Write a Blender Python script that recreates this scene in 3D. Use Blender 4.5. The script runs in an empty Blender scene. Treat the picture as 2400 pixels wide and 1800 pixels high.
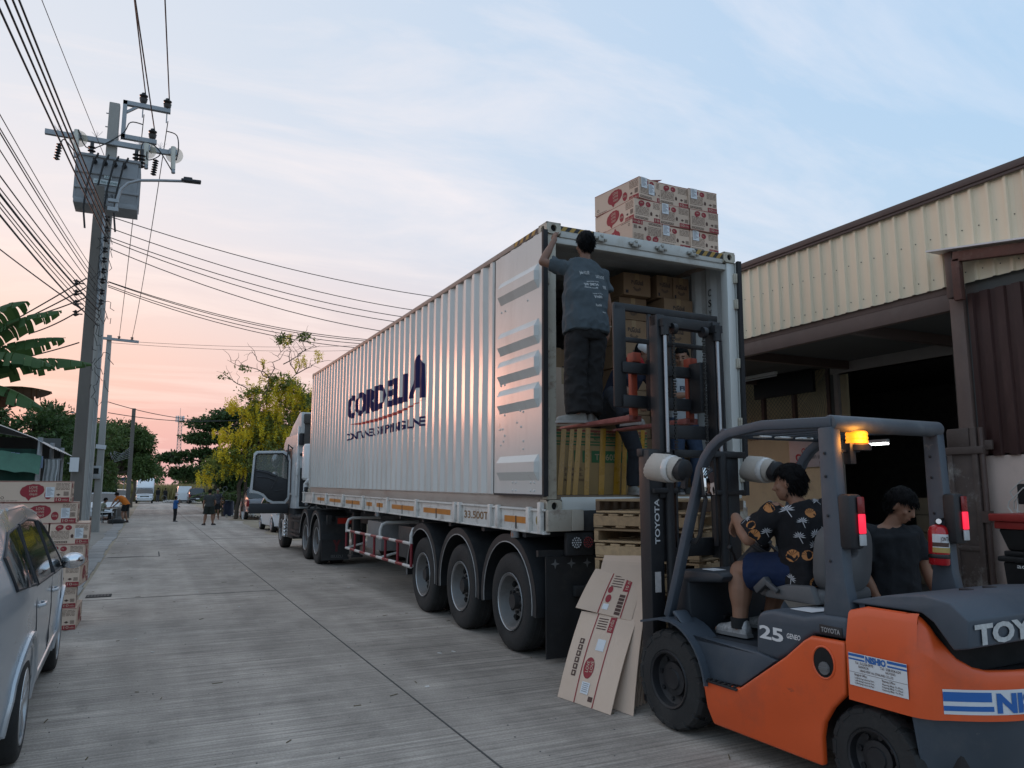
import bpy, bmesh, math, random
import numpy as np
from mathutils import Vector, Matrix, noise, Euler
R = math.radians
random.seed(7)
SC = bpy.context.scene
COL = SC.collection

# ------------------------------------------------------------------ camera
cam = bpy.data.cameras.new('camera')
cam.sensor_width = 36.0
cam.lens = 26.55
cam.clip_end = 2000
camo = bpy.data.objects.new('camera', cam)
COL.objects.link(camo)
camo.location = (0, 0, 1.647)
camo.rotation_euler = (R(90 + 7.93), 0, R(-25.5))
SC.camera = camo

# ------------------------------------------------------------------ sky
SUN_AZ = R(-21)      # sunset direction, measured from +Y towards +X
SUN_EL = R(3.0)
wd = bpy.data.worlds.new('World')
SC.world = wd
wd.use_nodes = True
nt = wd.node_tree
nt.nodes.clear()
def WN(t, **k):
    n = nt.nodes.new(t)
    for a, b in k.items(): setattr(n, a, b)
    return n
def WM(op, a, b=None, c=None, clamp=False):
    n = WN('ShaderNodeMath', operation=op, use_clamp=clamp)
    for i, x in enumerate((a, b, c)):
        if x is None: continue
        if isinstance(x, (int, float)): n.inputs[i].default_value = x
        else: nt.links.new(x, n.inputs[i])
    return n.outputs[0]
def WMIX(f, a, b, mode='MIX'):
    n = WN('ShaderNodeMix', data_type='RGBA', blend_type=mode)
    for i, x in ((0, f), (6, a), (7, b)):
        if isinstance(x, (int, float)): n.inputs[i].default_value = x
        elif isinstance(x, tuple): n.inputs[i].default_value = (*x, 1)
        else: nt.links.new(x, n.inputs[i])
    return n.outputs[2]
def s2l(*c):
    return tuple((x/255/12.92 if x/255 <= .04045 else ((x/255 + .055)/1.055)**2.4) for x in c)
def WRAMP(f, stops):
    n = WN('ShaderNodeValToRGB')
    n.color_ramp.interpolation = 'B_SPLINE'
    el = n.color_ramp.elements
    while len(el) < len(stops): el.new(.5)
    for e, (p, c) in zip(el, stops):
        e.position = p; e.color = (*s2l(*c), 1)
    nt.links.new(f, n.inputs[0])
    return n.outputs[0]
tc = WN('ShaderNodeTexCoord')
sep = WN('ShaderNodeSeparateXYZ')
nt.links.new(tc.outputs['Generated'], sep.inputs[0])
dx, dy, dz = sep.outputs
# cosine of the azimuth to the sunset (0 away ... 1 towards)
hl = WM('SQRT', WM('ADD', WM('MULTIPLY', dx, dx), WM('ADD', WM('MULTIPLY', dy, dy), 1e-5)))
ca = WM('DIVIDE', WM('ADD', WM('MULTIPLY', dx, math.sin(SUN_AZ)), WM('MULTIPLY', dy, math.cos(SUN_AZ))), hl)
caf = WM('MULTIPLY_ADD', ca, .5, .5, clamp=True)
el = WM('MAXIMUM', dz, 0.0)
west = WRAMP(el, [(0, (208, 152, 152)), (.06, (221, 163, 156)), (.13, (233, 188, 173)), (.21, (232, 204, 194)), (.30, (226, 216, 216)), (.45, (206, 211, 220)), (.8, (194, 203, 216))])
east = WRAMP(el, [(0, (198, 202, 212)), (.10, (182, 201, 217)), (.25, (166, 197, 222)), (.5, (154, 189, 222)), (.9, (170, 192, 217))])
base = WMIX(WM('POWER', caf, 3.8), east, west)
# thin evening cloud: streaks on a flat layer high above
den = WM('ADD', el, .16)
cmb = WN('ShaderNodeCombineXYZ')
nt.links.new(WM('DIVIDE', dx, den), cmb.inputs[0]); nt.links.new(WM('DIVIDE', dy, den), cmb.inputs[1])
mp = WN('ShaderNodeMapping'); mp.inputs['Rotation'].default_value = (0, 0, R(35)); mp.inputs['Scale'].default_value = (.55, 1.5, 1)
nt.links.new(cmb.outputs[0], mp.inputs[0])
nz = WN('ShaderNodeTexNoise'); nz.inputs['Scale'].default_value = 1.5; nz.inputs['Detail'].default_value = 9; nz.inputs['Roughness'].default_value = .62; nz.inputs['Distortion'].default_value = .5
nt.links.new(mp.outputs[0], nz.inputs[0])
cl = WN('ShaderNodeMapRange'); cl.inputs[1].default_value = .47; cl.inputs[2].default_value = .74
nt.links.new(nz.outputs[0], cl.inputs[0])
cloudc = WMIX(WM('POWER', caf, 2.5), s2l(214, 222, 236), s2l(252, 232, 222))
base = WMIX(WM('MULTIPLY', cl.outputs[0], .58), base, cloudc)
sky = WN('ShaderNodeTexSky', sky_type='NISHITA', sun_disc=False, sun_elevation=SUN_EL, sun_rotation=SUN_AZ, altitude=20, air_density=1.3, dust_density=3.0, ozone_density=1.5)
sk = WMIX(1.0, sky.outputs[0], (.012, .012, .012), 'MULTIPLY')
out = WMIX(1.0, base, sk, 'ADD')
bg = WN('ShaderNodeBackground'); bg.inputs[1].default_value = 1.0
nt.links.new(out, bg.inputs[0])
wo = WN('ShaderNodeOutputWorld')
nt.links.new(bg.outputs[0], wo.inputs[0])

# ------------------------------------------------------------------ last sunset light
sl = bpy.data.lights.new('sun', 'SUN')
sl.energy = 0.34
sl.angle = R(9)
sl.color = (1.0, .42, .27)
so = bpy.data.objects.new('sun', sl)
COL.objects.link(so)
sd = Vector((math.sin(SUN_AZ)*math.cos(R(5.5)), math.cos(SUN_AZ)*math.cos(R(5.5)), math.sin(R(5.5))))
so.rotation_euler = sd.to_track_quat('Z', 'Y').to_euler()
so.location = sd*60

vs = SC.view_settings
vs.view_transform = 'Standard'; vs.look = 'None'; vs.exposure = 0.27; vs.gamma = 1.0
try: vs.use_curve_mapping = False
except Exception: pass
SC.cycles.max_bounces = 5; SC.cycles.diffuse_bounces = 3; SC.cycles.glossy_bounces = 3
SC.cycles.transparent_max_bounces = 6
SC.cycles.use_denoising = True

# ------------------------------------------------------------------ materials
MATS = {}
def mat(name, col, rough=.6, metal=0., var=.12, scale=6., bump=.0, bscale=60., dirt=None, damt=.5, dscale=3., spec=.5, coat=0., stretch=(1, 1, 1), emit=None, estr=0., alpha=1., trans=0., sub=None, rvar=.12, crough=.1, orand=0., scuff=None):
    """procedural surface: colour varied by noise, patches of dirt, fine relief"""
    if name in MATS: return MATS[name]
    m = bpy.data.materials.new(name); m.use_nodes = True
    t = m.node_tree; t.nodes.clear()
    N = t.nodes.new; L = t.links.new
    o = N('ShaderNodeOutputMaterial'); b = N('ShaderNodeBsdfPrincipled')
    L(b.outputs[0], o.inputs[0])
    tcn = N('ShaderNodeTexCoord'); mpn = N('ShaderNodeMapping')
    L(tcn.outputs['Object'], mpn.inputs[0]); mpn.inputs['Scale'].default_value = stretch
    n1 = N('ShaderNodeTexNoise'); n1.inputs['Scale'].default_value = scale; n1.inputs['Detail'].default_value = 6; n1.inputs['Roughness'].default_value = .65
    L(mpn.outputs[0], n1.inputs[0])
    mr = N('ShaderNodeMapRange'); mr.inputs[1].default_value = .25; mr.inputs[2].default_value = .75; mr.inputs[3].default_value = 1 - var; mr.inputs[4].default_value = 1 + var
    L(n1.outputs[0], mr.inputs[0])
    mx = N('ShaderNodeMix'); mx.data_type = 'RGBA'; mx.blend_type = 'MULTIPLY'; mx.inputs[0].default_value = 1
    mx.inputs[6].default_value = (*col, 1)
    L(mr.outputs[0], mx.inputs[7])
    cout = mx.outputs[2]
    if dirt:
        n2 = N('ShaderNodeTexNoise'); n2.inputs['Scale'].default_value = dscale; n2.inputs['Detail'].default_value = 10; n2.inputs['Roughness'].default_value = .72
        L(mpn.outputs[0], n2.inputs[0])
        m2 = N('ShaderNodeMapRange'); m2.inputs[1].default_value = .52; m2.inputs[2].default_value = .72; m2.inputs[4].default_value = damt
        L(n2.outputs[0], m2.inputs[0])
        x2 = N('ShaderNodeMix'); x2.data_type = 'RGBA'; x2.inputs[7].default_value = (*dirt, 1)
        L(m2.outputs[0], x2.inputs[0]); L(cout, x2.inputs[6]); cout = x2.outputs[2]
    if scuff:
        sc_, sa_, ss_, sst = scuff
        mps = N('ShaderNodeMapping'); L(tcn.outputs['Object'], mps.inputs[0]); mps.inputs['Scale'].default_value = sst
        n5 = N('ShaderNodeTexNoise'); n5.inputs['Scale'].default_value = ss_; n5.inputs['Detail'].default_value = 8; n5.inputs['Roughness'].default_value = .8
        L(mps.outputs[0], n5.inputs[0])
        m5 = N('ShaderNodeMapRange'); m5.inputs[1].default_value = .64; m5.inputs[2].default_value = .70; m5.inputs[4].default_value = sa_
        L(n5.outputs[0], m5.inputs[0])
        x5 = N('ShaderNodeMix'); x5.data_type = 'RGBA'; x5.inputs[7].default_value = (*sc_, 1)
        L(m5.outputs[0], x5.inputs[0]); L(cout, x5.inputs[6]); cout = x5.outputs[2]
    if orand:
        oi = N('ShaderNodeObjectInfo'); m6 = N('ShaderNodeMapRange'); m6.inputs[3].default_value = 1-orand; m6.inputs[4].default_value = 1+orand*.5
        L(oi.outputs['Random'], m6.inputs[0]); x6 = N('ShaderNodeMix'); x6.data_type = 'RGBA'; x6.blend_type = 'MULTIPLY'; x6.inputs[0].default_value = 1
        L(cout, x6.inputs[6]); L(m6.outputs[0], x6.inputs[7]); cout = x6.outputs[2]
    L(cout, b.inputs['Base Color'])
    if rvar:
        m3 = N('ShaderNodeMapRange'); m3.inputs[1].default_value = .3; m3.inputs[2].default_value = .7
        m3.inputs[3].default_value = max(.02, rough - rvar*rough); m3.inputs[4].default_value = min(1, rough + rvar)
        L(n1.outputs[0], m3.inputs[0]); L(m3.outputs[0], b.inputs['Roughness'])
    else: b.inputs['Roughness'].default_value = rough
    b.inputs['Metallic'].default_value = metal
    b.inputs['Specular IOR Level'].default_value = spec
    b.inputs['Coat Weight'].default_value = coat
    b.inputs['Coat Roughness'].default_value = crough
    b.inputs['Alpha'].default_value = alpha
    b.inputs['Transmission Weight'].default_value = trans
    if emit: b.inputs['Emission Color'].default_value = (*emit, 1); b.inputs['Emission Strength'].default_value = estr
    if bump:
        n4 = N('ShaderNodeTexNoise'); n4.inputs['Scale'].default_value = bscale; n4.inputs['Detail'].default_value = 5
        L(mpn.outputs[0], n4.inputs[0])
        bp = N('ShaderNodeBump'); bp.inputs['Strength'].default_value = bump; bp.inputs['Distance'].default_value = .02
        L(n4.outputs[0], bp.inputs['Height']); L(bp.outputs[0], b.inputs['Normal'])
    MATS[name] = m
    return m

# ------------------------------------------------------------------ mesh builder
def rotm(r):
    if r is None: return Matrix.Identity(3)
    if isinstance(r, Matrix): return r.to_3x3()
    return Euler(r).to_matrix()
def frame(d, up=(0, 0, 1)):
    d = Vector(d).normalized(); up = Vector(up)
    if abs(d.dot(up.normalized())) > .98: up = Vector((0, 1, 0)) if abs(d.y) < .9 else Vector((1, 0, 0))
    x = d.cross(up).normalized(); z = x.cross(d).normalized()
    return x, d, z
class MB:
    def __init__(s): s.v = []; s.f = []; s.m = []
    def add(s, vs, fs, mi=0):
        n = len(s.v); s.v += [tuple(p) for p in vs]
        for f in fs: s.f.append(tuple(i + n for i in f)); s.m.append(mi)
        return s
    def box(s, c, d, rot=None, mi=0):
        M = rotm(rot); c = Vector(c); h = Vector(d)/2
        P = [c + M @ Vector((a*h.x, b*h.y, e*h.z)) for e in (-1, 1) for b in (-1, 1) for a in (-1, 1)]
        return s.add(P, [(0, 2, 3, 1), (4, 5, 7, 6), (0, 1, 5, 4), (2, 6, 7, 3), (0, 4, 6, 2), (1, 3, 7, 5)], mi)
    def bx(s, x0, x1, y0, y1, z0, z1, mi=0):
        return s.box(((x0+x1)/2, (y0+y1)/2, (z0+z1)/2), (abs(x1-x0), abs(y1-y0), abs(z1-z0)), None, mi)
    def bar(s, p, q, w, h, mi=0, up=(0, 0, 1)):
        p, q = Vector(p), Vector(q); x, y, z = frame(q-p, up)
        M = Matrix((x, y, z)).transposed()
        return s.box((p+q)/2, (w, (q-p).length, h), M, mi)
    def cyl(s, p, q, r, r2=None, n=12, mi=0, caps=True):
        p, q = Vector(p), Vector(q); r2 = r if r2 is None else r2
        x, y, z = frame(q-p)
        P = [c + (x*math.cos(2*math.pi*i/n) + z*math.sin(2*math.pi*i/n))*rr for c, rr in ((p, r), (q, r2)) for i in range(n)]
        F = [(i, n+i, n+(i+1) % n, (i+1) % n) for i in range(n)]
        if caps: F += [tuple(range(n)), tuple(range(2*n-1, n-1, -1))]
        return s.add(P, F, mi)
    def tube(s, pts, r, n=8, mi=0, caps=True):
        pts = [Vector(p) for p in pts]; k = len(pts)
        rs = r if isinstance(r, (list, tuple)) else [r]*k
        P = []; prev = None
        for i, p in enumerate(pts):
            d = (pts[min(i+1, k-1)] - pts[max(i-1, 0)]).normalized()
            if prev is None: x, _, z = frame(d)
            else:
                x = (prev - d*prev.dot(d)).normalized(); z = x.cross(d).normalized()
            prev = x
            P += [p + (x*math.cos(2*math.pi*j/n) + z*math.sin(2*math.pi*j/n))*rs[i] for j in range(n)]
        F = [(i*n+j, (i+1)*n+j, (i+1)*n+(j+1) % n, i*n+(j+1) % n) for i in range(k-1) for j in range(n)]
        if caps: F += [tuple(range(n)), tuple(range(k*n-1, (k-1)*n-1, -1))]
        return s.add(P, F, mi)
    def lathe(s, prof, o=(0, 0, 0), axis=(0, 0, 1), n=24, mi=0, caps=False, a0=0., a1=2*math.pi):
        """prof: list of (radius, height along axis)"""
        o = Vector(o); x, y, z = frame(axis)
        full = abs(a1-a0-2*math.pi) < 1e-4; m = n if full else n+1
        P = [o + y*h + (x*math.cos(a0+(a1-a0)*j/n) + z*math.sin(a0+(a1-a0)*j/n))*r for r, h in prof for j in range(m)]
        F = [(i*m+j, i*m+(j+1) % m, (i+1)*m+(j+1) % m, (i+1)*m+j) for i in range(len(prof)-1) for j in range(n)]
        if caps: F += [tuple(range(m-1, -1, -1)), tuple(range((len(prof)-1)*m, len(prof)*m))]
        return s.add(P, F, mi)
    def prism(s, poly, w0, w1, fn, mi=0):
        """closed outline (u,v) extruded w0..w1, fn(u,v,w)->xyz"""
        n = len(poly)
        P = [fn(u, v, w) for w in (w0, w1) for u, v in poly]
        F = [tuple(range(n)), tuple(range(2*n-1, n-1, -1))] + [(i, (i+1) % n, n+(i+1) % n, n+i) for i in range(n)]
        return s.add(P, F, mi)
    def loft(s, rings, mi=0, caps=True, closed=True):
        n = len(rings[0]); P = [p for r in rings for p in r]; F = []
        for i in range(len(rings)-1):
            for j in range(n if closed else n-1):
                F.append((i*n+j, i*n+(j+1) % n, (i+1)*n+(j+1) % n, (i+1)*n+j))
        if caps: F += [tuple(range(n-1, -1, -1)), tuple(range((len(rings)-1)*n, len(rings)*n))]
        return s.add(P, F, mi)
    def ell(s, c, r, rot=None, n=12, mi=0, k=8):
        M = rotm(rot); c = Vector(c); P = []; F = []
        for i in range(1, k):
            t = math.pi*i/k
            for j in range(n):
                a = 2*math.pi*j/n
                P.append(c + M @ Vector((r[0]*math.sin(t)*math.cos(a), r[1]*math.sin(t)*math.sin(a), r[2]*math.cos(t))))
        P += [c + M @ Vector((0, 0, r[2])), c - M @ Vector((0, 0, r[2]))]
        a, b = len(P)-2, len(P)-1
        for i in range(k-2):
            for j in range(n): F.append((i*n+j, (i+1)*n+j, (i+1)*n+(j+1) % n, i*n+(j+1) % n))
        for j in range(n): F.append((a, j, (j+1) % n)); F.append((b, (k-2)*n+(j+1) % n, (k-2)*n+j))
        return s.add(P, F, mi)
    def quad(s, a, b, c, d, mi=0): return s.add([a, b, c, d], [(0, 1, 2, 3)], mi)
    def mesh(s, name, mats, bevel=0., seg=2, ang=38, fix=True):
        me = bpy.data.meshes.new(name); me.from_pydata(s.v, [], s.f)
        for m in (mats if isinstance(mats, (list, tuple)) else [mats]): me.materials.append(m)
        me.polygons.foreach_set('material_index', s.m)
        if fix or bevel:
            bm = bmesh.new(); bm.from_mesh(me)
            if fix: bmesh.ops.recalc_face_normals(bm, faces=bm.faces)
            if bevel:
                ed = [e for e in bm.edges if len(e.link_faces) == 2 and e.calc_face_angle(0) > R(32)]
                bmesh.ops.bevel(bm, geom=ed, offset=bevel, segments=seg, affect='EDGES', clamp_overlap=True, profile=.5)
            bm.to_mesh(me); bm.free()
        me.polygons.foreach_set('use_smooth', [True]*len(me.polygons))
        me.set_sharp_from_angle(angle=R(ang))
        return me
    def build(s, name, mats, parent=None, bevel=0., seg=2, ang=38, fix=True, loc=None, rot=None):
        return obj(name, s.mesh(name, mats, bevel, seg, ang, fix), parent, loc, rot)
def obj(name, me, parent=None, loc=None, rot=None):
    o = bpy.data.objects.new(name, me); COL.objects.link(o)
    if parent is not None: o.parent = parent
    if loc is not None: o.location = loc
    if rot is not None: o.rotation_euler = rot
    return o
def tag(o, label=None, cat=None, group=None, kind=None):
    if label: o['label'] = label
    if cat: o['category'] = cat
    if group: o['group'] = group
    if kind: o['kind'] = kind
    return o
def thing(name, label, cat, loc=(0, 0, 0), rot=(0, 0, 0), group=None):
    return tag(obj(name, None, None, loc, rot), label, cat, group)
def copy_tree(o, parent=None, label=None, loc=None, rot=None):
    c = o.copy(); COL.objects.link(c); c.parent = parent
    if label: c['label'] = label
    if loc is not None: c.location = loc
    if rot is not None: c.rotation_euler = rot
    for ch in list(o.children): copy_tree(ch, c)
    return c
# flat lettering -------------------------------------------------------------
TCACHE = {}
def glyphs(txt, bold=0.):
    key = (txt, bold)
    if key in TCACHE: return TCACHE[key]
    cu = bpy.data.curves.new('t', 'FONT'); cu.body = txt; cu.resolution_u = 3; cu.offset = bold
    ob = bpy.data.objects.new('t', cu); COL.objects.link(ob)
    dg = bpy.context.evaluated_depsgraph_get()
    me = bpy.data.meshes.new_from_object(ob.evaluated_get(dg))
    V = [tuple(v.co) for v in me.vertices]; F = [tuple(p.vertices) for p in me.polygons]
    bpy.data.objects.remove(ob); bpy.data.curves.remove(cu); bpy.data.meshes.remove(me)
    if not V: V = [(0, 0, 0)]
    xs = [v[0] for v in V]; ys = [v[1] for v in V]
    TCACHE[key] = (V, F, min(xs), max(xs), min(0, min(ys)), max(ys))
    return TCACHE[key]
def text(mb, txt, o, right, up, h, w=None, mi=0, bold=.012, align='L', shear=0.):
    V, F, x0, x1, y0, y1 = glyphs(txt, bold)
    capy = max(.3, y1)
    sy = h/capy; sx = sy if w is None else w/max(1e-4, x1-x0)
    off = {'L': 0, 'C': -.5, 'R': -1}[align]*(x1-x0)*sx
    o, right, up = Vector(o), Vector(right).normalized(), Vector(up).normalized()
    mb.add([o + right*((v[0]-x0)*sx + off + shear*v[1]*sy) + up*(v[1]*sy) for v in V], F, mi)
def flat_panel(polys, step, fn, faces=None):
    """fill 2-D outlines (or take ready 2-D faces), cut them on a grid and map them by fn(u,v)->xyz; returns (verts, faces)"""
    bm = bmesh.new()
    if faces:
        V, F = faces
        vs = [bm.verts.new((a, b, 0)) for a, b in V]
        for f in F:
            try: bm.faces.new([vs[i] for i in f])
            except ValueError: pass
    for P in polys:
        vs = [bm.verts.new((a, b, 0)) for a, b in P]
        f = bm.faces.new(vs)
    bmesh.ops.triangulate(bm, faces=bm.faces[:])
    us = [v.co.x for v in bm.verts]; ws = [v.co.y for v in bm.verts]
    cu = step[0] if isinstance(step[0], (list, tuple)) else np.arange(min(us)+step[0], max(us), step[0])
    cv = step[1] if isinstance(step[1], (list, tuple)) else (np.arange(min(ws)+step[1], max(ws), step[1]) if step[1] else [])
    for c in cu: bmesh.ops.bisect_plane(bm, geom=bm.verts[:]+bm.edges[:]+bm.faces[:], plane_co=(c, 0, 0), plane_no=(1, 0, 0))
    for c in cv: bmesh.ops.bisect_plane(bm, geom=bm.verts[:]+bm.edges[:]+bm.faces[:], plane_co=(0, c, 0), plane_no=(0, 1, 0))
    bm.verts.index_update()
    V = [fn(v.co.x, v.co.y) for v in bm.verts]; F = [tuple(v.index for v in f.verts) for f in bm.faces]
    bm.free()
    return V, F
def remesh(mb, voxel, iters=4, fac=.5):
    me = bpy.data.meshes.new('r'); me.from_pydata(mb.v, [], mb.f)
    bm = bmesh.new(); bm.from_mesh(me); bmesh.ops.recalc_face_normals(bm, faces=bm.faces); bm.to_mesh(me); bm.free()
    ob = bpy.data.objects.new('r', me); COL.objects.link(ob)
    a = ob.modifiers.new('r', 'REMESH'); a.mode = 'VOXEL'; a.voxel_size = voxel
    b = ob.modifiers.new('s', 'SMOOTH'); b.iterations = iters; b.factor = fac
    res = bpy.data.meshes.new_from_object(ob.evaluated_get(bpy.context.evaluated_depsgraph_get()))
    bpy.data.objects.remove(ob); bpy.data.meshes.remove(me)
    res.polygons.foreach_set('use_smooth', [True]*len(res.polygons))
    return res
def arc(cx, cy, r, a0, a1, n=12, ry=None):
    ry = r if ry is None else ry
    return [(cx + r*math.cos(R(a0+(a1-a0)*i/n)), cy + ry*math.sin(R(a0+(a1-a0)*i/n))) for i in range(n+1)]
# ------------------------------------------------------------------ ground
def road_mat():
    m = bpy.data.materials.new('brushed_concrete'); m.use_nodes = True
    t = m.node_tree; N = t.nodes.new; L = t.links.new
    b = t.nodes['Principled BSDF']
    tcn = N('ShaderNodeTexCoord')
    def nz(sc, detail=6, rough=.6, scale=1., dist=0., rz=0.):
        mp_ = N('ShaderNodeMapping'); mp_.inputs['Scale'].default_value = sc; mp_.inputs['Rotation'].default_value = (0, 0, rz); L(tcn.outputs['Object'], mp_.inputs[0])
        n = N('ShaderNodeTexNoise'); n.inputs['Scale'].default_value = scale; n.inputs['Detail'].default_value = detail; n.inputs['Roughness'].default_value = rough; n.inputs['Distortion'].default_value = dist
        L(mp_.outputs[0], n.inputs[0]); return n.outputs[0]
    def mr(x, a, b_, c, d):
        n = N('ShaderNodeMapRange'); 
        for i, q in enumerate((a, b_, c, d)): n.inputs[i+1].default_value = q
        L(x, n.inputs[0]); return n.outputs[0]
    def mul(a, c):
        n = N('ShaderNodeMath'); n.operation = 'MULTIPLY'; L(a, n.inputs[0]); L(c, n.inputs[1]); return n.outputs[0]
    tine = nz((.5, 26, 1), 3, .55, 1., .1)
    tine2 = nz((1.4, 70, 1), 2, .5, 1.)
    big = nz((.35, .22, 1), 5, .6, 1., .3)
    mid = nz((1.5, 1.1, 1), 8, .7, 1.2)
    fine = nz((60, 60, 60), 3, .6)
    wheel = nz((1.6, .05, 1), 4, .5, 1.)
    k = mul(mul(mr(tine, .3, .7, .70, 1.22), mr(tine2, .3, .7, .80, 1.15)), mul(mr(big, .3, .7, .70, 1.16), mul(mr(mid, .3, .72, 1.18, .72), mr(fine, .2, .8, .74, 1.22))))
    k = mul(k, mr(wheel, .35, .7, .80, 1.10))
    cr = N('ShaderNodeMix'); cr.data_type = 'RGBA'; cr.blend_type = 'MULTIPLY'; cr.inputs[0].default_value = 1
    cr.inputs[6].default_value = (.47, .41, .352, 1); L(k, cr.inputs[7]); 
    # oil drips and dark blots
    blot = nz((1.1, .8, 1), 9, .75, 1.7)
    bm_ = mr(blot, .59, .70, 0, .6)
    c2 = N('ShaderNodeMix'); c2.data_type = 'RGBA'; c2.inputs[7].default_value = (.13, .115, .10, 1); L(bm_, c2.inputs[0]); L(cr.outputs[2], c2.inputs[6])
    sand = nz((.5, .25, 1), 8, .7, 1.)
    sm = mr(sand, .56, .75, 0, .45)
    c3 = N('ShaderNodeMix'); c3.data_type = 'RGBA'; c3.inputs[7].default_value = (.50, .44, .37, 1); L(sm, c3.inputs[0]); L(c2.outputs[2], c3.inputs[6])
    L(c3.outputs[2], b.inputs['Base Color'])
    b.inputs['Roughness'].default_value = .88; b.inputs['Specular IOR Level'].default_value = .35
    ad = N('ShaderNodeMath'); ad.operation = 'MULTIPLY_ADD'; L(tine2, ad.inputs[0]); ad.inputs[1].default_value = .7; L(tine, ad.inputs[2])
    a2 = N('ShaderNodeMath'); a2.operation = 'MULTIPLY_ADD'; L(fine, a2.inputs[0]); a2.inputs[1].default_value = .45; L(ad.outputs[0], a2.inputs[2])
    bp = N('ShaderNodeBump'); bp.inputs['Strength'].default_value = .8; bp.inputs['Distance'].default_value = .012
    L(a2.outputs[0], bp.inputs['Height']); L(bp.outputs[0], b.inputs['Normal'])
    return m
M_ROAD = road_mat()
M_SOIL = mat('dry_soil', (.30, .25, .18), .95, var=.35, scale=.6, bump=.4, bscale=9, dirt=(.10, .11, .05), damt=.8, dscale=.25)
M_PAVE = mat('old_pavement', (.26, .24, .21), .92, var=.3, scale=1.2, bump=.35, bscale=25, dirt=(.08, .075, .065), damt=.7, dscale=1.2)
M_SEAL = mat('joint_sealant', (.075, .07, .066), .9, var=.3)
M_CONC = mat('weathered_concrete', (.30, .29, .275), .9, orand=.2, var=.2, scale=4, bump=.25, bscale=30, dirt=(.13, .125, .115), damt=.7, dscale=2.2)
def sheet(name, x0, x1, y0, y1, z, m, n=(1, 1), parent=None, jag=0.):
    mb = MB()
    nx, ny = n
    P = []
    for j in range(ny+1):
        for i in range(nx+1):
            x = x0+(x1-x0)*i/nx; y = y0+(y1-y0)*j/ny
            if jag and i in (0, nx): x += jag*(noise.noise((y*.35, i*7.1, z)))
            P.append((x, y, z))
    mb.add(P, [(j*(nx+1)+i, j*(nx+1)+i+1, (j+1)*(nx+1)+i+1, (j+1)*(nx+1)+i) for j in range(ny) for i in range(nx)])
    return mb.build(name, m, parent)
tag(sheet('ground', -600, 600, -300, 900, -.012, M_SOIL), 'dry soil beyond the street', kind='structure')
road = tag(sheet('road', -.86, 4.75, -8, 118, 0, M_ROAD, (1, 60)), 'grey brushed concrete street with a long joint', kind='structure')
apron = tag(sheet('forecourt', 4.75, 14, -8, 26, -.001, M_ROAD), 'concrete apron in front of the warehouse', kind='structure')
tag(sheet('verge', 4.3, 9, 25.5, 105, .004, M_SOIL, (1, 80), None, .9), 'sandy verge along the right of the street', kind='structure')
tag(sheet('pavement', -9, -1.32, -8, 60, -.003, M_PAVE), 'dirty pavement left of the drain', kind='structure')
mb = MB(); mb.bx(2.0-.006, 2.0+.006, -8, 110, .001, .0045); mb.build('joint', M_SEAL, road)
mb = MB(); mb.bx(-.86, 4.75, 27.5, 27.52, .001, .004); mb.build('joint', M_SEAL, road)
mb = MB(); mb.bx(-.86, 2, 13.2, 13.215, .001, .004); mb.build('joint', M_SEAL, road)
mb = MB(); mb.bx(-.86, .35, 21.0, 21.05, .001, .0045); mb.box((-.4, 21.2, .003), (.8, .05, .003), (0, 0, .2)); mb.bx(.33, .36, 21.0, 22.6, .001, .004); mb.build('crack', M_SEAL, road)
mb = MB(); mb.box((-.3, 29.6, .003), (1.2, .06, .003), (0, 0, .12)); mb.box((-1.0, 29.3, .004), (.7, .05, .003), (0, 0, -.4)); mb.build('crack', M_SEAL, road)
# drain covers
dr = tag(obj('drain_strip', None), 'line of concrete drain covers along the street edge', kind='structure')
cm = MB(); cm.bx(-.205, .205, -.485, .485, -.05, .004); cme = cm.mesh('cover', M_CONC, .012)
for k in range(44):
    o = obj('cover', cme, dr, (-1.09 - .004*k*random.random(), 3.5+k*1.0, .004*random.random()), (0, 0, random.uniform(-.012, .012)))
mb = MB(); mb.bx(-.05, .30, 0, .34, 0, .006, 0)
for i in range(7): mb.bx(-.03+.045*i, -.005+.045*i, .03, .31, .006, .011, 1)
tag(mb.build('drain_grate', [mat('grate_hole', (.02, .02, .02), .9), mat('cast_iron', (.07, .068, .065), .6, .6, var=.3)], None, loc=(-.72, 13.5, .002)), 'small iron drain grate in the street edge beside the cartons', 'grate')
# scattered grit and scraps
mb = MB(); rr = random.Random(3)
for i in range(650):
    x = rr.uniform(-.9, 4.2); y = 3.2 + 30*rr.random()**1.7; s = rr.uniform(.002, .008)
    if rr.random() < .04: mb.box((x, y, .004), (rr.uniform(.02, .05), rr.uniform(.02, .04), .003), (rr.uniform(-.1, .1), rr.uniform(-.1, .1), rr.uniform(0, 3)), 1)
    elif rr.random() < .12: mb.box((x, y, .004), (rr.uniform(.03, .09), .006, .004), (0, 0, rr.uniform(0, 3)), 2)
    else: mb.box((x, y, s*.3), (s, s*rr.uniform(.6, 1.5), s*.7), (0, 0, rr.uniform(0, 3)), 0)
tag(mb.build('litter', [mat('grit', (.16, .15, .14), .95), mat('paper_scrap', (.6, .58, .55), .8), mat('dry_leaf', (.13, .10, .05), .9)]), 'grit, dry leaves and scraps of paper on the street', 'litter', kind='stuff')

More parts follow.
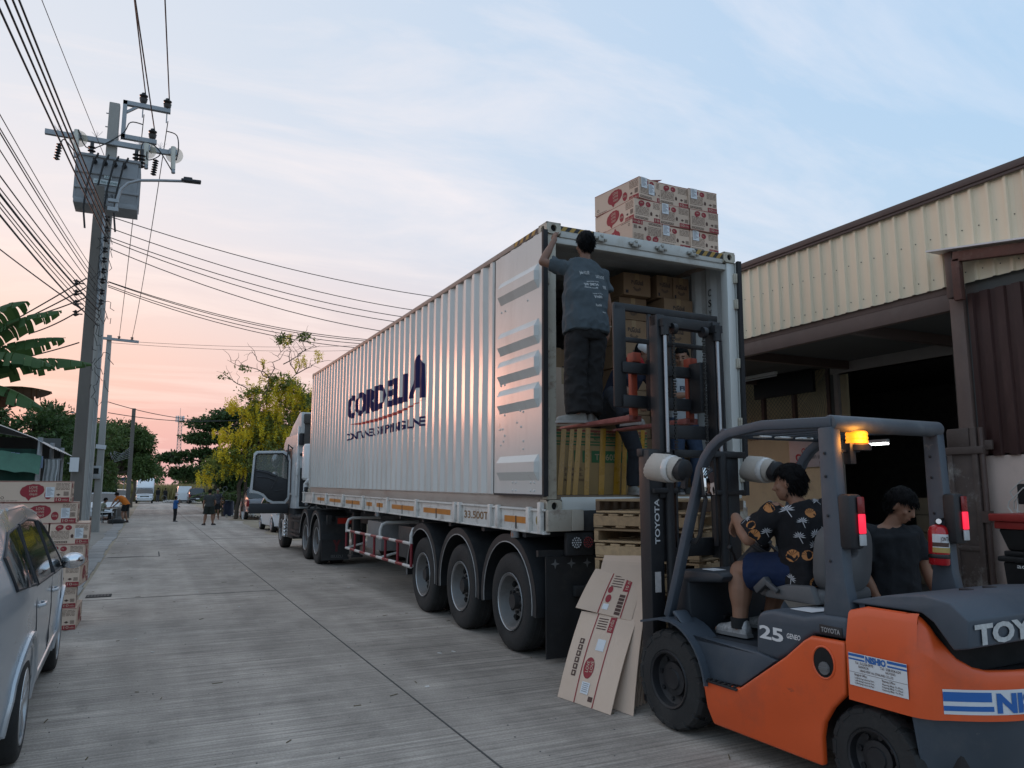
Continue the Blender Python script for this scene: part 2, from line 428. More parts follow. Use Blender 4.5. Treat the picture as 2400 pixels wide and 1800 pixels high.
# ------------------------------------------------------------------ warehouse on the right
M_BEIGE = mat('beige_sheet_metal', (.76, .655, .475), .42, .0, var=.05, scale=2, dirt=(.60, .49, .33), damt=.5, dscale=1.6, stretch=(1, 1, .3), coat=.15, orand=.08, scuff=((.30, .24, .17), .5, 5, (1, 1, .12)))
M_BROWN = mat('brown_paint', (.085, .055, .046), .5, var=.2, scale=3, dirt=(.13, .09, .075), damt=.5, dscale=2)
M_BROWN2 = mat('brown_column_paint', (.13, .085, .07), .6, var=.18, scale=3, dirt=(.20, .15, .12), damt=.4, dscale=2.5)
M_REDBR = mat('maroon_sheet_metal', (.045, .017, .014), .45, var=.3, scale=1.5, dirt=(.10, .05, .04), damt=.6, dscale=2, stretch=(1, 1, .3))
M_RUST = mat('rusty_steel', (.10, .045, .034), .75, var=.4, scale=5, dirt=(.22, .16, .13), damt=.6, dscale=4, bump=.2)
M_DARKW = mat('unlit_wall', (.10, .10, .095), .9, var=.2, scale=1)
M_YEL = mat('pale_yellow_wall', (.74, .64, .42), .8, var=.10, scale=1.4, dirt=(.33, .28, .19), damt=.5, dscale=1.4)
M_PINK = mat('pink_plaster', (.62, .48, .41), .85, var=.1, scale=2, dirt=(.33, .25, .21), damt=.5, dscale=1.3, bump=.1)
M_HDR = mat('grey_header', (.30, .27, .25), .7, var=.1)
M_BLACK = mat('black_plastic', (.012, .012, .013), .45, var=.3)
M_WHITE = mat('white_paint', (.68, .68, .66), .5, var=.08, dirt=(.40, .38, .34), damt=.5, dscale=3)
wh = thing('warehouse', 'beige metal warehouse with brown trim and dark open bay', 'building', (8, 0, 0))
# cladding sheet: 0.76 m wide with four ribs, lapped
def clad_profile(w=.76, ribs=4):
    pts = [(0., 0.)]; p = w/ribs
    for i in range(ribs):
        c = p*(i+.5)
        pts += [(c-.030, 0), (c-.014, -.026), (c+.014, -.026), (c+.030, 0)]
        pts += [(c+p*.28, 0.002)]
    pts.append((w+.012, -.004)); return pts
mb = MB(); pf = clad_profile()
zs = (3.9, 4.3, 4.65, 4.96)
P = [(x, y, z) for z in zs for y, x in pf]; n = len(pf)
mb.add(P, [(i*n+j, i*n+j+1, (i+1)*n+j+1, (i+1)*n+j) for i in range(len(zs)-1) for j in range(n-1)])
scr = []
for k in range(4):
    for z in (4.02, 4.5): mb.ell((-.004, .19*k+.03, z), (.006, .007, .007), None, 6, 1, 4)
cme = mb.mesh('cladding_sheet', [M_BEIGE, mat('screw_head', (.05, .045, .04), .5)], fix=False, ang=25)
for k in range(42): obj('cladding_sheet', cme, wh, (random.uniform(-.003, .003), 1.5+.76*k, random.uniform(-.006, .006)))
mb = MB(); mb.bx(-.07, .6, .5, 33.5, 4.965, 5.045); mb.bx(-.055, -.03, .5, 33.5, 4.93, 4.965); mb.build('roof_trim', M_BROWN, wh, .006)
mb = MB()
mb.add([(.0, .5, 5.04), (0, 33.5, 5.04), (9, 33.5, 6.3), (9, .5, 6.3)], [(0, 1, 2, 3)]); mb.build('roof', M_BROWN, wh)
mb = MB(); mb.bx(.03, .12, 5.3, 33.4, 3.64, 3.83); mb.bx(.03, .08, 5.3, 33.4, 3.83, 4.90); mb.build('beam', M_BROWN2, wh, .006)
mb = MB(); mb.bx(.0, .16, 5.20, 5.36, 0, 3.76); mb.build('column', M_BROWN2, wh, .008)
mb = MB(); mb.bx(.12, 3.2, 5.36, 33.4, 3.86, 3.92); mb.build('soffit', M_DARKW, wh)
for yy in (7.0, 9.2, 11.4): MB().bx(.12, 3.0, yy, yy+.1, 3.72, 3.86).build('soffit_joist', M_BROWN, wh)
# recessed facade
mb = MB(); mb.bx(3.0, 3.12, 9.72, 16, 0, 2.62); mb.build('lower_wall', M_YEL, wh)
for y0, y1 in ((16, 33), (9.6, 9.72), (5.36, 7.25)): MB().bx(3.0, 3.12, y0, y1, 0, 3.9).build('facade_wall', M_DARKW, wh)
mb = MB(); mb.bx(2.93, 3.1, 7.25, 9.6, 3.68, 3.9); mb.bx(2.9, 3.1, 7.25, 9.62, 3.68, 4.12); mb.build('shutter_header', M_HDR, wh, .01)
mb = MB(); text(mb, '30', (2.885, 9.42, 3.83), (0, -1, 0), (0, 0, 1), .13, mi=0); mb.build('number', M_BLACK, wh)
for yy in (9.5, 7.25): MB().bx(2.94, 3.0, yy, yy+.09, 0, 3.68).build('shutter_rail', M_HDR, wh)
# wire mesh above the yellow wall
mb = MB()
for i in range(70):
    y0 = 9.75+i*.09
    for sgn in (1, -1):
        a = Vector((3.05, y0, 2.62)); b = Vector((3.05, y0+sgn*1.25, 3.87))
        if sgn < 0: a.y += .0; b.y = max(b.y, 9.75)
        mb.bar(a, b, .004, .004)
mb.build('wire_mesh', mat('dull_wire', (.22, .21, .16), .6, .3), wh)
mb = MB(); mb.bx(3.4, 3.45, 9.7, 16, 2.6, 3.9); mb.build('inner_wall', M_YEL, wh)
for yy in (9.72, 10.55, 11.35, 12.2): MB().bx(2.97, 3.05, yy, yy+.07, 2.62, 3.86).build('mullion', M_BROWN, wh)
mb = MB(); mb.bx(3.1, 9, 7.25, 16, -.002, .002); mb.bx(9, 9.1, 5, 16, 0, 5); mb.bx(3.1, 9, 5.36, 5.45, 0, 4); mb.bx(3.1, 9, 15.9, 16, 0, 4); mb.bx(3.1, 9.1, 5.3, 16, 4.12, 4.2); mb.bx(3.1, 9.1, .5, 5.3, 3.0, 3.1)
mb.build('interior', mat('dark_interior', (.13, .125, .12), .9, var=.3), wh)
# right-hand maroon wall over pink plaster
mb = MB(); zs = (2.0, 2.9, 3.78)
pf = []
y = 5.16
while y > 1.0:
    pf += [(y, 0), (y-.05, 0), (y-.065, .03), (y-.12, .03), (y-.135, 0)]; y -= .17
n = len(pf)
mb.add([(x+.02, yy, z) for z in zs for yy, x in pf], [(i*n+j, i*n+j+1, (i+1)*n+j+1, (i+1)*n+j) for i in range(2) for j in range(n-1)])
mb.build('corrugated_wall', M_REDBR, wh, ang=20)
mb = MB(); mb.bx(.05, .18, .6, 5.2, 0, 2.03); mb.build('plaster_wall', M_PINK, wh, .01)
mb = MB(); mb.bx(.06, .12, .6, 5.2, 2.03, 4.0); mb.build('backing', M_DARKW, wh)
mb = MB(); mb.bx(-.07, -.02, 5.13, 5.47, .12, 2.28); mb.bx(-.09, -.02, 5.13, 5.19, .05, 2.3); mb.bx(-.09, -.02, 5.41, 5.47, .05, 2.1); mb.bx(-.1, 0, 5.06, 5.5, 2.02, 2.10); mb.bx(-.085, -.02, 5.14, 5.46, 1.0, 1.05)
mb.box((-.05, 5.33, 2.2), (.07, .24, .2)); mb.bx(-.06, -.03, 4.98, 5.1, 2.06, 2.16); mb.build('gate_leaf', mat('chipped_brown_gate', (.085, .06, .05), .6, var=.25, dirt=(.5, .48, .44), damt=.75, dscale=1.6), wh, .006)
mb = MB(); mb.cyl((-.06, 5.09, .05), (-.06, 5.09, 2.3), .028); mb.bx(-.1, -.02, 5.05, 5.13, 1.3, 1.42); mb.build('gate_post', M_BROWN, wh)
# little awning above the maroon wall
mb = MB(); P = [(x, y, 4.31-(5.42-y)*.155+dz+.01*(x+.25)) for dz in (0, -.018) for x, y in ((-.25, 5.42), (.02, 5.42), (.02, 1.2), (-.25, 1.2))]
mb.add(P, [(0, 1, 2, 3), (7, 6, 5, 4), (0, 4, 5, 1), (1, 5, 6, 2), (2, 6, 7, 3), (3, 7, 4, 0)]); mb.build('awning_sheet', mat('grey_white_sheet', (.62, .62, .62), .4, .2, var=.1), wh)
mb = MB(); mb.bar((-.16, 5.15, 4.17), (-.16, 1.2, 3.56), .08, .11); mb.build('awning_beam', M_RUST, wh, .005)
mb = MB(); mb.bx(-.13, -.03, 5.20, 5.29, 3.74, 4.26); mb.build('awning_post', M_BROWN, wh, .005)
mb = MB(); mb.bx(-.2, -.13, 5.08, 5.17, 3.68, 4.14); mb.build('awning_post', M_RUST, wh, .005)

# stock faintly visible in the bay
rr = random.Random(8)
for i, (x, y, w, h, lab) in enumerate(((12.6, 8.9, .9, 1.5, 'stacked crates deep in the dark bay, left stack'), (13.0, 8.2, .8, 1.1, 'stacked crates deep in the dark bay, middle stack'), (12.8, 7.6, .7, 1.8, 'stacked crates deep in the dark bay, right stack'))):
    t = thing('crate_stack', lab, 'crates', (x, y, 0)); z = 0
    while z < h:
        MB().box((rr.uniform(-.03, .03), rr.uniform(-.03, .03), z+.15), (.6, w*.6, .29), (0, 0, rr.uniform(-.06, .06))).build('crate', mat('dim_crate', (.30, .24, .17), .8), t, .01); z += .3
# sign, lamps, bins
t = thing('shop_sign', 'white sign with red rabbit mark on the pale yellow wall', 'sign', (10.96, 10.25, 2.05))
mb = MB(); mb.bx(-.03, 0, -.6, .45, 0, .5); mb.build('board', mat('sign_white', (.55, .55, .58), .5, var=.05), t, .004)
mb = MB(); text(mb, 'aBit T', (-.033, -.02, .33), (0, -1, 0), (0, 0, 1), .11, .5, 0); text(mb, 'บริษัท แอร์บิท', (-.033, 0, .15), (0, -1, 0), (0, 0, 1), .08, .46, 1); mb.bx(-.034, -.032, -.5, 0, .285, .292, 1); text(mb, 'จำกัด', (-.033, -.25, .05), (0, -1, 0), (0, 0, 1), .06, .2, 1)
mb.build('lettering', [mat('dark_ink', (.03, .03, .035), .6, var=.05), mat('grey_ink', (.10, .10, .11), .6, var=.05)], t)
mb = MB()
for (cy, cz, rx, rz, ro) in ((.2, .16, .11, .075, .6), (.1, .3, .05, .05, 0), (.28, .06, .04, .04, 0)):
    q = [(cy+math.cos(a)*rx*math.cos(ro)-math.sin(a)*rz*math.sin(ro), cz+math.cos(a)*rx*math.sin(ro)+math.sin(a)*rz*math.cos(ro)) for a in np.linspace(0, 2*math.pi, 18, endpoint=False)]
    qi = [(cy+(a-cy)*.62, cz+(b-cz)*.62) for a, b in q]
    mb.add([(-.033, a, b) for a, b in q+qi], [(i, (i+1) % 18, 18+(i+1) % 18, 18+i) for i in range(18)])
mb.build('emblem', mat('sign_red', (.45, .03, .05), .5, var=.05), t)
for i, (p, q, lit, lab) in enumerate((((10.8, 9.05, 2.38), (10.8, 8.45, 2.38), 1, 'lit fluorescent tube seen through the forklift cab'), ((10.2, 11.9, 3.7), (10.2, 10.2, 3.7), 0, 'unlit fluorescent tube under the warehouse soffit'))):
    t = thing('fluorescent_lamp', lab, 'lamp', p)
    q = Vector(q)-Vector(p)
    mb = MB(); mb.bar((0, 0, .05), q+Vector((0, 0, .05)), .07, .05); mb.bar((0, 0, .08), (0, 0, .16 if i == 0 else .16), .02, .02); mb.build('fitting', M_WHITE, t, .005)
    mb = MB(); mb.cyl((0, 0, 0), q, .014, None, 10)
    mb.build('tube', mat('lit_tube', (.9, .9, .9), .4, emit=(.95, 1, 1), estr=9.) if lit else mat('unlit_tube', (.6, .62, .62), .3), t)
t = thing('wall_screen', 'black screen hanging in the warehouse window above the yellow wall', 'screen', (10.9, 0, 0))
mb = MB(); mb.bx(-.03, .05, 10.0, 11.5, 3.42, 3.84); mb.build('panel', M_BLACK, t, .01)
mb = MB(); mb.bx(.05, .12, 10.6, 10.9, 3.5, 3.9); mb.build('bracket', M_BLACK, t)
t = thing('wheelie_bin', 'black wheelie bin against the pink wall at the picture edge', 'bin', (7.52, 4.30, 0))
mb = MB(); mb.loft([[(-.22, -.24, .1), (.22, -.24, .1), (.22, .20, .1), (-.22, .20, .1)], [(-.28, -.3, .98), (.28, -.3, .98), (.28, .24, .98), (-.28, .24, .98)]]); mb.build('bin_body', M_BLACK, t, .02)
mb = MB(); mb.bx(-.31, .31, -.33, .27, .98, 1.03); mb.bx(-.27, .27, -.29, .23, 1.03, 1.08); mb.build('lid', M_BLACK, t, .015)
for s in (-.2, .2): MB().cyl((s-.03, .24, .1), (s+.03, .24, .1), .1, None, 16).build('wheel', M_BLACK, t)
mb = MB(); text(mb, 'aok', (-.295, .1, .93), (0, -1, 0), (0, 0, 1), .04, .14); mb.build('scrawl', M_WHITE, t)
t = thing('red_tub', 'red plastic tub on top of the black bin', 'tub', (7.5, 4.27, 1.08))
mb = MB(); mb.loft([[(-.24, -.26, 0), (.24, -.26, 0), (.24, .22, 0), (-.24, .22, 0)], [(-.29, -.31, .2), (.29, -.31, .2), (.29, .27, .2), (-.29, .27, .2)]]); mb.build('tub_body', M_BLACK, t, .02)
mb = MB(); mb.bx(-.31, .31, -.33, .29, .2, .27); mb.bx(-.34, .34, -.36, .32, .27, .34); mb.build('rim', mat('red_plastic', (.30, .03, .025), .4), t, .012)
t = thing('wire_coil', 'loose white cable hanging on the pink wall', 'cable', (7.9, 4.55, 1.6))
mb = MB(); pts = []
for i in range(60):
    a = i*.42; pts.append((-.12-.05*math.sin(i*.3), .16*math.cos(a)*(1+.3*math.sin(i)), -.05+.18*math.sin(a)*(1+.2*math.cos(i*1.7))-.002*i))
mb.tube(pts, .006, 5); mb.build('cable_loop', mat('white_cable', (.55, .54, .5), .5), t)
mb = MB(); mb.bx(-.16, 0, -.14, .1, -.1, .1); mb.build('wall_box', M_BLACK, t, .01)
# ------------------------------------------------------------------ shipping container
M_CONT = mat('container_paint', (.60, .605, .575), .30, .0, var=.06, scale=1.2, dirt=(.36, .36, .33), damt=.5, dscale=1.1, stretch=(1, 1, .28), spec=.6, rvar=.06, coat=.38, crough=.17, scuff=((.20, .12, .08), .7, 3.2, (1, 1, .5)))
M_CONTIN = mat('container_inner_paint', (.50, .51, .50), .55, var=.1, scale=2, dirt=(.25, .24, .22), damt=.6, dscale=2)
M_RAIL = mat('dusty_rail_paint', (.34, .29, .25), .55, var=.14, scale=2, dirt=(.20, .13, .09), damt=.6, dscale=2.2, stretch=(1, .4, 1))
M_TOPR = mat('rust_streaked_rail', (.36, .27, .22), .6, var=.2, scale=3, dirt=(.16, .075, .045), damt=.8, dscale=4)
M_POST = mat('cream_post_paint', (.46, .42, .34), .55, var=.15, scale=5, dirt=(.15, .07, .04), damt=.85, dscale=7)
M_GASK = mat('rubber_gasket', (.018, .018, .02), .7, var=.3)
M_NAVY = mat('navy_print', (.010, .011, .075), .6, var=.15, spec=.2)
M_REDP = mat('red_print', (.33, .012, .02), .4, var=.15)
M_YELS = mat('hazard_yellow', (.42, .25, .05), .6, var=.25, dirt=(.12, .08, .05), damt=.6, dscale=8)
M_BLKS = mat('hazard_black', (.02, .02, .02), .6, var=.2, dirt=(.16, .14, .12), damt=.5, dscale=8)
M_HOLE = mat('hole_dark', (.006, .006, .006), .9)
CW, CL, CH = 2.438, 12.192, 2.896
ct = thing('shipping_container', 'long grey corrugated shipping container with open rear doors on the trailer', 'container', (3.476, 6.496, 1.43), (R(.547), 0, 0))
PIT = .278
def corr(b):
    """depth of the side corrugation at distance b from the rear"""
    u = ((b-.10) % PIT)
    if u < .070: return .040
    if u < .138: return .040 - .036*(u-.070)/.068
    if u < .210: return .004
    return .004 + .036*(u-.210)/.068
BREAKS = sorted(.10+k*PIT+o for k in range(44) for o in (0, .070, .138, .210))
BREAKS = [b for b in BREAKS if .10 <= b < CL-.1] + [CL-.1]
def corr_wall(name, a0, sgn, m, extra=0.):
    mb = MB(); zs = [.155, .9, 1.7, 2.3, 2.84]; P = []
    for z in zs:
        for b in BREAKS:
            dent = .006*noise.noise((b*.9, z*1.3, a0)) + (.010*max(0, noise.noise((b*2.1, z*2.0, 5+a0))-.25))
            P.append((a0+sgn*(corr(b)+dent), b, z))
    n = len(BREAKS)
    mb.add(P, [(i*n+j, i*n+j+1, (i+1)*n+j+1, (i+1)*n+j) for i in range(len(zs)-1) for j in range(n-1)])
    return mb.build(name, m, ct, fix=False, ang=20)
corr_wall('side_wall', 0, 1, M_CONT)
corr_wall('side_wall', CW, -1, M_CONTIN)
mb = MB(); mb.bx(.02, .07, .1, CL-.1, 0.0, .155); mb.bx(.012, .03, .1, CL-.1, .14, .158); mb.build('bottom_rail', M_RAIL, ct, .004)
mb = MB(); mb.bx(CW-.07, CW-.02, .1, CL-.1, 0.0, .155); mb.build('bottom_rail', M_RAIL, ct)
mb = MB(); mb.bx(-.002, .06, .17, CL-.17, 2.836, CH-.003); mb.build('top_rail', M_TOPR, ct, .004)
mb = MB(); mb.bx(CW-.06, CW+.002, .17, CL-.17, 2.836, CH-.003); mb.build('top_rail', M_TOPR, ct)
mb = MB(); pts = []
nb = 58
for i in range(nb+1): pts.append((.17+(CL-.34)*i/nb, 2.868+(.02 if i % 2 else 0)))
for x0 in (.05,):
    P = [(x, b, z) for x in (.05, CW-.05) for b, z in pts]; n = len(pts)
    mb.add(P, [(j, j+1, n+j+1, n+j) for j in range(n-1)])
mb.build('roof', M_CONTIN, ct, fix=False, ang=10)
mb = MB(); mb.bx(.07, CW-.07, .02, CL-.1, .12, .155); mb.build('floor', mat('plywood_floor', (.18, .13, .085), .8, var=.25, scale=4, stretch=(1, .2, 1)), ct)
mb = MB(); mb.bx(.05, CW-.05, CL-.09, CL-.04, .02, CH-.03); mb.build('front_wall', M_CONT, ct)
for a in (0, CW-.11):
    mb = MB(); mb.bx(a+.001, a+.111, CL-.12, CL-.004, .118, CH-.118); mb.build('corner_post', M_CONT, ct, .006)
    mb = MB(); mb.bx(a+.002, a+.110, .012, .12, .118, CH-.118); mb.build('corner_post', M_POST if a == 0 else M_CONT, ct, .006)
mb = MB(); mb.bx(.16, CW-.16, .015, .10, 2.765, CH-.012); mb.bx(.11, CW-.11, .03, .1, 2.70, 2.765); mb.build('header', mat('header_paint', (.50, .50, .47), .5, var=.1, scale=3, dirt=(.30, .24, .18), damt=.5, dscale=5), ct, .006)
mb = MB(); mb.bx(.16, CW-.16, .012, .10, 0.005, .14); mb.build('sill', M_CONT, ct, .006)
def casting(mb, o, d, sx, sy):
    """corner casting: steel block with oval holes in the end and side faces"""
    o = Vector(o)
    def face(c, u, v, hu, hv, nrm):
        n = 16; out = []; inn = []
        for i in range(n):
            a = 2*math.pi*(i+.5)/n; ca_, sa_ = math.cos(a), math.sin(a)
            k = 1/max(abs(ca_), abs(sa_)); out.append(c+u*(ca_*k*hu)+v*(sa_*k*hv))
            inn.append(c+u*(ca_*hu*.42)+v*(sa_*hv*.62))
        deep = [p-nrm*.03 for p in inn]
        mb.add(out+inn+deep, [(i, (i+1) % n, n+(i+1) % n, n+i) for i in range(n)], 0)
        mb.add(inn+deep, [(i, (i+1) % n, n+(i+1) % n, n+i) for i in range(n)], 0)
        mb.add(deep, [tuple(range(n))], 1)
    c = o+Vector(d)/2
    X, Y, Z = Vector((1, 0, 0)), Vector((0, 1, 0)), Vector((0, 0, 1))
    face(c+X*(sx*d[0]/2), Y, Z, d[1]/2, d[2]/2, X*sx)
    face(c+Y*(sy*d[1]/2), X, Z, d[0]/2, d[2]/2, Y*sy)
    mb.quad(c+Vector((-d[0]/2, -d[1]/2, d[2]/2)), c+Vector((d[0]/2, -d[1]/2, d[2]/2)), c+Vector((d[0]/2, d[1]/2, d[2]/2)), c+Vector((-d[0]/2, d[1]/2, d[2]/2)))
    mb.quad(c+Vector((-d[0]/2, -d[1]/2, -d[2]/2)), c+Vector((d[0]/2, -d[1]/2, -d[2]/2)), c+Vector((d[0]/2, d[1]/2, -d[2]/2)), c+Vector((-d[0]/2, d[1]/2, -d[2]/2)))
    mb.quad(c+Vector((-sx*d[0]/2, -d[1]/2, -d[2]/2)), c+Vector((-sx*d[0]/2, d[1]/2, -d[2]/2)), c+Vector((-sx*d[0]/2, d[1]/2, d[2]/2)), c+Vector((-sx*d[0]/2, -d[1]/2, d[2]/2)))
    mb.quad(c+Vector((-d[0]/2, -sy*d[1]/2, -d[2]/2)), c+Vector((d[0]/2, -sy*d[1]/2, -d[2]/2)), c+Vector((d[0]/2, -sy*d[1]/2, d[2]/2)), c+Vector((-d[0]/2, -sy*d[1]/2, d[2]/2)))
for ai, a in ((0, -.004), (1, CW-.158)):
    for bi, b in ((0, -.004), (1, CL-.174)):
        for z in (-.004, CH-.114):
            mb = MB(); casting(mb, (a, b, z), (.162, .178, .118), 1 if ai else -1, 1 if bi else -1)
            mb.build('corner_casting', [M_POST if z > 1 or ai == 0 else M_RAIL, M_HOLE], ct, 0)
# hazard stripes on the header and along the top side rail
def stripes(name, o, u, v, w, h, n, par=ct):
    mb = MB(); o, u, v = Vector(o), Vector(u), Vector(v)
    st = w/n
    for i in range(-1, n+1):
        a0, a1 = i*st, (i+1)*st; q = [(a0, 0), (a1, 0), (a1+h*.8, h), (a0+h*.8, h)]
        q = [(min(max(x, 0), w), y) for x, y in q]
        if abs(q[1][0]-q[0][0])+abs(q[2][0]-q[3][0]) < 1e-4: continue
        mb.add([o+u*x+v*y for x, y in q], [(0, 1, 2, 3)], i % 2)
    mb.build(name, [M_YELS, M_BLKS], par, fix=False)
stripes('hazard_stripes', (.165, .0125, 2.83), (1, 0, 0), (0, 0, 1), .40, .05, 8)
stripes('hazard_stripes', (CW-.56, .0125, 2.815), (1, 0, 0), (0, 0, 1), .40, .064, 8)
stripes('hazard_stripes', (-.0045, .76, 2.843), (0, -1, 0), (0, 0, 1), .56, .046, 8)
for a in (.63, 1.06, 1.40, 1.83):
    mb = MB(); mb.box((a, -.005, 2.80), (.07, .045, .05), (0, .1, .15)); mb.box((a-.05, -.003, 2.815), (.035, .035, .03)); mb.box((a+.055, -.005, 2.80), (.03, .05, .028), (.3, 0, 0)); mb.box((a+.01, -.02, 2.835), (.03, .03, .03))
    mb.build('cam_keeper', mat('worn_steel', (.35, .34, .31), .45, .7, var=.3), ct, .004)
# company name painted over the corrugation
def paint(txt, b_left, b_right, z0, h, m, name='lettering', bold=.03, right=1, polys=None, shear=0.):
    """letters run from far (b_left) to near (b_right)"""
    if polys is None:
        V, F, x0, x1, y0, y1 = glyphs(txt, bold)
        s = (b_left-b_right)/(x1-x0); sz = h/y1
        V2 = [(b_left-(v[0]-x0)*s, z0+v[1]*sz) for v in V]
        vs, fs = flat_panel([], (BREAKS, 0), lambda u, v: (corr(u)-.003, u, v), faces=(V2, F))
    else:
        vs, fs = flat_panel(polys, (BREAKS, 0), lambda u, v: (corr(u)-.003, u, v))
    mb = MB(); mb.add(vs, fs); return mb.build(name, m, ct, fix=False, ang=15)
paint('CORDELI', 8.45, 4.62, 1.53, .42, M_NAVY, bold=.045)
paint('', 0, 0, 0, 0, M_NAVY, polys=[[(4.45, 1.53), (4.25, 1.53), (4.12, 1.66), (3.98, 1.66), (3.93, 1.49), (3.78, 1.49), (3.80, 1.98), (4.08, 2.16), (4.18, 2.08)]])
paint('', 0, 0, 0, 0, M_REDP, polys=[[(8.3, 1.40), (7.4, 1.335), (6.2, 1.315), (4.9, 1.35), (3.75, 1.46), (4.5, 1.415), (5.2, 1.39), (6.2, 1.37), (7.4, 1.375)]], name='swoosh')
paint('CONTAINER SHIPPING LINE', 8.5, 3.75, 1.085, .135, M_NAVY, bold=.03)
mb = MB()
for i, ch in enumerate('CSYU'): text(mb, ch, (CW-.062, .40, 2.47-.125*i), (0, -1, 0), (0, 0, 1), .085, .055)
mb.build('lettering', M_BLACK, ct)
# doors swung right round against the sides
def door(x0, out, b0, b1):
    """visible skin with pressed horizontal ribs; out = -1 left, +1 right"""
    dz = [(.16, 0), (.33, 0), (.345, 1), (.375, 1), (.39, 0)]
    dz = [(.165, 0)]
    for c in (.43, 1.15, 1.47, 1.79, 2.36):
        dz += [(c-.13, 0), (c-.045, 1), (c+.055, 1), (c+.125, 0)]
    dz += [(2.79, 0)]
    bs = [(b0, 0), (b0+.10, 0), (b0+.125, 1), (b1-.155, 1), (b1-.13, 0), (b1, 0)]
    mb = MB(); P = []
    for z, d in dz:
        for b, e in bs: P.append((x0+out*(.03+.045*d*e), b, z))
    n = len(bs)
    mb.add(P, [(i*n+j, i*n+j+1, (i+1)*n+j+1, (i+1)*n+j) for i in range(len(dz)-1) for j in range(n-1)])
    mb.bx(x0, x0+out*.029, b0, b1, .165, 2.79)
    o = mb.build('door', M_CONT, ct, fix=False, ang=12)
    g = MB(); g.bx(x0-.002*out, x0+out*.05, b0-.035, b0, .15, 2.80); g.bx(x0, x0+out*.034, b0, b1, .145, .165); g.bx(x0, x0+out*.034, b1, b1+.012, .16, 2.79); g.build('gasket', M_GASK, o)
    g = MB(); rr = random.Random(4)
    for (bb, zz) in ((.2, .2), (.2, .28), (.28, .2), (.28, .28), (.62, .2), (.7, .2), (.62, .28), (.7, .28), (.95, .85), (1.02, .85), (.9, 1.0), (1.0, .68), (.85, 1.06), (.9, .78), (.93, .72), (.6, .9), (.45, 1.0), (.45, .7), (.45, .62), (.3, 1.35), (.36, 1.35), (.9, 1.33), (1.0, 1.33), (.9, 2.15), (1.0, 2.15), (.35, 2.15), (.5, .85), (.52, 1.02)):
        g.ell((x0+out*.032, b0+bb, zz), (.008, .012, .012), None, 8, 0, 5)
    g.build('bolts', M_CONT, o)
    return o
dl = door(-.012, -1, -.005, 1.165)
dr_ = door(CW+.012, 1, -.005, 1.165)
for z in (.35, .95, 1.62, 2.3, 2.6):
    for a, s in ((-.02, 1), (CW-.02, 1)):
        mb = MB(); mb.box((a+.02, .0, z), (.05, .03, .11)); mb.cyl((a+.02, -.018, z-.055), (a+.02, -.018, z+.055), .014, None, 8)
        mb.build('hinge', M_POST, ct, .004)
for z in (.6, 1.9):
    mb = MB(); mb.cyl((CW+.09, .04, .2), (CW+.09, .04, 2.75), .016, None, 8); mb.build('lock_rod', M_GASK, ct); break

# ------------------------------------------------------------------ semi-trailer
M_TRW = mat('trailer_white', (.62, .60, .56), .5, var=.12, scale=4, scuff=((.05, .035, .03), .9, 7, (1, 1, 1)), dirt=(.14, .10, .07), damt=.75, dscale=5)
M_BOL = mat('rust_chipped_cream', (.42, .375, .31), .6, var=.15, scale=5, dirt=(.12, .06, .04), damt=.85, dscale=6, scuff=((.05, .03, .02), .9, 9, (1, 1, 1)))
M_CHAS = mat('chassis_black', (.022, .022, .023), .6, var=.3, scale=5, dirt=(.06, .055, .05), damt=.6, dscale=3)
M_FEND = mat('black_fender', (.020, .021, .023), .45, var=.25, scale=3, dirt=(.06, .057, .054), damt=.5, dscale=2.5)
M_TYRE = mat('tyre_rubber', (.020, .020, .020), .8, var=.25, scale=8, bump=.2, bscale=50, dirt=(.06, .056, .052), damt=.5, dscale=4)
M_RIM = mat('steel_rim', (.17, .165, .16), .5, .35, var=.2, scale=5, dirt=(.08, .07, .06), damt=.7, dscale=5)
M_ORNG = mat('orange_reflector', (.50, .19, .03), .35, var=.15, scale=12)
M_TAIL = mat('tail_red', (.22, .01, .012), .25, var=.1)
M_LENS = mat('grey_lens', (.42, .42, .42), .25, var=.2)
M_BEAM = mat('trailer_beam', (.03, .03, .032), .6, var=.3)
tr = thing('semi_trailer', 'three-axle flat semi-trailer with dirty white side rail under the container', 'trailer', (3.476, 6.496, 0))
tz = lambda b: .0095*b
def rail_poly(a0, a1, b0, b1, z0, z1, mb, mi=0):
    P = [(a, b, z+tz(b)) for b in (b0, b1) for a, z in ((a0, z0), (a1, z0), (a1, z1), (a0, z1))]
    mb.add(P, [(0, 1, 2, 3), (7, 6, 5, 4), (0, 4, 5, 1), (1, 5, 6, 2), (2, 6, 7, 3), (3, 7, 4, 0)], mi)
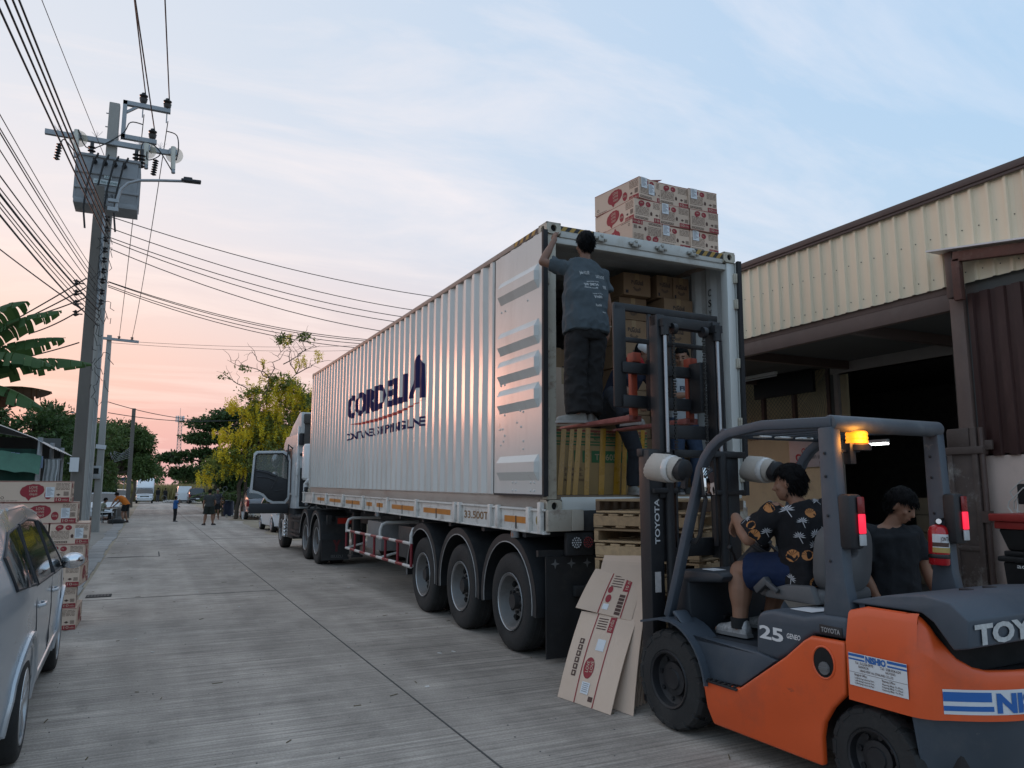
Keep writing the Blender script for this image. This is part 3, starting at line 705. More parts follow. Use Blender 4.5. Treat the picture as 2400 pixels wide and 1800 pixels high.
for s, a in ((1, -.02), (-1, CW+.02)):
    mb = MB(); rail_poly(a, a+s*.015, 0, 12.75, 1.235, 1.455, mb); rail_poly(a-s*.025, a+s*.05, 0, 12.75, 1.215, 1.235, mb); rail_poly(a-s*.025, a+s*.05, 0, 12.75, 1.435, 1.455, mb)
    mb.build('side_rail', M_TRW, tr, .003)
    for b in (.06, .31, 1.05, 1.26, 2.18, 2.34, 3.83, 5.28, 6.81, 8.33, 9.89, 11.31, 12.5):
        mb = MB(); rail_poly(a-s*.045, a, b-.035, b+.035, 1.22, 1.47 if b > .1 else 1.52, mb); mb.build('stake_pocket', M_TRW, tr, .006)
    if s == 1:
        for (b1, b0) in ((.93, .364), (3.59, 2.55), (5.11, 4.03), (6.0, 5.63), (6.65, 6.29), (8.2, 7.13), (9.65, 8.65), (10.94, 10.19)):
            mb = MB(); rail_poly(a-.004, a, b0, b1, 1.30, 1.365, mb); mb.build('reflector_strip', M_ORNG, tr)
            mb = MB(); rail_poly(a-.007, a-.003, (b0+b1)/2-.01, (b0+b1)/2+.01, 1.24, 1.37, mb); mb.build('lashing_strap', M_CHAS, tr)
        mb = MB()
        V, F, x0, x1, y0, y1 = glyphs('33.500T', .02)
        sc_ = .72/(x1-x0)
        mb.add([(a-.003, 2.08-(v[0]-x0)*sc_, 1.295+tz(1.7)+v[1]/y1*.085) for v in V], F); mb.build('lettering', mat('ochre_print', (.22, .13, .06), .6), tr)
        for b in (.63, 5.85, 12.1):
            mb = MB(); mb.cyl((a-.02, b, 1.215+tz(b)), (a-.02, b, 1.15+tz(b)), .045, None, 10, 0); mb.cyl((a-.06, b, 1.18+tz(b)), (a-.02, b, 1.18+tz(b)), .028, None, 10, 1); mb.cyl((a-.0, b+.02, 1.19+tz(b)), (a+.03, b+.09, 1.19+tz(b)), .03, None, 10, 2)
            mb.build('side_lamp', [mat('lamp_grey', (.2, .2, .2), .5), mat('amber_lamp', (.45, .14, .05), .3), mat('green_lamp', (.05, .22, .16), .3)], tr)
mb = MB(); mb.cyl((-.025, .14, 1.345), (-.03, .14, 1.345), .05, None, 14); mb.build('round_reflector', mat('dull_amber', (.25, .19, .06), .4), tr)
# frame
for a in (.65, CW-.65):
    mb = MB(); mb.bx(a-.07, a+.07, .3, 9.8, .95, 1.18); mb.bx(a-.07, a+.07, 9.8, 12.7, 1.12, 1.32); mb.build('main_beam', M_BEAM, tr)
for b in np.arange(.5, 12.4, 1.06):
    mb = MB(); mb.bx(.0, CW, b-.04, b+.04, 1.16+tz(b), 1.30+tz(b)); mb.build('cross_member', M_BEAM, tr)
mb = MB(); mb.bx(-.02, .24, -.05, .06, 1.245, 1.45); mb.build('bolster_end', M_BOL, tr, .008)
mb = MB(); mb.bx(.24, .37, -.06, .05, 1.25, 1.45); mb.build('light_box', M_BOL, tr, .006)
mb = MB(); mb.bx(.37, CW-.37, -.03, .05, 1.24, 1.44); mb.build('rear_bolster', M_CHAS, tr, .008)
mb = MB(); mb.bx(CW-.37, CW+.02, -.05, .06, 1.245, 1.45); mb.build('bolster_end', M_BOL, tr, .008)
mb = MB(); mb.bx(.2, .5, -.02, .04, 1.01, 1.23); mb.build('lamp_bracket', M_CHAS, tr, .01)
for a, m in ((.295, M_LENS), (.425, M_TAIL)):
    mb = MB(); mb.cyl((a, -.02, 1.135), (a, -.045, 1.135), .062, None, 20, 1)
    for i in range(19):
        rr_ = 0 if i == 0 else (.024 if i < 7 else .046); an = (i-1)*math.pi/3 if i < 7 else (i-7)*math.pi/6
        mb.ell((a+rr_*math.cos(an), -.046, 1.135+rr_*math.sin(an)), (.009, .006, .009), None, 6, 0, 4)
    mb.build('tail_lamp', [m, M_CHAS], tr)
mb = MB(); mb.bx(.3, CW-.3, 0, .06, .62, .72); mb.build('under_run_bar', M_CHAS, tr, .01)
# wheels
def tyre_profile(r, w):
    return [(r*.56, -w*.40), (r*.62, -w*.47), (r*.76, -w*.5), (r*.90, -w*.49), (r*.965, -w*.44), (r*.995, -w*.36), (r, -w*.2), (r, w*.2), (r*.995, w*.36), (r*.965, w*.44), (r*.90, w*.49), (r*.76, w*.5), (r*.62, w*.47), (r*.56, w*.40)]
def truck_wheel(par, c, r, out, dual=True, rimm=None):
    """out: -1 faces -x"""
    w = obj('wheel', None, par, c)
    mb = MB(); mb.lathe(tyre_profile(r, .27), (0, 0, 0), (1, 0, 0), 40)
    if dual: mb.lathe(tyre_profile(r, .27), (-out*.32, 0, 0), (1, 0, 0), 32)
    # circumferential tread grooves
    for g in (-.06, 0, .06): mb.lathe([(r+.001, g-.008), (r+.0035, g-.006), (r+.0035, g+.006), (r+.001, g+.008)], (0, 0, 0), (1, 0, 0), 40)
    mb.build('tyre', M_TYRE, w)
    mb = MB(); e = out*.125
    mb.lathe([(r*.58, e*.98), (r*.565, e*1.05), (r*.53, e*1.0), (r*.50, e*.6), (r*.46, e*.1), (r*.40, -e*.2), (r*.36, -e*.1), (r*.30, e*.25), (r*.26, e*.3), (r*.24, e*.25), (.001, e*.25)], (0, 0, 0), (1, 0, 0), 36)
    mb.build('rim', rimm or M_RIM, w)
    mb = MB(); mb.cyl((e*.2, 0, 0), (e*.85, 0, 0), r*.17, r*.15, 20)
    for i in range(8): a = i*math.pi/4; mb.cyl((e*.2, r*.23*math.cos(a), r*.23*math.sin(a)), (e*.5, r*.23*math.cos(a), r*.23*math.sin(a)), .018, None, 6)
    mb.build('hub', M_CHAS, w)
    mb = MB()
    for i in range(10):
        a = i*math.pi/5+.2; mb.cyl((-e*.15, r*.43*math.cos(a), r*.43*math.sin(a)), (-e*.02+e*.2, r*.43*math.cos(a), r*.43*math.sin(a)), .035, None, 8)
    mb.build('hand_hole', M_HOLE, w)
    mb = MB(); mb.lathe([(r*.575, e*1.02), (r*.585, e*1.1), (r*.59, e*1.02)], (0, 0, 0), (1, 0, 0), 36); mb.build('rim_edge', mat('bright_edge', (.45, .45, .45), .35, .6), w)
    return w
def fender(par, c, ri, w, out, a0=-8, a1=188, edge=True, flat=None):
    mb = MB(); cy, cz = c[1], c[2]
    P0 = arc(cy, cz, ri+.03, a0, a1, 22); P1 = arc(cy, cz, ri, a0, a1, 22); n = len(P0)
    x0, x1 = c[0], c[0]-out*w
    V = [(x0, y, z) for y, z in P0]+[(x1, y, z) for y, z in P0]+[(x0, y, z) for y, z in P1]+[(x1, y, z) for y, z in P1]
    mb.add(V, [(i, i+1, n+i+1, n+i) for i in range(n-1)]+[(2*n+i, 3*n+i, 3*n+i+1, 2*n+i+1) for i in range(n-1)]+[(i, 2*n+i, 2*n+i+1, i+1) for i in range(n-1)]+[(n+i, n+i+1, 3*n+i+1, 3*n+i) for i in range(n-1)])
    # outer lip
    P2 = arc(cy, cz, ri-.055, a0, a1, 22)
    mb.add([(x0+out*.004, y, z) for y, z in P0]+[(x0+out*.004, y, z) for y, z in P2], [(i, i+1, n+i+1, n+i) for i in range(n-1)])
    o = mb.build('fender', M_FEND, par, ang=30)
    if edge:
        mb = MB(); mb.tube([(x0+out*.006, y, z) for y, z in arc(cy, cz, ri-.05, a0, a1, 22)], .006, 5); mb.build('edge_trim', mat('worn_light_edge', (.30, .29, .28), .5, var=.4), o)
    return o
for b in (.80, 2.20, 3.58):
    r = .495
    truck_wheel(tr, (.11, b, r), r, -1)
    truck_wheel(tr, (CW-.11, b, r), r, 1)
    fender(tr, (-.045, b+.02, r+.02), .64, .62, -1)
    fender(tr, (CW+.045, b+.02, r+.02), .64, .62, 1)
    mb = MB(); mb.cyl((.15, b, r), (CW-.15, b, r), .075); mb.box((.6, b, .8), (.09, .8, .06)); mb.box((CW-.6, b, .8), (.09, .8, .06)); mb.build('axle', M_CHAS, tr)
# mudflaps behind the last axle
for a in (.02, CW-.62):
    mb = MB(); mb.bx(a, a+.60, .075, .09, .05, 1.0); f = mb.build('mudflap', M_CHAS, tr)
    mb = MB()
    for k in (.10, .28, .46):
        q = [(.05, 0), (.012, .012), (0, .05), (-.012, .012), (-.05, 0), (-.012, -.012), (0, -.05), (.012, -.012)]
        mb.add([(a+k+u, .072, .93+v) for u, v in q], [tuple(range(8))])
    mb.build('star_stud', mat('dull_stud', (.16, .16, .16), .5), f, fix=False)
mb = MB(); mb.bx(-.05, 2.48, .1, .14, 1.0, 1.06); mb.build('flap_bar', M_CHAS, tr)
# red and white side guard
M_GR = mat('guard_red', (.20, .012, .02), .4, var=.2); M_GW = mat('guard_white', (.55, .53, .5), .45, var=.15)
def striped(mb, p, q, r, n):
    p, q = Vector(p), Vector(q)
    for i in range(n): mb.cyl(p+(q-p)*i/n, p+(q-p)*(i+1)/n, r, None, 10, i % 2)
mb = MB(); ga = -.06
B0, B1 = 3.98, 7.9
for z in (.88, .56): mb = MB(); striped(mb, (ga, B1, z), (ga, B0, z), .024, 11); mb.build('guard_tube', [M_GW, M_GR], tr)
for k in range(7):
    b = B0+(B1-B0)*k/6; mb = MB(); mb.cyl((ga, b, .56), (ga, b, .88), .021, None, 10); mb.build('guard_post', M_GR, tr)
for b in (4.0, 5.6, 7.88):
    mb = MB(); mb.tube([(ga, b, .85), (ga, b, 1.0), (ga+.03, b, 1.08), (ga+.10, b, 1.11), (.7, b, 1.11)], .026, 8); mb.build('guard_bracket', M_GW, tr)
    mb = MB(); striped(mb, (ga, b, .56), (.75, b, .75), .02, 3); mb.build('guard_stay', [M_GW, M_GW], tr)
for a in (.35, CW-.35):
    mb = MB(); mb.bx(a-.07, a+.07, 8.75, 8.9, .35, 1.2); mb.bx(a-.12, a+.12, 8.68, 8.97, .30, .35); mb.build('landing_leg', M_CHAS, tr, .01)
mb = MB(); mb.bx(.1, .75, 6.1, 7.0, .62, 1.1); mb.build('tool_box', mat('grey_box', (.20, .20, .20), .5, var=.2), tr, .015)
mb = MB(); mb.bx(.15, .8, 4.2, 5.3, .6, 1.08); mb.build('tool_box', mat('dark_grey_box', (.05, .05, .052), .5), tr, .015)

# ------------------------------------------------------------------ tractor unit
M_CABW = mat('cab_white', (.66, .68, .68), .28, var=.04, scale=2, coat=.4, dirt=(.45, .44, .42), damt=.4, dscale=1.5)
M_TRIM = mat('dark_trim', (.022, .024, .028), .55, var=.2)
M_GLASSD = mat('dark_glass', (.02, .025, .028), .06, var=.05, spec=.8, rvar=0)
M_CHROME = mat('chrome', (.70, .70, .71), .12, 1., var=.05)
tk = thing('truck_tractor', 'white truck tractor with its driver door swung open', 'truck', (3.476, 17.0, 0))
for b in (.45, 1.75):
    truck_wheel(tk, (.12, b, .505), .505, -1); truck_wheel(tk, (CW-.12, b, .505), .505, 1)
    fender(tk, (-.045, b, .53), .62, .62, -1, 5, 178); fender(tk, (CW+.045, b, .53), .62, .62, 1, 5, 178)
for a in (.16, CW-.16): truck_wheel(tk, (a, 5.75, .505), .505, -1 if a < 1 else 1, False)
for a in (.8, CW-.8):
    mb = MB(); mb.bx(a-.05, a+.05, -.6, 6.3, .78, 1.02); mb.build('chassis_beam', M_CHAS, tk)
mb = MB(); mb.lathe([(.45, 0), (.45, .06)], (CW/2, 1.1, 1.04), (0, 0, 1), 24, 0, True); mb.build('fifth_wheel', M_CHAS, tk)
mb = MB(); mb.bx(-.02, .58, -.18, -.165, .12, .95); fl_ = mb.build('mudflap', M_CHAS, tk)
mb = MB(); mb.box((.12, -.2, .98), (.1, .12, .22)); mb.box((.45, -.2, .95), (.36, .06, .22)); mb.build('lamp_bracket', M_CHAS, tk)
mb = MB(); mb.bx(.3, .6, -.24, -.225, .90, 1.02); mb.build('tail_lamp', mat('red_lamp_dim', (.10, .008, .008), .3, emit=(.9, .06, .03), estr=.03), tk)
mb = MB(); q = [(.18, .62), (.28, .42), (.28, .3), (.33, .3), (.33, .42), (.43, .62), (.36, .62), (.305, .48), (.25, .62)]
mb.add([(u, -.183, v) for u, v in q], [tuple(range(len(q)))]); mb.build('flap_emblem', mat('dull_red', (.10, .012, .015), .6), fl_, fix=False)
mb = MB(); text(mb, 'ISUZU', (.19, -.183, .17), (1, 0, 0), (0, 0, 1), .06, .26); mb.build('lettering', mat('dull_grey_print', (.12, .12, .12), .6), fl_)
# side tanks, steps
mb = MB(); mb.bx(.0, .6, 2.55, 3.6, .42, 1.0); mb.build('fuel_tank', M_CHAS, tk, .06)
for z in (.46, .56, .82, .92):
    mb = MB(); mb.bx(-.05, -.02, 2.4, 3.75, z, z+.055); mb.build('side_skirt_bar', M_CHAS, tk, .008)
mb = MB(); mb.bx(.02, .6, 3.75, 4.6, .35, 1.15); mb.build('step_box', M_CHAS, tk, .03)
mb = MB(); mb.tube([(.1, 2.3, 1.15), (.3, 2.4, 1.35), (.6, 2.5, 1.2), (.9, 2.6, 1.4)], .03, 8); mb.tube([(.2, 2.2, 1.1), (.35, 2.35, 1.25), (.7, 2.4, 1.1)], .025, 8); mb.build('air_hose', M_CHAS, tk)
mb = MB(); mb.bx(.05, .3, 4.75, 4.9, .35, .85)
for k in range(5):
    for j in range(2): mb.ell((-.02+.1*j, 4.72, .4+.1*k), (.045, .03, .045), None, 10, 0, 6)
mb.build('chrome_lamp_bar', M_CHROME, tk)
mb = MB(); mb.bx(-.03, .1, 4.95, 5.15, .35, .8); mb.build('bumper_end', M_CABW, tk, .02)
# cab shell: side outline swept across the width
cabside = [(3.45, 1.15), (3.45, 3.0), (3.52, 3.1), (5.4, 3.12), (5.75, 2.95), (6.05, 2.1), (6.12, 1.6), (6.12, .55), (6.0, .5)] + arc(5.75, .505, .6, 0, 170, 8)[1:] + [(5.0, .75), (4.9, 1.12)]
mb = MB(); V, F = flat_panel([cabside], (.5, .5), lambda u, v: (.03, u, v)); mb.add(V, F); V, F = flat_panel([cabside], (.5, .5), lambda u, v: (2.40, u, v)); mb.add(V, F)
n = len(cabside); mb.add([(x, y, z) for x in (.03, 2.40) for y, z in cabside], [(i, (i+1) % n, n+(i+1) % n, n+i) for i in range(n)])
cab = mb.build('cab_shell', M_CABW, tk)
mb = MB(); mb.bx(.018, .027, 4.35, 5.55, 1.55, 2.75); mb.build('door_opening', M_TRIM, tk)
mb = MB(); mb.bx(.012, .03, 4.55, 5.5, 2.1, 2.7); mb.build('far_window', M_GLASSD, tk)
mb = MB(); mb.bx(.10, 2.3, 3.40, 3.448, 1.2, 2.2); mb.bx(.10, 2.3, 3.40, 3.447, 2.8, 3.05); mb.build('back_panel', M_TRIM, tk)
# rear corner details: white air cleaner drum, intake stack, dark deflector
mb = MB(); mb.lathe([(.0, 0), (.26, 0), (.30, .05), (.30, .85), (.26, .93), (0, .95)], (.38, 3.05, 1.88), (0, 0, 1), 24); mb.build('air_drum', M_CABW, tk)
mb = MB(); mb.tube([(.18, 2.95, 1.30), (.18, 2.95, 1.78), (.22, 2.85, 1.86), (.5, 2.6, 1.87)], .075, 10); mb.build('intake_pipe', M_CABW, tk)
mb = MB(); mb.cyl((.1, 2.7, 1.55), (.1, 2.68, 1.55), .06, None, 14); mb.bx(.12, .5, 2.7, 2.9, 1.35, 1.7); mb.build('valve_block', M_TRIM, tk)
mb = MB(); mb.bx(.15, 2.25, 3.25, 3.40, 2.75, 3.38); mb.bx(.12, 2.3, 3.2, 3.42, 3.36, 3.62); mb.build('deflector_back', mat('deflector_dark', (.07, .065, .06), .7), tk, .03)
mb = MB(); mb.prism([(3.3, 3.1), (3.3, 3.66), (3.6, 3.68), (4.6, 3.4), (5.2, 3.12)], .06, 2.36, lambda u, v, w: (w, u, v)); mb.build('wind_deflector', mat('deflector_white', (.5, .52, .52), .5), tk, .03)
mb = MB(); mb.bx(.0, .06, 3.42, 3.5, 1.45, 3.3); mb.bx(-.01, .05, 3.36, 3.62, 2.0, 2.35); mb.build('side_fairing', M_CABW, tk, .02)
mb = MB(); mb.box((.1, 3.4, 2.95), (.14, .1, .3)); mb.box((.1, 3.38, 2.55), (.06, .06, .08)); mb.build('marker_box', M_TRIM, tk, .02)
mb = MB(); mb.loft([[(.0, 4.2, 1.5), (.5, 4.2, 1.5), (.5, 4.75, 1.5), (.0, 4.75, 1.5)], [(-.04, 4.5, .95), (.5, 4.5, .95), (.5, 4.95, .95), (-.04, 4.95, .95)]]); mb.build('wheel_arch_cover', mat('brown_grey_plastic', (.10, .09, .085), .7), tk, .03)
# open driver door: hinged at the front of the opening, standing out to the left
dq = obj('open_door', None, tk, (.02, 4.35, 0), (0, 0, R(-6)))
outl = [(-.02, 1.62), (-.02, 2.45), (-.10, 2.64), (-.22, 2.69), (-.92, 2.67), (-.99, 2.60), (-1.02, 2.0), (-1.06, 1.55), (-.86, 1.53), (-.72, 1.47), (-.60, 1.33), (-.46, 1.26), (-.12, 1.26), (-.02, 1.40)]
inn = [(-.09, 1.66), (-.09, 2.42), (-.15, 2.55), (-.24, 2.61), (-.88, 2.59), (-.925, 2.54), (-.95, 2.0), (-.965, 1.64), (-.84, 1.61), (-.68, 1.54), (-.56, 1.40), (-.44, 1.34), (-.16, 1.34), (-.09, 1.44)]
n = len(outl)
mb = MB(); V = [(x, y, z) for y in (0, .07) for x, z in outl]+[(x, y, z) for y in (0, .07) for x, z in inn]
mb.add(V, [(i, (i+1) % n, 2*n+(i+1) % n, 2*n+i) for i in range(n)]+[(n+i, 3*n+i, 3*n+(i+1) % n, n+(i+1) % n) for i in range(n)]+[(i, n+i, n+(i+1) % n, (i+1) % n) for i in range(n)]+[(2*n+i, 2*n+(i+1) % n, 3*n+(i+1) % n, 3*n+i) for i in range(n)])
mb.build('door_frame', mat('door_rim_paint', (.50, .52, .53), .35, coat=.3), dq, .006)
mb = MB(); mb.tube([(x, -.006, z) for x, z in inn]+[(inn[0][0], -.006, inn[0][1])], .016, 6); mb.build('door_seal', M_GASK, dq)
low = [(-.09, 1.66), (-.09, 1.92), (-.3, 1.98), (-.6, 2.14), (-.93, 2.18), (-.965, 1.64), (-.84, 1.61), (-.68, 1.54), (-.56, 1.40), (-.44, 1.34), (-.16, 1.34), (-.09, 1.44)]
mb = MB(); mb.prism(low, .0, .05, lambda u, v, w: (u, w, v)); mb.build('door_card', M_TRIM, dq, .01)
mb = MB(); mb.tube([(-.9, -.01, 2.14), (-.65, -.015, 2.1), (-.4, -.015, 2.0)], .018, 6); mb.tube([(-.88, -.01, 1.98), (-.6, -.012, 1.96), (-.42, -.012, 1.88)], .014, 6); mb.bar((-.36, -.02, 1.98), (-.50, -.02, 1.66), .02, .025); mb.bar((-.42, -.02, 1.6), (-.2, -.02, 1.64), .015, .02); mb.build('grab_handle', mat('handle_black', (.035, .037, .042), .4), dq)
upg = [(-.09, 1.92), (-.09, 2.42), (-.15, 2.55), (-.24, 2.61), (-.88, 2.59), (-.925, 2.54), (-.93, 2.18), (-.6, 2.14), (-.3, 1.98)]
gm = bpy.data.materials.new('tinted_glass'); gm.use_nodes = True
_b = gm.node_tree.nodes['Principled BSDF']; _b.inputs['Base Color'].default_value = (.10, .13, .12, 1); _b.inputs['Roughness'].default_value = .04; _b.inputs['Alpha'].default_value = .55
mb = MB(); mb.prism(upg, .03, .036, lambda u, v, w: (u, w, v)); mb.build('door_glass', gm, dq)
mb = MB(); mb.bx(-1.05, -.04, .0, .05, 1.0, 1.27); mb.build('door_extension', M_TRIM, dq, .02)
# mirrors beyond the glass
mb = MB(); mb.tube([(.0, 5.45, 2.75), (-.12, 5.5, 2.8), (-.2, 5.55, 2.7), (-.2, 5.55, 1.9), (-.05, 5.5, 1.8)], .018, 6); mb.build('mirror_arm', M_TRIM, tk)
mb = MB(); mb.ell((-.24, 5.5, 2.45), (.11, .06, .2)); mb.ell((-.24, 5.5, 2.02), (.11, .07, .13)); mb.build('mirror_head', M_CHROME, tk)
mb = MB(); mb.tube([(.03, 4.3, 2.75), (-.1, 4.2, 2.85), (-.12, 4.2, 2.4)], .02, 6); mb.build('grab_rail', M_TRIM, tk)
# ------------------------------------------------------------------ printed cartons
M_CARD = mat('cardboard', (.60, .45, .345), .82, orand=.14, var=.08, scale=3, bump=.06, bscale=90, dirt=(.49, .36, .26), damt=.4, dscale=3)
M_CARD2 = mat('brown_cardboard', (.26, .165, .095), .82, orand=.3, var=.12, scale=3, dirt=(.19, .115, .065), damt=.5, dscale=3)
M_CREDP = mat('carton_red', (.27, .022, .03), .7, var=.1, scale=9)
M_CBRN = mat('carton_brown_ink', (.085, .045, .035), .8, var=.1)
M_CTXT = mat('carton_pale_ink', (.50, .38, .28), .8, var=.05)
M_STICK = mat('white_sticker', (.62, .63, .64), .6, var=.05)
M_GREY = mat('sticker_ink', (.22, .22, .24), .7)
def bubble(cx, cy, r, sq=1., n=26):
    q = []
    for i in range(n):
        a = 2*math.pi*i/n
        k = 1.06 if (R(20) < a < R(170) and i % 2) else 1.
        x, y = r*k*math.cos(a), r*k*.82*math.sin(a)
        if R(255) < a < R(275): y *= 1.45; x += r*.12
        q.append((cx+x*sq+.25*y, cy+y))
    return q
def face_print(P, o, rt, up, W, H, end, seed, flip=False):
    """flat print: P[0] red, P[1] brown ink, P[2] pale ink"""
    rr = random.Random(seed); o, rt, up = Vector(o), Vector(rt), Vector(up)
    nrm = rt.cross(up).normalized()
    if flip: o = o+rt*W+up*H; rt, up = -rt, -up
    def pt(u, v, d=.0015): return o+rt*u+up*v+nrm*d
    def poly(k, q, d=.0015): P[k].add([pt(u, v, d) for u, v in q], [tuple(range(len(q)))])
    def rect(k, u0, v0, u1, v1, d=.0015): poly(k, [(u0, v0), (u1, v0), (u1, v1), (u0, v1)], d)
    def tx(k, s, u, v, h, w=None, d=.0025, al='L'): text(P[k], s, pt(u, v, d), rt, up, h, w, 0, .01, al)
    if end:
        poly(0, bubble(W*.24, H*.80, W*.10)); poly(0, [(W*.47+W*.085*math.cos(a), H*.80+W*.075*math.sin(a)) for a in np.linspace(0, 6.283, 16, endpoint=False)])
        tx(2, 'เลิฟ', W*.20, H*.80, H*.07); tx(2, 'มิซุ', W*.42, H*.78, H*.06)
        rect(0, W*.66, H*.02, W*.995, H*.22); tx(2, '10', W*.70, H*.06, H*.12, W*.13); tx(2, 'กรัม', W*.85, H*.07, H*.08, W*.12)
        for i in range(5):
            x = W*.03+i*W*.088; rect(1, x, H*.055, x+W*.075, H*.155); rect(2, x+W*.018, H*.08, x+W*.057, H*.13, .0025)
        rows = [(W*.04, W*.5, v) for v in (.62, .56, .50, .44, .38, .32, .25)] + [(W*.64, W*.97, v) for v in (.90, .84, .78, .72, .66)]
        poly(1, [(W*.70, H*.36), (W*.76, H*.42), (W*.82, H*.36), (W*.76, H*.30)])
        for i in range(9): rect(1, W*.85+i*W*.013, H*.27, W*.85+i*W*.013+W*(.004+.004*(i % 2)), H*.44)
        poly(1, [(W*.54, H*.3), (W*.60, H*.3), (W*.61, H*.42), (W*.57, H*.5), (W*.53, H*.42)])
    else:
        poly(0, bubble(W*.47, H*.54, H*.40, 1.25))
        tx(2, 'LOVE', W*.43, H*.66, H*.12, W*.11); tx(2, 'LOVE', W*.43, H*.50, H*.11, W*.11); tx(2, 'มิซุมิ', W*.44, H*.34, H*.10, W*.10)
        poly(0, [(W*.69+W*.052*math.cos(a), H*.35+H*.21*math.sin(a)) for a in np.linspace(0, 6.283, 18, endpoint=False)])
        tx(2, 'มิตซุ', W*.655, H*.32, H*.10, W*.07)
        rect(0, W*.78, H*.02, W*.985, H*.23); tx(2, '10', W*.80, H*.06, H*.13, W*.075); tx(2, 'กรัม', W*.89, H*.07, H*.09, W*.07)
        rows = [(W*.79, W*.98, v) for v in (.90, .84, .78, .72, .66, .60)] + [(W*.06, W*.28, .06)]
        for i in range(8): rect(1, W*.90+i*W*.009, H*.30, W*.90+i*W*.009+W*(.003+.003*(i % 2)), H*.52)
        poly(1, [(W*.80, H*.36), (W*.83, H*.42), (W*.86, H*.36), (W*.83, H*.30)])
        q = [(W*.08+H*.07*math.cos(a), H*.22+H*.07*math.sin(a)) for a in np.linspace(0, 6.283, 14, endpoint=False)]
        qi = [(W*.08+(u-W*.08)*.7, H*.22+(v-H*.22)*.7) for u, v in q]
        P[1].add([pt(u, v) for u, v in q+qi], [(i, (i+1) % 14, 14+(i+1) % 14, 14+i) for i in range(14)])
    rect(0, 0, .0, W, H*.016); rect(0, 0, H*.984, W, H)
    for a, b, v in rows:
        u = a
        while u < b:
            w = min(b-u, rr.uniform(.015, .05)); rect(1, u, H*v, u+w, H*(v+.022)); u += w+.006
CLn, CWd, CHt = .75, .41, .245
def carton_meshes(seed):
    mb = MB(); mb.bx(-CWd/2, CWd/2, -CLn/2, CLn/2, .002, CHt)
    for s in (-1, 1): mb.box((s*CWd*.25, 0, CHt+.003), (CWd*.49, CLn*.995, .004), (0, s*-.01, 0))
    body = mb.mesh('box_body', M_CARD, .004, 1)
    P = [MB(), MB(), MB()]
    w, l = CWd/2, CLn/2
    face_print(P, (-w, -l, .002), (1, 0, 0), (0, 0, 1), CWd, CHt-.002, True, seed)
    face_print(P, (w, l, .002), (-1, 0, 0), (0, 0, 1), CWd, CHt-.002, True, seed+1)
    face_print(P, (-w, l, .002), (0, -1, 0), (0, 0, 1), CLn, CHt-.002, False, seed+2)
    face_print(P, (w, -l, .002), (0, 1, 0), (0, 0, 1), CLn, CHt-.002, False, seed+3)
    pr_ = MB()
    for k in range(3): pr_.add(P[k].v, P[k].f, k)
    return body, pr_.mesh('print', [M_CREDP, M_CBRN, M_CTXT], fix=False)
CART = [carton_meshes(s) for s in (1, 50)]
def sticker_mesh():
    mb = MB(); mb.bx(-.045, .045, -.001, 0, -.06, .06, 0)
    for i in range(7): mb.bx(-.035, .02+.014*((i*37) % 3-1), -.002, -.001, .045-.014*i, .051-.014*i, 1)
    return mb.mesh('sticker', [M_STICK, M_GREY], fix=False)
STK = sticker_mesh()
def carton(label, loc, rz, group, i=0, flip=False, stick=()):
    t = thing('carton', label, 'carton', loc, (0, 0, rz), group)
    if flip: t.rotation_euler = (0, R(180), rz); t.location.z += CHt
    obj('box_body', CART[i % 2][0], t); obj('print', CART[i % 2][1], t)
    for (side, u, v) in stick:
        if side == 'e': obj('sticker', STK, t, (u, -CLn/2-.0035, v))
        elif side == 'l': obj('sticker', STK, t, (-CWd/2-.0035, u, v), (0, 0, R(-90)))
        else: obj('sticker', STK, t, (CWd/2+.0035, u, v), (0, 0, R(90)))
    return t
G1 = 'cartons stacked on the container roof'
colx = ('left', 'middle', 'right'); rown = ('bottom', 'middle', 'top')
for c in range(3):
    for rw in range(3):
        z = 4.335+.2485*rw+.008
        x = (4.80, 5.21, 5.625)[c]; y = 6.99
        rz = (R((2, 3, 9)[rw]) if c == 0 else R(random.uniform(-1.2, 1.2)))
        if c == 0: x += (0, .03, .055)[rw]
        st = [('e', -.13, .19)] if (c, rw) not in ((0, 0), (0, 1), (1, 2), (2, 1)) else []
        if (c, rw) == (0, 2): st.append(('e', -.02, .13))
        carton('printed carton on the container roof, %s row, %s column' % (rown[rw], colx[c]), (x+random.uniform(-.004, .004), y+(0, .03, .01)[c]+random.uniform(-.015, .015), z), rz, G1, c+rw, (c, rw) == (0, 0), st)
t = [o for o in COL.objects if o.get('label', '').startswith('printed carton on the container roof, top row, left')][0]
MB().box((.07, -CLn*.30, CHt+.028), (.20, CLn*.36, .004), (.0, R(-14), 0)).build('loose_flap', M_CREDP, t)
# street-side pile behind the silver car
G2 = 'cartons piled behind the silver car'
RN = ('lowest', 'second', 'third', 'fourth', 'fifth')
for rw in range(5):
    for c in range(3):
        xr = (-.68, -.72, -.66, -.65, -.63)[rw]
        x = xr-CWd/2-c*(CWd+.006)
        carton('printed carton in the pile behind the silver car, %s layer, %s' % (RN[rw], ('street-side end', 'middle', 'far left end')[c]), (x, 10.6+CLn/2+random.uniform(-.02, .02), .0+.2485*rw), R(random.uniform(-3.5, 3.5)), G2, c+rw, False, [('r', -.2, .12)] if rw in (1,) else ([('e', .1, .13)] if rw == 4 and c == 0 else []))
carton('printed carton lying lengthways in the upper layer, street-side end, with white sticker', (-.76-CLn/2, 10.6+CWd/2, 1.2435), R(91), G2, 0, False, [('l', -.25, .12)])
carton('printed carton lying lengthways in the upper layer behind the silver car, far left', (-.78-1.5*CLn, 10.62+CWd/2, 1.2435), R(89), G2, 1)
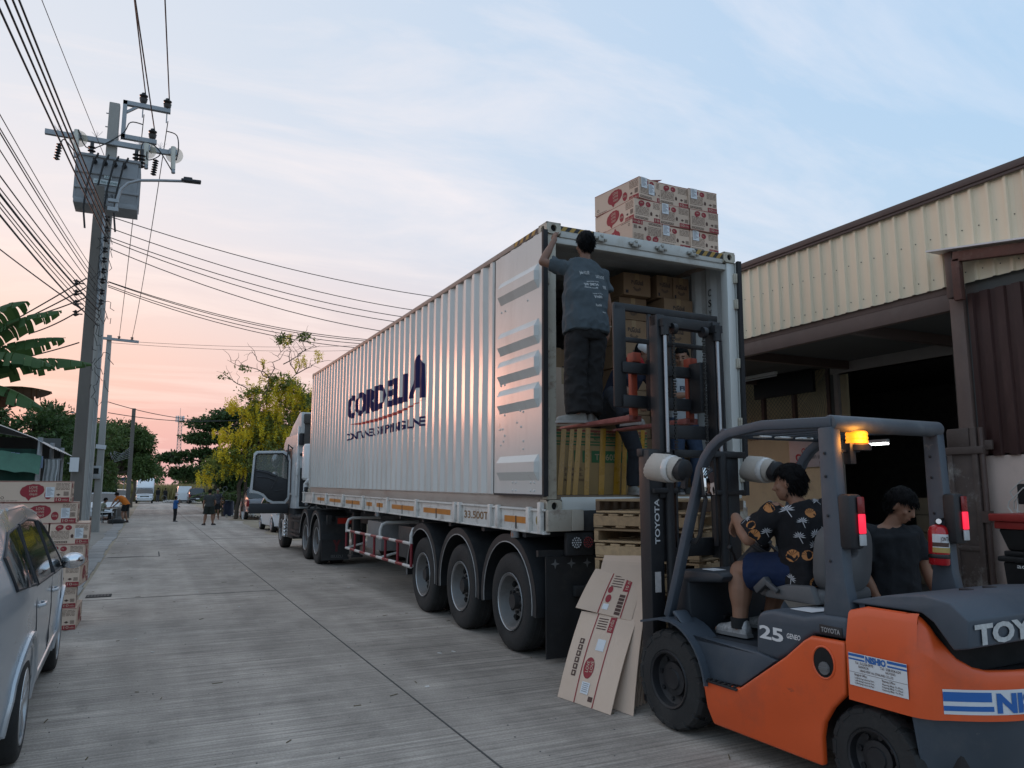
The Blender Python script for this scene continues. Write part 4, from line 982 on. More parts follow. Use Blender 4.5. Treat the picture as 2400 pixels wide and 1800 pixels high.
carton('topmost printed carton above the silver car with red bubble print', (-.84-CLn/2, 10.58+CWd/2, 1.492), R(90), G2, 1, False, [('l', -.16, .12)])
carton('topmost printed carton at the far left above the silver car', (-.86-1.5*CLn, 10.6+CWd/2, 1.492), R(90.5), G2, 0, False, [('l', .2, .12)])

# cartons inside the container -------------------------------------------------
def plain_carton(label, x0, x1, y0, y1, z0, z1, group, m=None, logo=True, rz=0., alt=0):
    t = thing('brown_carton', label, 'carton', ((x0+x1)/2, (y0+y1)/2, z0), (0, 0, rz), group)
    w, l, h = (x1-x0)/2, (y1-y0)/2, z1-z0
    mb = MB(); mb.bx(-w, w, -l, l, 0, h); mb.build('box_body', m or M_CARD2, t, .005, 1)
    if logo:
        mb = MB(); s = min(w*.9, h*.42)
        a0 = Vector((0, -l-.002, h*.5))
        n = 16; q = [(s*.55*math.cos(R(200+i*140/n)), -.02+s*.55*math.sin(R(200+i*140/n))) for i in range(n+1)]
        q2 = [(u*.62, v*.62) for u, v in q]
        for i in range(0, n, 2): mb.add([a0+Vector((u, 0, v)) for u, v in (q[i], q[i+1], q2[i+1], q2[i])], [(0, 1, 2, 3)])
        text(mb, 'ชิปโปเล่', a0+Vector((0, 0, 0)), (1, 0, 0), (0, 0, 1), s*.5, s*1.5, 0, .03, 'C')
        mb.add([a0+Vector(p) for p in ((-w*.85, 0, -h*.42), (-w*.65, 0, -h*.42), (-w*.65, 0, -h*.28), (-w*.85, 0, -h*.28))], [(0, 1, 2, 3)])
        mb.build('print', mat('carton_black_ink', (.03, .025, .03), .7), t, fix=False)
    mb = MB(); mb.bx(-.03, .03, -l-.0015, -l, h*.72, h); mb.bx(-.03, .03, -l, l, h, h+.0015); mb.build('tape', mat('packing_tape', (.30, .20, .10), .35), t)
    return t
G3 = 'brown cartons loaded in the container'
FL = 1.43+.158
rr = random.Random(11)
cols = [(3.60, 4.00), (4.01, 4.41), (4.42, 4.84), (4.88, 5.28), (5.39, 5.83)]
cn = ('first from the left post', 'second from the left post', 'third from the left post', 'second from the right wall', 'beside the right wall')
for c, (xa, xb) in enumerate(cols):
    z = FL+.08; k = 0
    zt = (3.75, 3.3, 3.35, 4.05, 3.92)[c]
    while z < zt-.05:
        h = .275 if k % 3 else .29
        y0 = (7.75, 7.9, 7.9, 7.25, 7.15)[c]+rr.uniform(-.04, .06)
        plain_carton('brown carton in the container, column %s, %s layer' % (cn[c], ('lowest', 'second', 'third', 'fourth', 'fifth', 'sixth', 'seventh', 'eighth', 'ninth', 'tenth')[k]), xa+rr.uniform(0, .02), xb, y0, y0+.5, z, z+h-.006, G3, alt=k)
        z += h; k += 1
for i, (xa, xb) in enumerate(((5.36, 5.59), (5.60, 5.84))):
    plain_carton('small brown carton on top of the stack by the right wall, %s one' % ('left', 'right')[i], xa, xb, 7.2, 7.6, 3.915+(.0 if i else .005), 4.20, G3)
plain_carton('plain tan carton beside the legs of the standing man', 3.72, 4.25, 7.05, 7.6, 2.31, 2.95, G3, M_CARD, False)
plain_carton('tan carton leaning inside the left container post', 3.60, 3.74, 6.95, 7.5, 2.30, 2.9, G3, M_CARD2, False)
# big taped machine carton
t = thing('machine_carton', 'large yellow-taped machine carton with green band at the container mouth', 'carton', (4.33, 6.86, FL))
w, l, h = .585, .34, .70
mb = MB(); mb.bx(-w, w, 0, 2*l, 0, h); mb.build('box_body', mat('yellow_cardboard', (.30, .20, .085), .7, var=.12, scale=2.5, dirt=(.2, .13, .06), damt=.5), t, .012)
M_TAPE = mat('yellow_tape', (.42, .22, .02), .25, var=.25, scale=6, coat=.5)
mb = MB(); rr = random.Random(5)
def tape(mb, x0, x1, wd):
    mb.add([(x0-wd, -.006, h+.001), (x0+wd, -.006, h+.001), (x1+wd, -.006, .0), (x1-wd, -.006, .0)], [(0, 1, 2, 3)])
for x0, x1, wd in ((-.46, -.52, .03), (-.36, -.42, .025), (-.27, -.34, .03), (-.17, -.2, .03), (.02, -.02, .035), (.22, .17, .04), (.30, .26, .028), (.44, .41, .03), (.53, .5, .025)): tape(mb, x0, x1, wd)
mb.build('tape', M_TAPE, t, fix=False)
M_GRN = mat('green_print', (.02, .11, .035), .6, var=.1)
mb = MB()
for k in range(3): mb.add([(-w, -.003, h*.97-k*.032), (w, -.003, h*.97-k*.032), (w, -.003, h*.945-k*.032), (-w, -.003, h*.945-k*.032)], [(0, 1, 2, 3)], 0 if k == 0 else 1)
for k in range(2): mb.add([(-w, -.003, h*.80-k*.03), (w, -.003, h*.80-k*.03), (w, -.003, h*.78-k*.03), (-w, -.003, h*.78-k*.03)], [(0, 1, 2, 3)], 1)
for a, b in ((-.34, -.28), (-.24, -.18), (-.13, .2), (.24, .34), (.38, .44), (.46, .58)): mb.add([(a, -.003, h*.48), (b, -.003, h*.48), (b, -.003, h*.66), (a, -.003, h*.66)], [(0, 1, 2, 3)], 1)
text(mb, 'T-0605', (-.09, -.0045, h*.52), (1, 0, 0), (0, 0, 1), .065, .27, 2)
text(mb, 'CHU PU CHUNG', (-.10, -.0045, h*.885), (1, 0, 0), (0, 0, 1), .04, .34, 0); text(mb, 'AUTO MACHINERY', (-.10, -.0045, h*.815), (1, 0, 0), (0, 0, 1), .035, .34, 1)
text(mb, 'CHU PU CHUNG', (.30, -.0045, h*.885), (1, 0, 0), (0, 0, 1), .04, .27, 0); text(mb, 'AUTO MACH', (.30, -.0045, h*.815), (1, 0, 0), (0, 0, 1), .035, .26, 1)
for i, s in enumerate(('35 KGS.', '39 KGS.', 'MADE IN TAIWAN')): text(mb, s, (-.46, -.0035, h*(.36-.08*i)), (1, 0, 0), (0, 0, 1), .03, .24 if i == 2 else .22, 3)
for i, s in enumerate(('35 KGS.', '39 KGS.', 'MADE IN TAIWAN')): text(mb, s, (.34, -.0035, h*(.36-.08*i)), (1, 0, 0), (0, 0, 1), .03, .2, 3)
mb.build('print', [mat('brick_red_print', (.22, .035, .025), .6), M_GRN, mat('bare_card_print', (.30, .24, .15), .6), M_CBRN], t, fix=False)

# ------------------------------------------------------------------ pallets
M_WOOD = [mat('pallet_wood_a', (.34, .225, .125), .85, var=.22, scale=3, stretch=(.5, 6, 6), bump=.15, bscale=30, orand=.35, dirt=(.16, .10, .06), damt=.5, dscale=2),
          mat('pallet_wood_b', (.42, .29, .165), .85, var=.2, scale=3, stretch=(.5, 6, 6), bump=.15, bscale=30, orand=.35, dirt=(.22, .15, .09), damt=.5, dscale=2),
          mat('pallet_wood_dark', (.115, .07, .042), .85, var=.25, scale=3, stretch=(.5, 6, 6), bump=.15, bscale=30)]
PW, PD = 1.14, .98
def pmesh(sx, sy, sz, m): mb = MB(); mb.box((0, 0, 0), (sx, sy, sz)); return mb.mesh('board', m, .003, 1)
PBM = {}
def pb(key, d, m):
    if (key, m) not in PBM: PBM[(key, m)] = pmesh(*d, M_WOOD[m])
    return PBM[(key, m)]
def pallet(label, loc, rz, turned, group, dark=False):
    t = thing('pallet', label, 'pallet', loc, (0, 0, rz), group)
    L, W = (PD, PW) if turned else (PW, PD)
    q = obj('deck', None, t, (0, 0, 0), (0, 0, R(90) if turned else 0))
    rr = random
    for k in range(7):
        y = -W/2+.05+(W-.1)*k/6
        obj('deck_board', pb('d%d' % turned, (L, .094, .018), rr.choice((0, 1, 1))), q, (rr.uniform(-.006, .006), y, .120), (0, 0, rr.uniform(-.006, .006)))
    for k in range(3):
        x = -L/2+.022+(L-.044)*k/2
        obj('stringer', pb('s%d' % turned, (.044, W, .084), 2 if dark else rr.choice((0, 1))), q, (x, 0, .069))
    for k in range(5):
        y = -W/2+.05+(W-.1)*k/4
        obj('base_board', pb('d%d' % turned, (L, .094, .018), rr.choice((0, 1, 1))), q, (rr.uniform(-.006, .006), y, .018), (0, 0, rr.uniform(-.006, .006)))
    return t
PN = ('bottom', 'second', 'third', 'fourth', 'fifth', 'sixth', 'seventh', 'eighth', 'ninth', 'tenth', 'eleventh', 'topmost')
for k in range(12):
    pallet('wooden pallet behind the forklift mast, %s in its stack' % PN[k], (4.40+random.uniform(-.012, .012), 5.80+random.uniform(-.012, .012), -.008+.1305*k+.001), R(29.6+random.uniform(-1.2, 1.2)), k % 2 == 1, 'pallets stacked behind the forklift', k == 11)

# ------------------------------------------------------------------ flattened cartons leaning on the pallets
def bil(q, u, v): return (q[0]*(1-u)+q[1]*u)*(1-v)+(q[3]*(1-u)+q[2]*u)*v
def flat_carton(label, q, prints, bow=.02, seed=0):
    """q: bottom-left, bottom-right, top-right, top-left"""
    q = [Vector(p) for p in q]; o = (q[0]+q[1])/2
    q = [p-o for p in q]
    t = thing('flattened_carton', label, 'carton', o, (0, 0, 0), 'flattened cartons leaning on the pallets')
    nrm = ((q[1]-q[0]).cross(q[3]-q[0])).normalized()
    def at(u, v, d): return bil(q, u, v)+nrm*(d+bow*math.sin(math.pi*v)*(1+.3*math.sin(6*u+seed)))
    mb = MB(); nu, nv = 6, 12
    for d in (0, -.006): mb.add([at(i/nu, j/nv, d) for j in range(nv+1) for i in range(nu+1)], [(j*(nu+1)+i, j*(nu+1)+i+1, (j+1)*(nu+1)+i+1, (j+1)*(nu+1)+i) for j in range(nv) for i in range(nu)])
    k = (nu+1)*(nv+1)
    rim = [i for i in range(nu+1)]+[j*(nu+1)+nu for j in range(1, nv+1)]+[nv*(nu+1)+i for i in range(nu-1, -1, -1)]+[j*(nu+1) for j in range(nv-1, 0, -1)]
    base = len(mb.v)-2*k
    for a, b in zip(rim, rim[1:]+rim[:1]): mb.f.append((base+a, base+b, base+k+b, base+k+a)); mb.m.append(0)
    mb.build('sheet', M_CARD, t)
    if prints:
        mb = MB()
        def strip(k, pts, d=.0025):
            V, F = flat_panel([pts], (.1, .07), lambda u, v: at(u, v, d)); mb.add(V, F, k)
        def tx(s, u, v, h, w, k, rot=True):
            Vg, Fg, x0, x1, y0, y1 = glyphs(s, .01)
            mb.add([at(u-(p[1]/y1)*h if rot else u+(p[0]-x0)/(x1-x0)*w, v+(p[0]-x0)/(x1-x0)*w if rot else v+p[1]/y1*h, .0035) for p in Vg], Fg, k)
        prints(strip, tx)
        mb.build('print', [M_CREDP, M_CBRN, M_CTXT, M_STICK, M_GREY], t, fix=False)
    return t
def prn(strip, tx):
    for u in (.32, .66): strip(0, [(u, 0), (u+.018, 0), (u+.018, 1), (u, 1)])
    strip(0, [(.57, .80), (.66, .80), (.66, .98), (.57, .98)]); tx('10 กรัม', .645, .82, .06, .13, 2)
    for v in (.82, .85, .88, .91, .94): strip(1, [(.37, v), (.54, v), (.54, v+.012), (.37, v+.012)])
    strip(0, [(.45+.09*math.cos(a), .38+.115*math.sin(a)) for a in np.linspace(0, 6.283, 20, endpoint=False)])
    tx('LOVE', .45, .33, .05, .12, 2); tx('LOVE', .52, .34, .05, .12, 2)
    strip(3, [(.47, .58), (.61, .58), (.61, .71), (.47, .71)]); strip(3, [(.40, .11), (.54, .11), (.54, .23), (.40, .23)], .004)
    for i in range(5): strip(4, [(.42, .13+.02*i), (.52, .13+.02*i), (.52, .137+.02*i), (.42, .137+.02*i)], .005)
    for i in range(6): strip(1, [(.16, .26+.072*i), (.24, .26+.072*i), (.24, .32+.072*i), (.16, .32+.072*i)]); strip(2, [(.185, .275+.072*i), (.215, .275+.072*i), (.215, .305+.072*i), (.185, .305+.072*i)], .0035)
    strip(1, [(.56, .05), (.64, .05), (.64, .10), (.56, .10)])
def prn2(strip, tx):
    for i in range(6): strip(1, [(.42, .18+.09*i), (.62, .18+.09*i), (.62, .255+.09*i), (.42, .255+.09*i)]); strip(2, [(.48, .20+.09*i), (.56, .20+.09*i), (.56, .235+.09*i), (.48, .235+.09*i)], .0035)
def prn3(strip, tx):
    for u in (.40, .80): strip(0, [(u, 0), (u+.02, 0), (u+.02, 1), (u, 1)])
    strip(0, [(.70, .55), (.80, .55), (.80, .98), (.70, .98)]); tx('10 กรัม', .785, .60, .06, .30, 2)
    for v in (.62, .68, .74, .80, .86, .92): strip(1, [(.46, v), (.66, v), (.66, v+.02), (.46, v+.02)])
    for i in range(6): strip(1, [(.68, .04+.075*i), (.78, .04+.075*i), (.78, .10+.075*i), (.68, .10+.075*i)])
    strip(0, [(.50+.05*math.cos(a), .34+.09*math.sin(a)) for a in np.linspace(0, 6.283, 16, endpoint=False)]); strip(0, [(.48+.045*math.cos(a), .54+.08*math.sin(a)) for a in np.linspace(0, 6.283, 16, endpoint=False)])
    strip(3, [(.45, .10), (.55, .10), (.55, .22), (.45, .22)])
flat_carton('front flattened carton with red bubble print leaning on the pallets', [(3.055, 5.56, .003), (3.165, 4.955, .003), (3.63, 5.27, .60), (3.395, 5.74, .62)], prn, .015)
flat_carton('short folded carton flap above the front flattened carton', [(3.36, 5.78, .645), (3.60, 5.30, .59), (3.86, 5.46, .93), (3.62, 5.87, .95)], prn3, .008)
flat_carton('flattened carton with black handling marks between the front sheet and the tyre', [(3.22, 5.42, .003), (3.30, 4.86, .003), (3.88, 5.40, .95), (3.72, 5.82, .97)], prn2, .02, 1)
for i in range(5):
    flat_carton('plain flattened carton leaning on the pallets, number %s from the front sheet' % ('two', 'three', 'four', 'five', 'six')[i], [(3.26+.045*i, 5.55+.02*i, .003), (3.38+.045*i, 5.00+.02*i, .003), (3.93+.012*i, 5.36+.006*i, 1.0+.022*i), (3.67+.012*i, 5.84+.006*i, 1.0+.022*i)], None, .015, i)
# ------------------------------------------------------------------ forklift
M_FOR = mat('forklift_orange', (.66, .088, .014), .38, var=.06, scale=2, coat=.25, dirt=(.40, .075, .03), damt=.6, dscale=2.2, crough=.25, scuff=((.16, .05, .03), .75, 3.5, (1, .45, 1)))
M_FGR = mat('forklift_grey', (.052, .066, .084), .48, var=.15, scale=3, dirt=(.10, .105, .11), damt=.5, dscale=2.8, scuff=((.20, .20, .19), .6, 5, (1, .5, 1)))
M_FBK = mat('forklift_black', (.012, .012, .014), .5, var=.3, scale=4, dirt=(.05, .048, .045), damt=.5, dscale=3)
M_FDG = mat('cowl_plastic', (.022, .026, .032), .5, var=.2, scale=4)
M_SEAT = mat('grey_vinyl', (.10, .10, .102), .6, var=.15, bump=.05, bscale=150)
M_ROD = mat('chrome_rod', (.33, .34, .36), .3, 1., var=.05)
M_WLET = mat('white_letter', (.62, .62, .62), .5, var=.08)
M_BLUE = mat('blue_print', (.015, .11, .36), .5, var=.05)
M_RORG = mat('worn_orange', (.30, .045, .018), .55, var=.3, scale=7, dirt=(.10, .05, .035), damt=.7, dscale=6)
M_RFRK = mat('worn_fork', (.22, .06, .05), .5, .2, var=.35, scale=9, dirt=(.25, .22, .2), damt=.6, dscale=9)
fk = thing('forklift', 'orange and grey forklift with raised mast in front of the container', 'forklift', (3.92, 4.48, 0), (0, 0, R(2.5)))
FX = lambda a: (lambda u, v, w=0: (a, u, v))
def fprism(name, poly, a0, a1, m, bevel=.012, seg=2, par=None):
    mb = MB(); mb.prism(poly, a0, a1, lambda u, v, w: (w, u, v)); return mb.build(name, m, par or fk, bevel, seg)
# drive and steer wheels
def fl_wheel(c, r, w, out, lugs):
    t = obj('wheel', None, fk, c)
    mb = MB(); mb.lathe([(r*.54, -w*.42), (r*.60, -w*.5), (r*.80, -w*.5), (r*.93, -w*.47), (r*.955, -w*.40), (r*.955, w*.40), (r*.93, w*.47), (r*.80, w*.5), (r*.60, w*.5), (r*.54, w*.42)], (0, 0, 0), (1, 0, 0), 40)
    for k in range(lugs):
        for s in (-1, 1):
            a = 2*math.pi*(k+(.5 if s > 0 else 0))/lugs; da = .36*2*math.pi/lugs
            P = []
            for (x, da0, rr_) in ((0, .25, r), (s*w*.36, 0, r), (s*w*.50, 0, r*.95), (s*w*.51, 0, r*.86)):
                for sg in (-1, 1):
                    an = a+da*sg+da0*2*math.pi/lugs; P.append((x, rr_*math.cos(an), rr_*math.sin(an)))
            for (x, da0, rr_) in ((0, .25, r*.94), (s*w*.36, 0, r*.94), (s*w*.46, 0, r*.92), (s*w*.47, 0, r*.85)):
                for sg in (-1, 1):
                    an = a+da*sg*1.12+da0*2*math.pi/lugs; P.append((x, rr_*math.cos(an), rr_*math.sin(an)))
            F = [(0, 1, 3, 2), (2, 3, 5, 4), (4, 5, 7, 6)]
            for i in range(3): F += [(2*i, 2*i+2, 8+2*i+2, 8+2*i), (2*i+1, 8+2*i+1, 8+2*i+3, 2*i+3)]
            F += [(0, 8, 9, 1), (6, 7, 15, 14)]
            mb.add(P, F)
    mb.build('tyre', M_TYRE, t, ang=30)
    e = out*w*.5; mb = MB()
    mb.lathe([(r*.58, e*.95), (r*.56, e*1.06), (r*.52, e*1.0), (r*.50, e*.5), (r*.40, e*.35), (r*.34, e*.3), (r*.33, e*.55), (r*.22, e*.6), (r*.2, e*.7), (.001, e*.72)], (0, 0, 0), (1, 0, 0), 32)
    for k in range(8):
        an = k*math.pi/4+.2; mb.cyl((e*.3, r*.42*math.cos(an), r*.42*math.sin(an)), (e*.52, r*.42*math.cos(an), r*.42*math.sin(an)), .016, None, 6)
    mb.build('rim', M_FBK, t)
for s in (-1, 1):
    fl_wheel((s*.475, .03, .335), .335, .20, s, 16)
    fl_wheel((s*.44, -1.53, .262), .262, .17, s, 15)
# chassis
mb = MB(); mb.bx(-.36, .36, -1.9, .2, .16, .62); mb.build('chassis', M_FBK, fk, .02)
side = [(-.31, .405), (-.64, .425), (-1.02, .685), (-1.16, .80), (-1.21, .83), (-1.435, .835), (-1.42, .56), (-1.33, .47), (-1.27, .38), (-1.25, .30), (-1.25, .15), (-.40, .15), (-.345, .24)]
for s in (-1, 1): fprism('side_panel', side, s*.52, s*.572, M_FOR, .018, 3)
# filler recess on the left panel
mb = MB(); n = 20
q = [(-1.295+.072*math.cos(a), .705+.085*math.sin(a)) for a in np.linspace(0, 6.283, n, endpoint=False)]
mb.add([(-.5735, u, v) for u, v in q], [tuple(range(n))]); mb.build('filler_recess', M_HOLE, fk, fix=False)
mb = MB(); mb.cyl((-.545, -1.30, .675), (-.582, -1.30, .675), .038, .034, 16); mb.bx(-.588, -.58, -1.33, -1.27, .668, .682); mb.build('filler_cap', mat('cap_grey', (.12, .12, .12), .5), fk)
mb = MB(); mb.tube([(-.573, u, v) for u, v in q+[q[0]]], .006, 6); mb.build('recess_rim', M_FOR, fk)
# dark lower body, floor, engine cover
skirt = [(.02, .80), (-.02, .80), (-.16, .655), (-.60, .665), (-.78, .665), (-.93, .64), (-.63, .43), (-.33, .41), (-.31, .52), (-.16, .66), (-.03, .74)]
for s in (-1, 1): fprism('floor_side', skirt, s*.42, s*.545, M_FGR, .015, 2)
mb = MB(); mb.bx(-.44, .44, -.80, .06, .60, .648); mb.build('floor_plate', M_FDG, fk, .006)
cover = [(-.755, .648), (-.77, .86), (-.80, .905), (-.90, .93), (-1.14, .925), (-1.26, .955), (-1.44, .96), (-1.44, .838), (-1.21, .834), (-1.16, .804), (-1.02, .690), (-.93, .64)]
fprism('engine_cover', cover, -.535, .535, M_FGR, .03, 3)
for s in (-1, 1):
    mb = MB(); mb.bx(s*.44, s*.585, -.63, -.335, .405, .418)
    for k in range(6): mb.bx(s*.45, s*.575, -.61+k*.045, -.59+k*.045, .418, .428)
    mb.build('step', M_FBK, fk, .003)
    # front fender
    mb = MB(); P0 = arc(.03, .335, .415, 118, 8, 16); P0 = [(-u+.06, v) for u, v in P0]
    o_ = [(.30, .70), (.10, .745), (-.03, .745)] + [(.03+.40*math.cos(R(a)), .335+.415*math.sin(R(a))) for a in range(110, 176, 8)]
    i_ = [(u, v-.016) for u, v in o_[:3]] + [(.03+.385*math.cos(R(a)), .335+.40*math.sin(R(a))) for a in range(110, 176, 8)]
    poly = o_+i_[::-1]; n = len(poly)
    mb.add([(w, u, v) for w in (s*.36, s*.60) for u, v in poly], [(i, (i+1) % n, n+(i+1) % n, n+i) for i in range(n)])
    m_ = len(o_)
    for w in (0, n): mb.add([mb.v[w+i] for i in range(n)], [(i, i+1, n-2-i, n-1-i) for i in range(m_-1)])
    mb.build('front_fender', M_FGR, fk, ang=50)
# lettering on the cover
mb = MB(); text(mb, '25', (-.5385, -.80, .755), (0, -1, 0), (0, 0, 1), .075, .185, 0, .03); mb.build('lettering', M_WLET, fk)
mb = MB(); text(mb, 'GENEO', (-.5385, -1.01, .785), (0, -1, 0), (0, 0, 1), .028, .10, 0, .02, 'L', .15); mb.build('lettering', M_WLET, fk)
mb = MB(); mb.bx(-.540, -.5355, -1.40, -1.25, .85, .90); pl_ = mb.build('name_plate', M_FBK, fk, .003)
mb = MB(); text(mb, 'TOYOTA', (-.5415, -1.262, .862), (0, -1, 0), (0, 0, 1), .026, .125, 0, .02); mb.build('lettering', mat('grey_letter', (.32, .32, .32), .5), pl_)
mb = MB(); mb.bx(-.42, -.2, -1.1, -.94, .931, .933); mb.build('caution_label', M_STICK, fk)
# counterweight: wall swept round the rear, dipping under the hood lip
def plan(sc=1., dy=0.):
    q = [(-.565*sc, -1.44), (-.565*sc, -1.55), (-.565*sc, -1.66), (-.565*sc, -1.77)]
    for i in range(1, 7):
        t = i/6*R(72); q.append((-.565*sc+.13*(1-math.cos(t)), -1.77+dy-.15*math.sin(t)))
    x0, y0 = q[-1]
    for i in range(1, 9):
        t = i/8; q.append((x0*(1-t), y0-(2.105+dy*0+y0)*(1-(1-t)**2)))
    return q+[(-a_, b_) for a_, b_ in q[-2::-1]]
def cw_top(a_, b_):
    if b_ > -1.86: return 1.032 if b_ < -1.47 else 1.0+.03*(-1.44-b_)/.03
    x = abs(a_)
    for (x0, z0), (x1, z1) in zip(((.60, 1.032), (.535, 1.025), (.49, .96), (.44, .86), (.39, .80), (.30, .775), (0, .77)), ((.535, 1.025), (.49, .96), (.44, .86), (.39, .80), (.30, .775), (0, .77), (-1, .77))):
        if x1 <= x <= x0: return z1+(z0-z1)*(x-x1)/(x0-x1)
    return .77
mb = MB(); pl_o = plan(); rows = []
for lv in (0, .12, .35, .62, .645, .9, .97, 1.0):
    ring = []
    for a_, b_ in pl_o:
        zt = cw_top(a_, b_); z = .545+(zt-.545)*lv
        if lv == 0: z = .545
        ins = (.014 if z > .845 else 0)+(.02 if lv >= 1 else (.006 if lv > .95 else 0))+(.02*max(0, (z-.85)/.18))
        l_ = math.hypot(a_, b_+1.2); ring.append((a_-ins*math.copysign(1, a_)*(1 if b_ > -1.8 else abs(a_)/.57), b_+(ins if b_ < -1.85 else 0), z))
    rows.append(ring)
for dz_, ins in ((-.004, .05), (-.10, .06)):
    rows.append([(a_*(1-ins/.3*.5), b_+(ins if b_ < -1.8 else 0), cw_top(a_, b_)+dz_) for a_, b_ in pl_o])
n = len(pl_o)
mb.add([p for r_ in rows for p in r_], [(i*n+j, i*n+j+1, (i+1)*n+j+1, (i+1)*n+j) for i in range(len(rows)-1) for j in range(n-1)])
mb.add([(a_*.98, b_*.995, .545) for a_, b_ in pl_o], [tuple(range(n))])
mb.build('counterweight', M_FOR, fk, ang=48)
mb = MB(); mb.add([(a_*.96, b_*.99, .745) for a_, b_ in pl_o], [tuple(range(n))]); mb.build('deck', M_FBK, fk)
mb = MB(); mb.loft([[(a_*sx, min(b_*sy, -1.78), z) for a_, b_ in plan()] for z, sx, sy in ((.20, .80, .93), (.36, .90, .96), (.545, .96, .985))], 0, True); mb.build('rear_frame', M_FGR, fk, 0, 2, 50)
fprism('hood', [(-1.41, 1.035), (-1.46, 1.055), (-1.65, 1.10), (-1.86, 1.125), (-1.99, 1.105), (-2.075, 1.035), (-2.07, .905), (-1.99, .885), (-1.90, 1.0), (-1.84, 1.038)], -.50, .50, M_FGR, .03, 3)
mb = MB(); mb.bx(-.42, .42, -1.93, -1.46, .75, 1.03); mb.build('radiator_opening', M_HOLE, fk)
for a in (-.05, .16): MB().cyl((a, -1.80, 1.11), (a, -1.80, 1.124), .035, None, 16).build('hood_cap', M_FBK, fk)
mb = MB(); text(mb, 'TOYOTA', (-.465, -2.081, .922), (1, 0, 0), (0, 0, 1), .092, .93, 0, .045)
mb.build('lettering', mat('worn_white_letter', (.46, .46, .45), .55, var=.3, scale=30), fk)
# hire-company stickers
def hire(par, at, w, h, full=True):
    """at(u,v,d) maps sticker coordinates to the surface"""
    mb = MB()
    def poly(k, q, d): V, F = flat_panel([q], (.06, 0), lambda u, v: at(u, v, d)); mb.add(V, F, k)
    def tx(k, s, u, v, hh, ww, bold=.01, d=.003): Vg, Fg, x0, x1, y0, y1 = glyphs(s, bold); mb.add([at(u+(p[0]-x0)/(x1-x0)*ww, v+p[1]/y1*hh, d) for p in Vg], Fg, k)
    poly(0, [(0, 0), (w, 0), (w, h), (0, h)], .0012)
    if full:
        for (a, b) in ((0, .29), (.68, 1)):
            poly(1, [(w*a, h*.90), (w*b, h*.90), (w*b, h*.98), (w*a, h*.98)], .002); poly(1, [(w*a, h*.79), (w*b, h*.79), (w*b, h*.84), (w*a, h*.84)], .002)
        tx(1, 'NISHIO', w*.31, h*.79, h*.19, w*.35, .05)
        tx(2, 'Tel : 0-2326-0970', w*.12, h*.68, h*.075, w*.32); tx(2, 'BANGKOK', w*.18, h*.58, h*.07, w*.18)
        tx(2, 'Tel : 038-024-624', w*.56, h*.68, h*.075, w*.34); tx(2, 'RAYONG', w*.65, h*.58, h*.07, w*.16)
        tx(2, 'NISHIO RENT ALL (THAILAND) CO.,LTD.', w*.2, h*.47, h*.07, w*.58); poly(2, [(0, h*.41), (w, h*.41), (w, h*.42), (0, h*.42)], .002)
        tx(2, 'Bangkok Office:', w*.1, h*.32, h*.07, w*.22); tx(2, 'Rayong Office:', w*.58, h*.32, h*.07, w*.22)
        for i in range(3): tx(2, 'Ladkrabang Industrial Park', w*.1, h*(.23-.08*i), h*.05, w*.34); tx(2, 'Rayong Map Ta Phut', w*.58, h*(.23-.08*i), h*.05, w*.34)
    else:
        poly(1, [(0, h*.52), (w*.30, h*.52), (w*.30, h*.9), (0, h*.9)], .002); poly(1, [(0, h*.14), (w*.31, h*.14), (w*.31, h*.34), (0, h*.34)], .002)
        tx(1, 'NISHIO', w*.33, h*.12, h*.76, w*.62, .05)
    mb.build('hire_sticker', [M_STICK, M_BLUE, M_CBRN], par, fix=False)
hire(fk, lambda u, v, d: (-.567-d*1.6, -1.455-u, .625+v), .335, .165)
def cwat(s, z, d):
    """point at arc length s along the rounded rear of the counterweight"""
    q = plan(); acc = 0
    for p0, p1 in zip(q[3:], q[4:]):
        l = math.hypot(p1[0]-p0[0], p1[1]-p0[1])
        if acc+l >= s or p1 is q[-1]:
            t = (s-acc)/l; nx, ny = (p1[1]-p0[1])/l, -(p1[0]-p0[0])/l
            return (p0[0]+(p1[0]-p0[0])*t+nx*d, p0[1]+(p1[1]-p0[1])*t+ny*d, z)
        acc += l
hire(fk, lambda u, v, d: cwat(.17+u, .575+v, d*1.5), .75, .115, False)
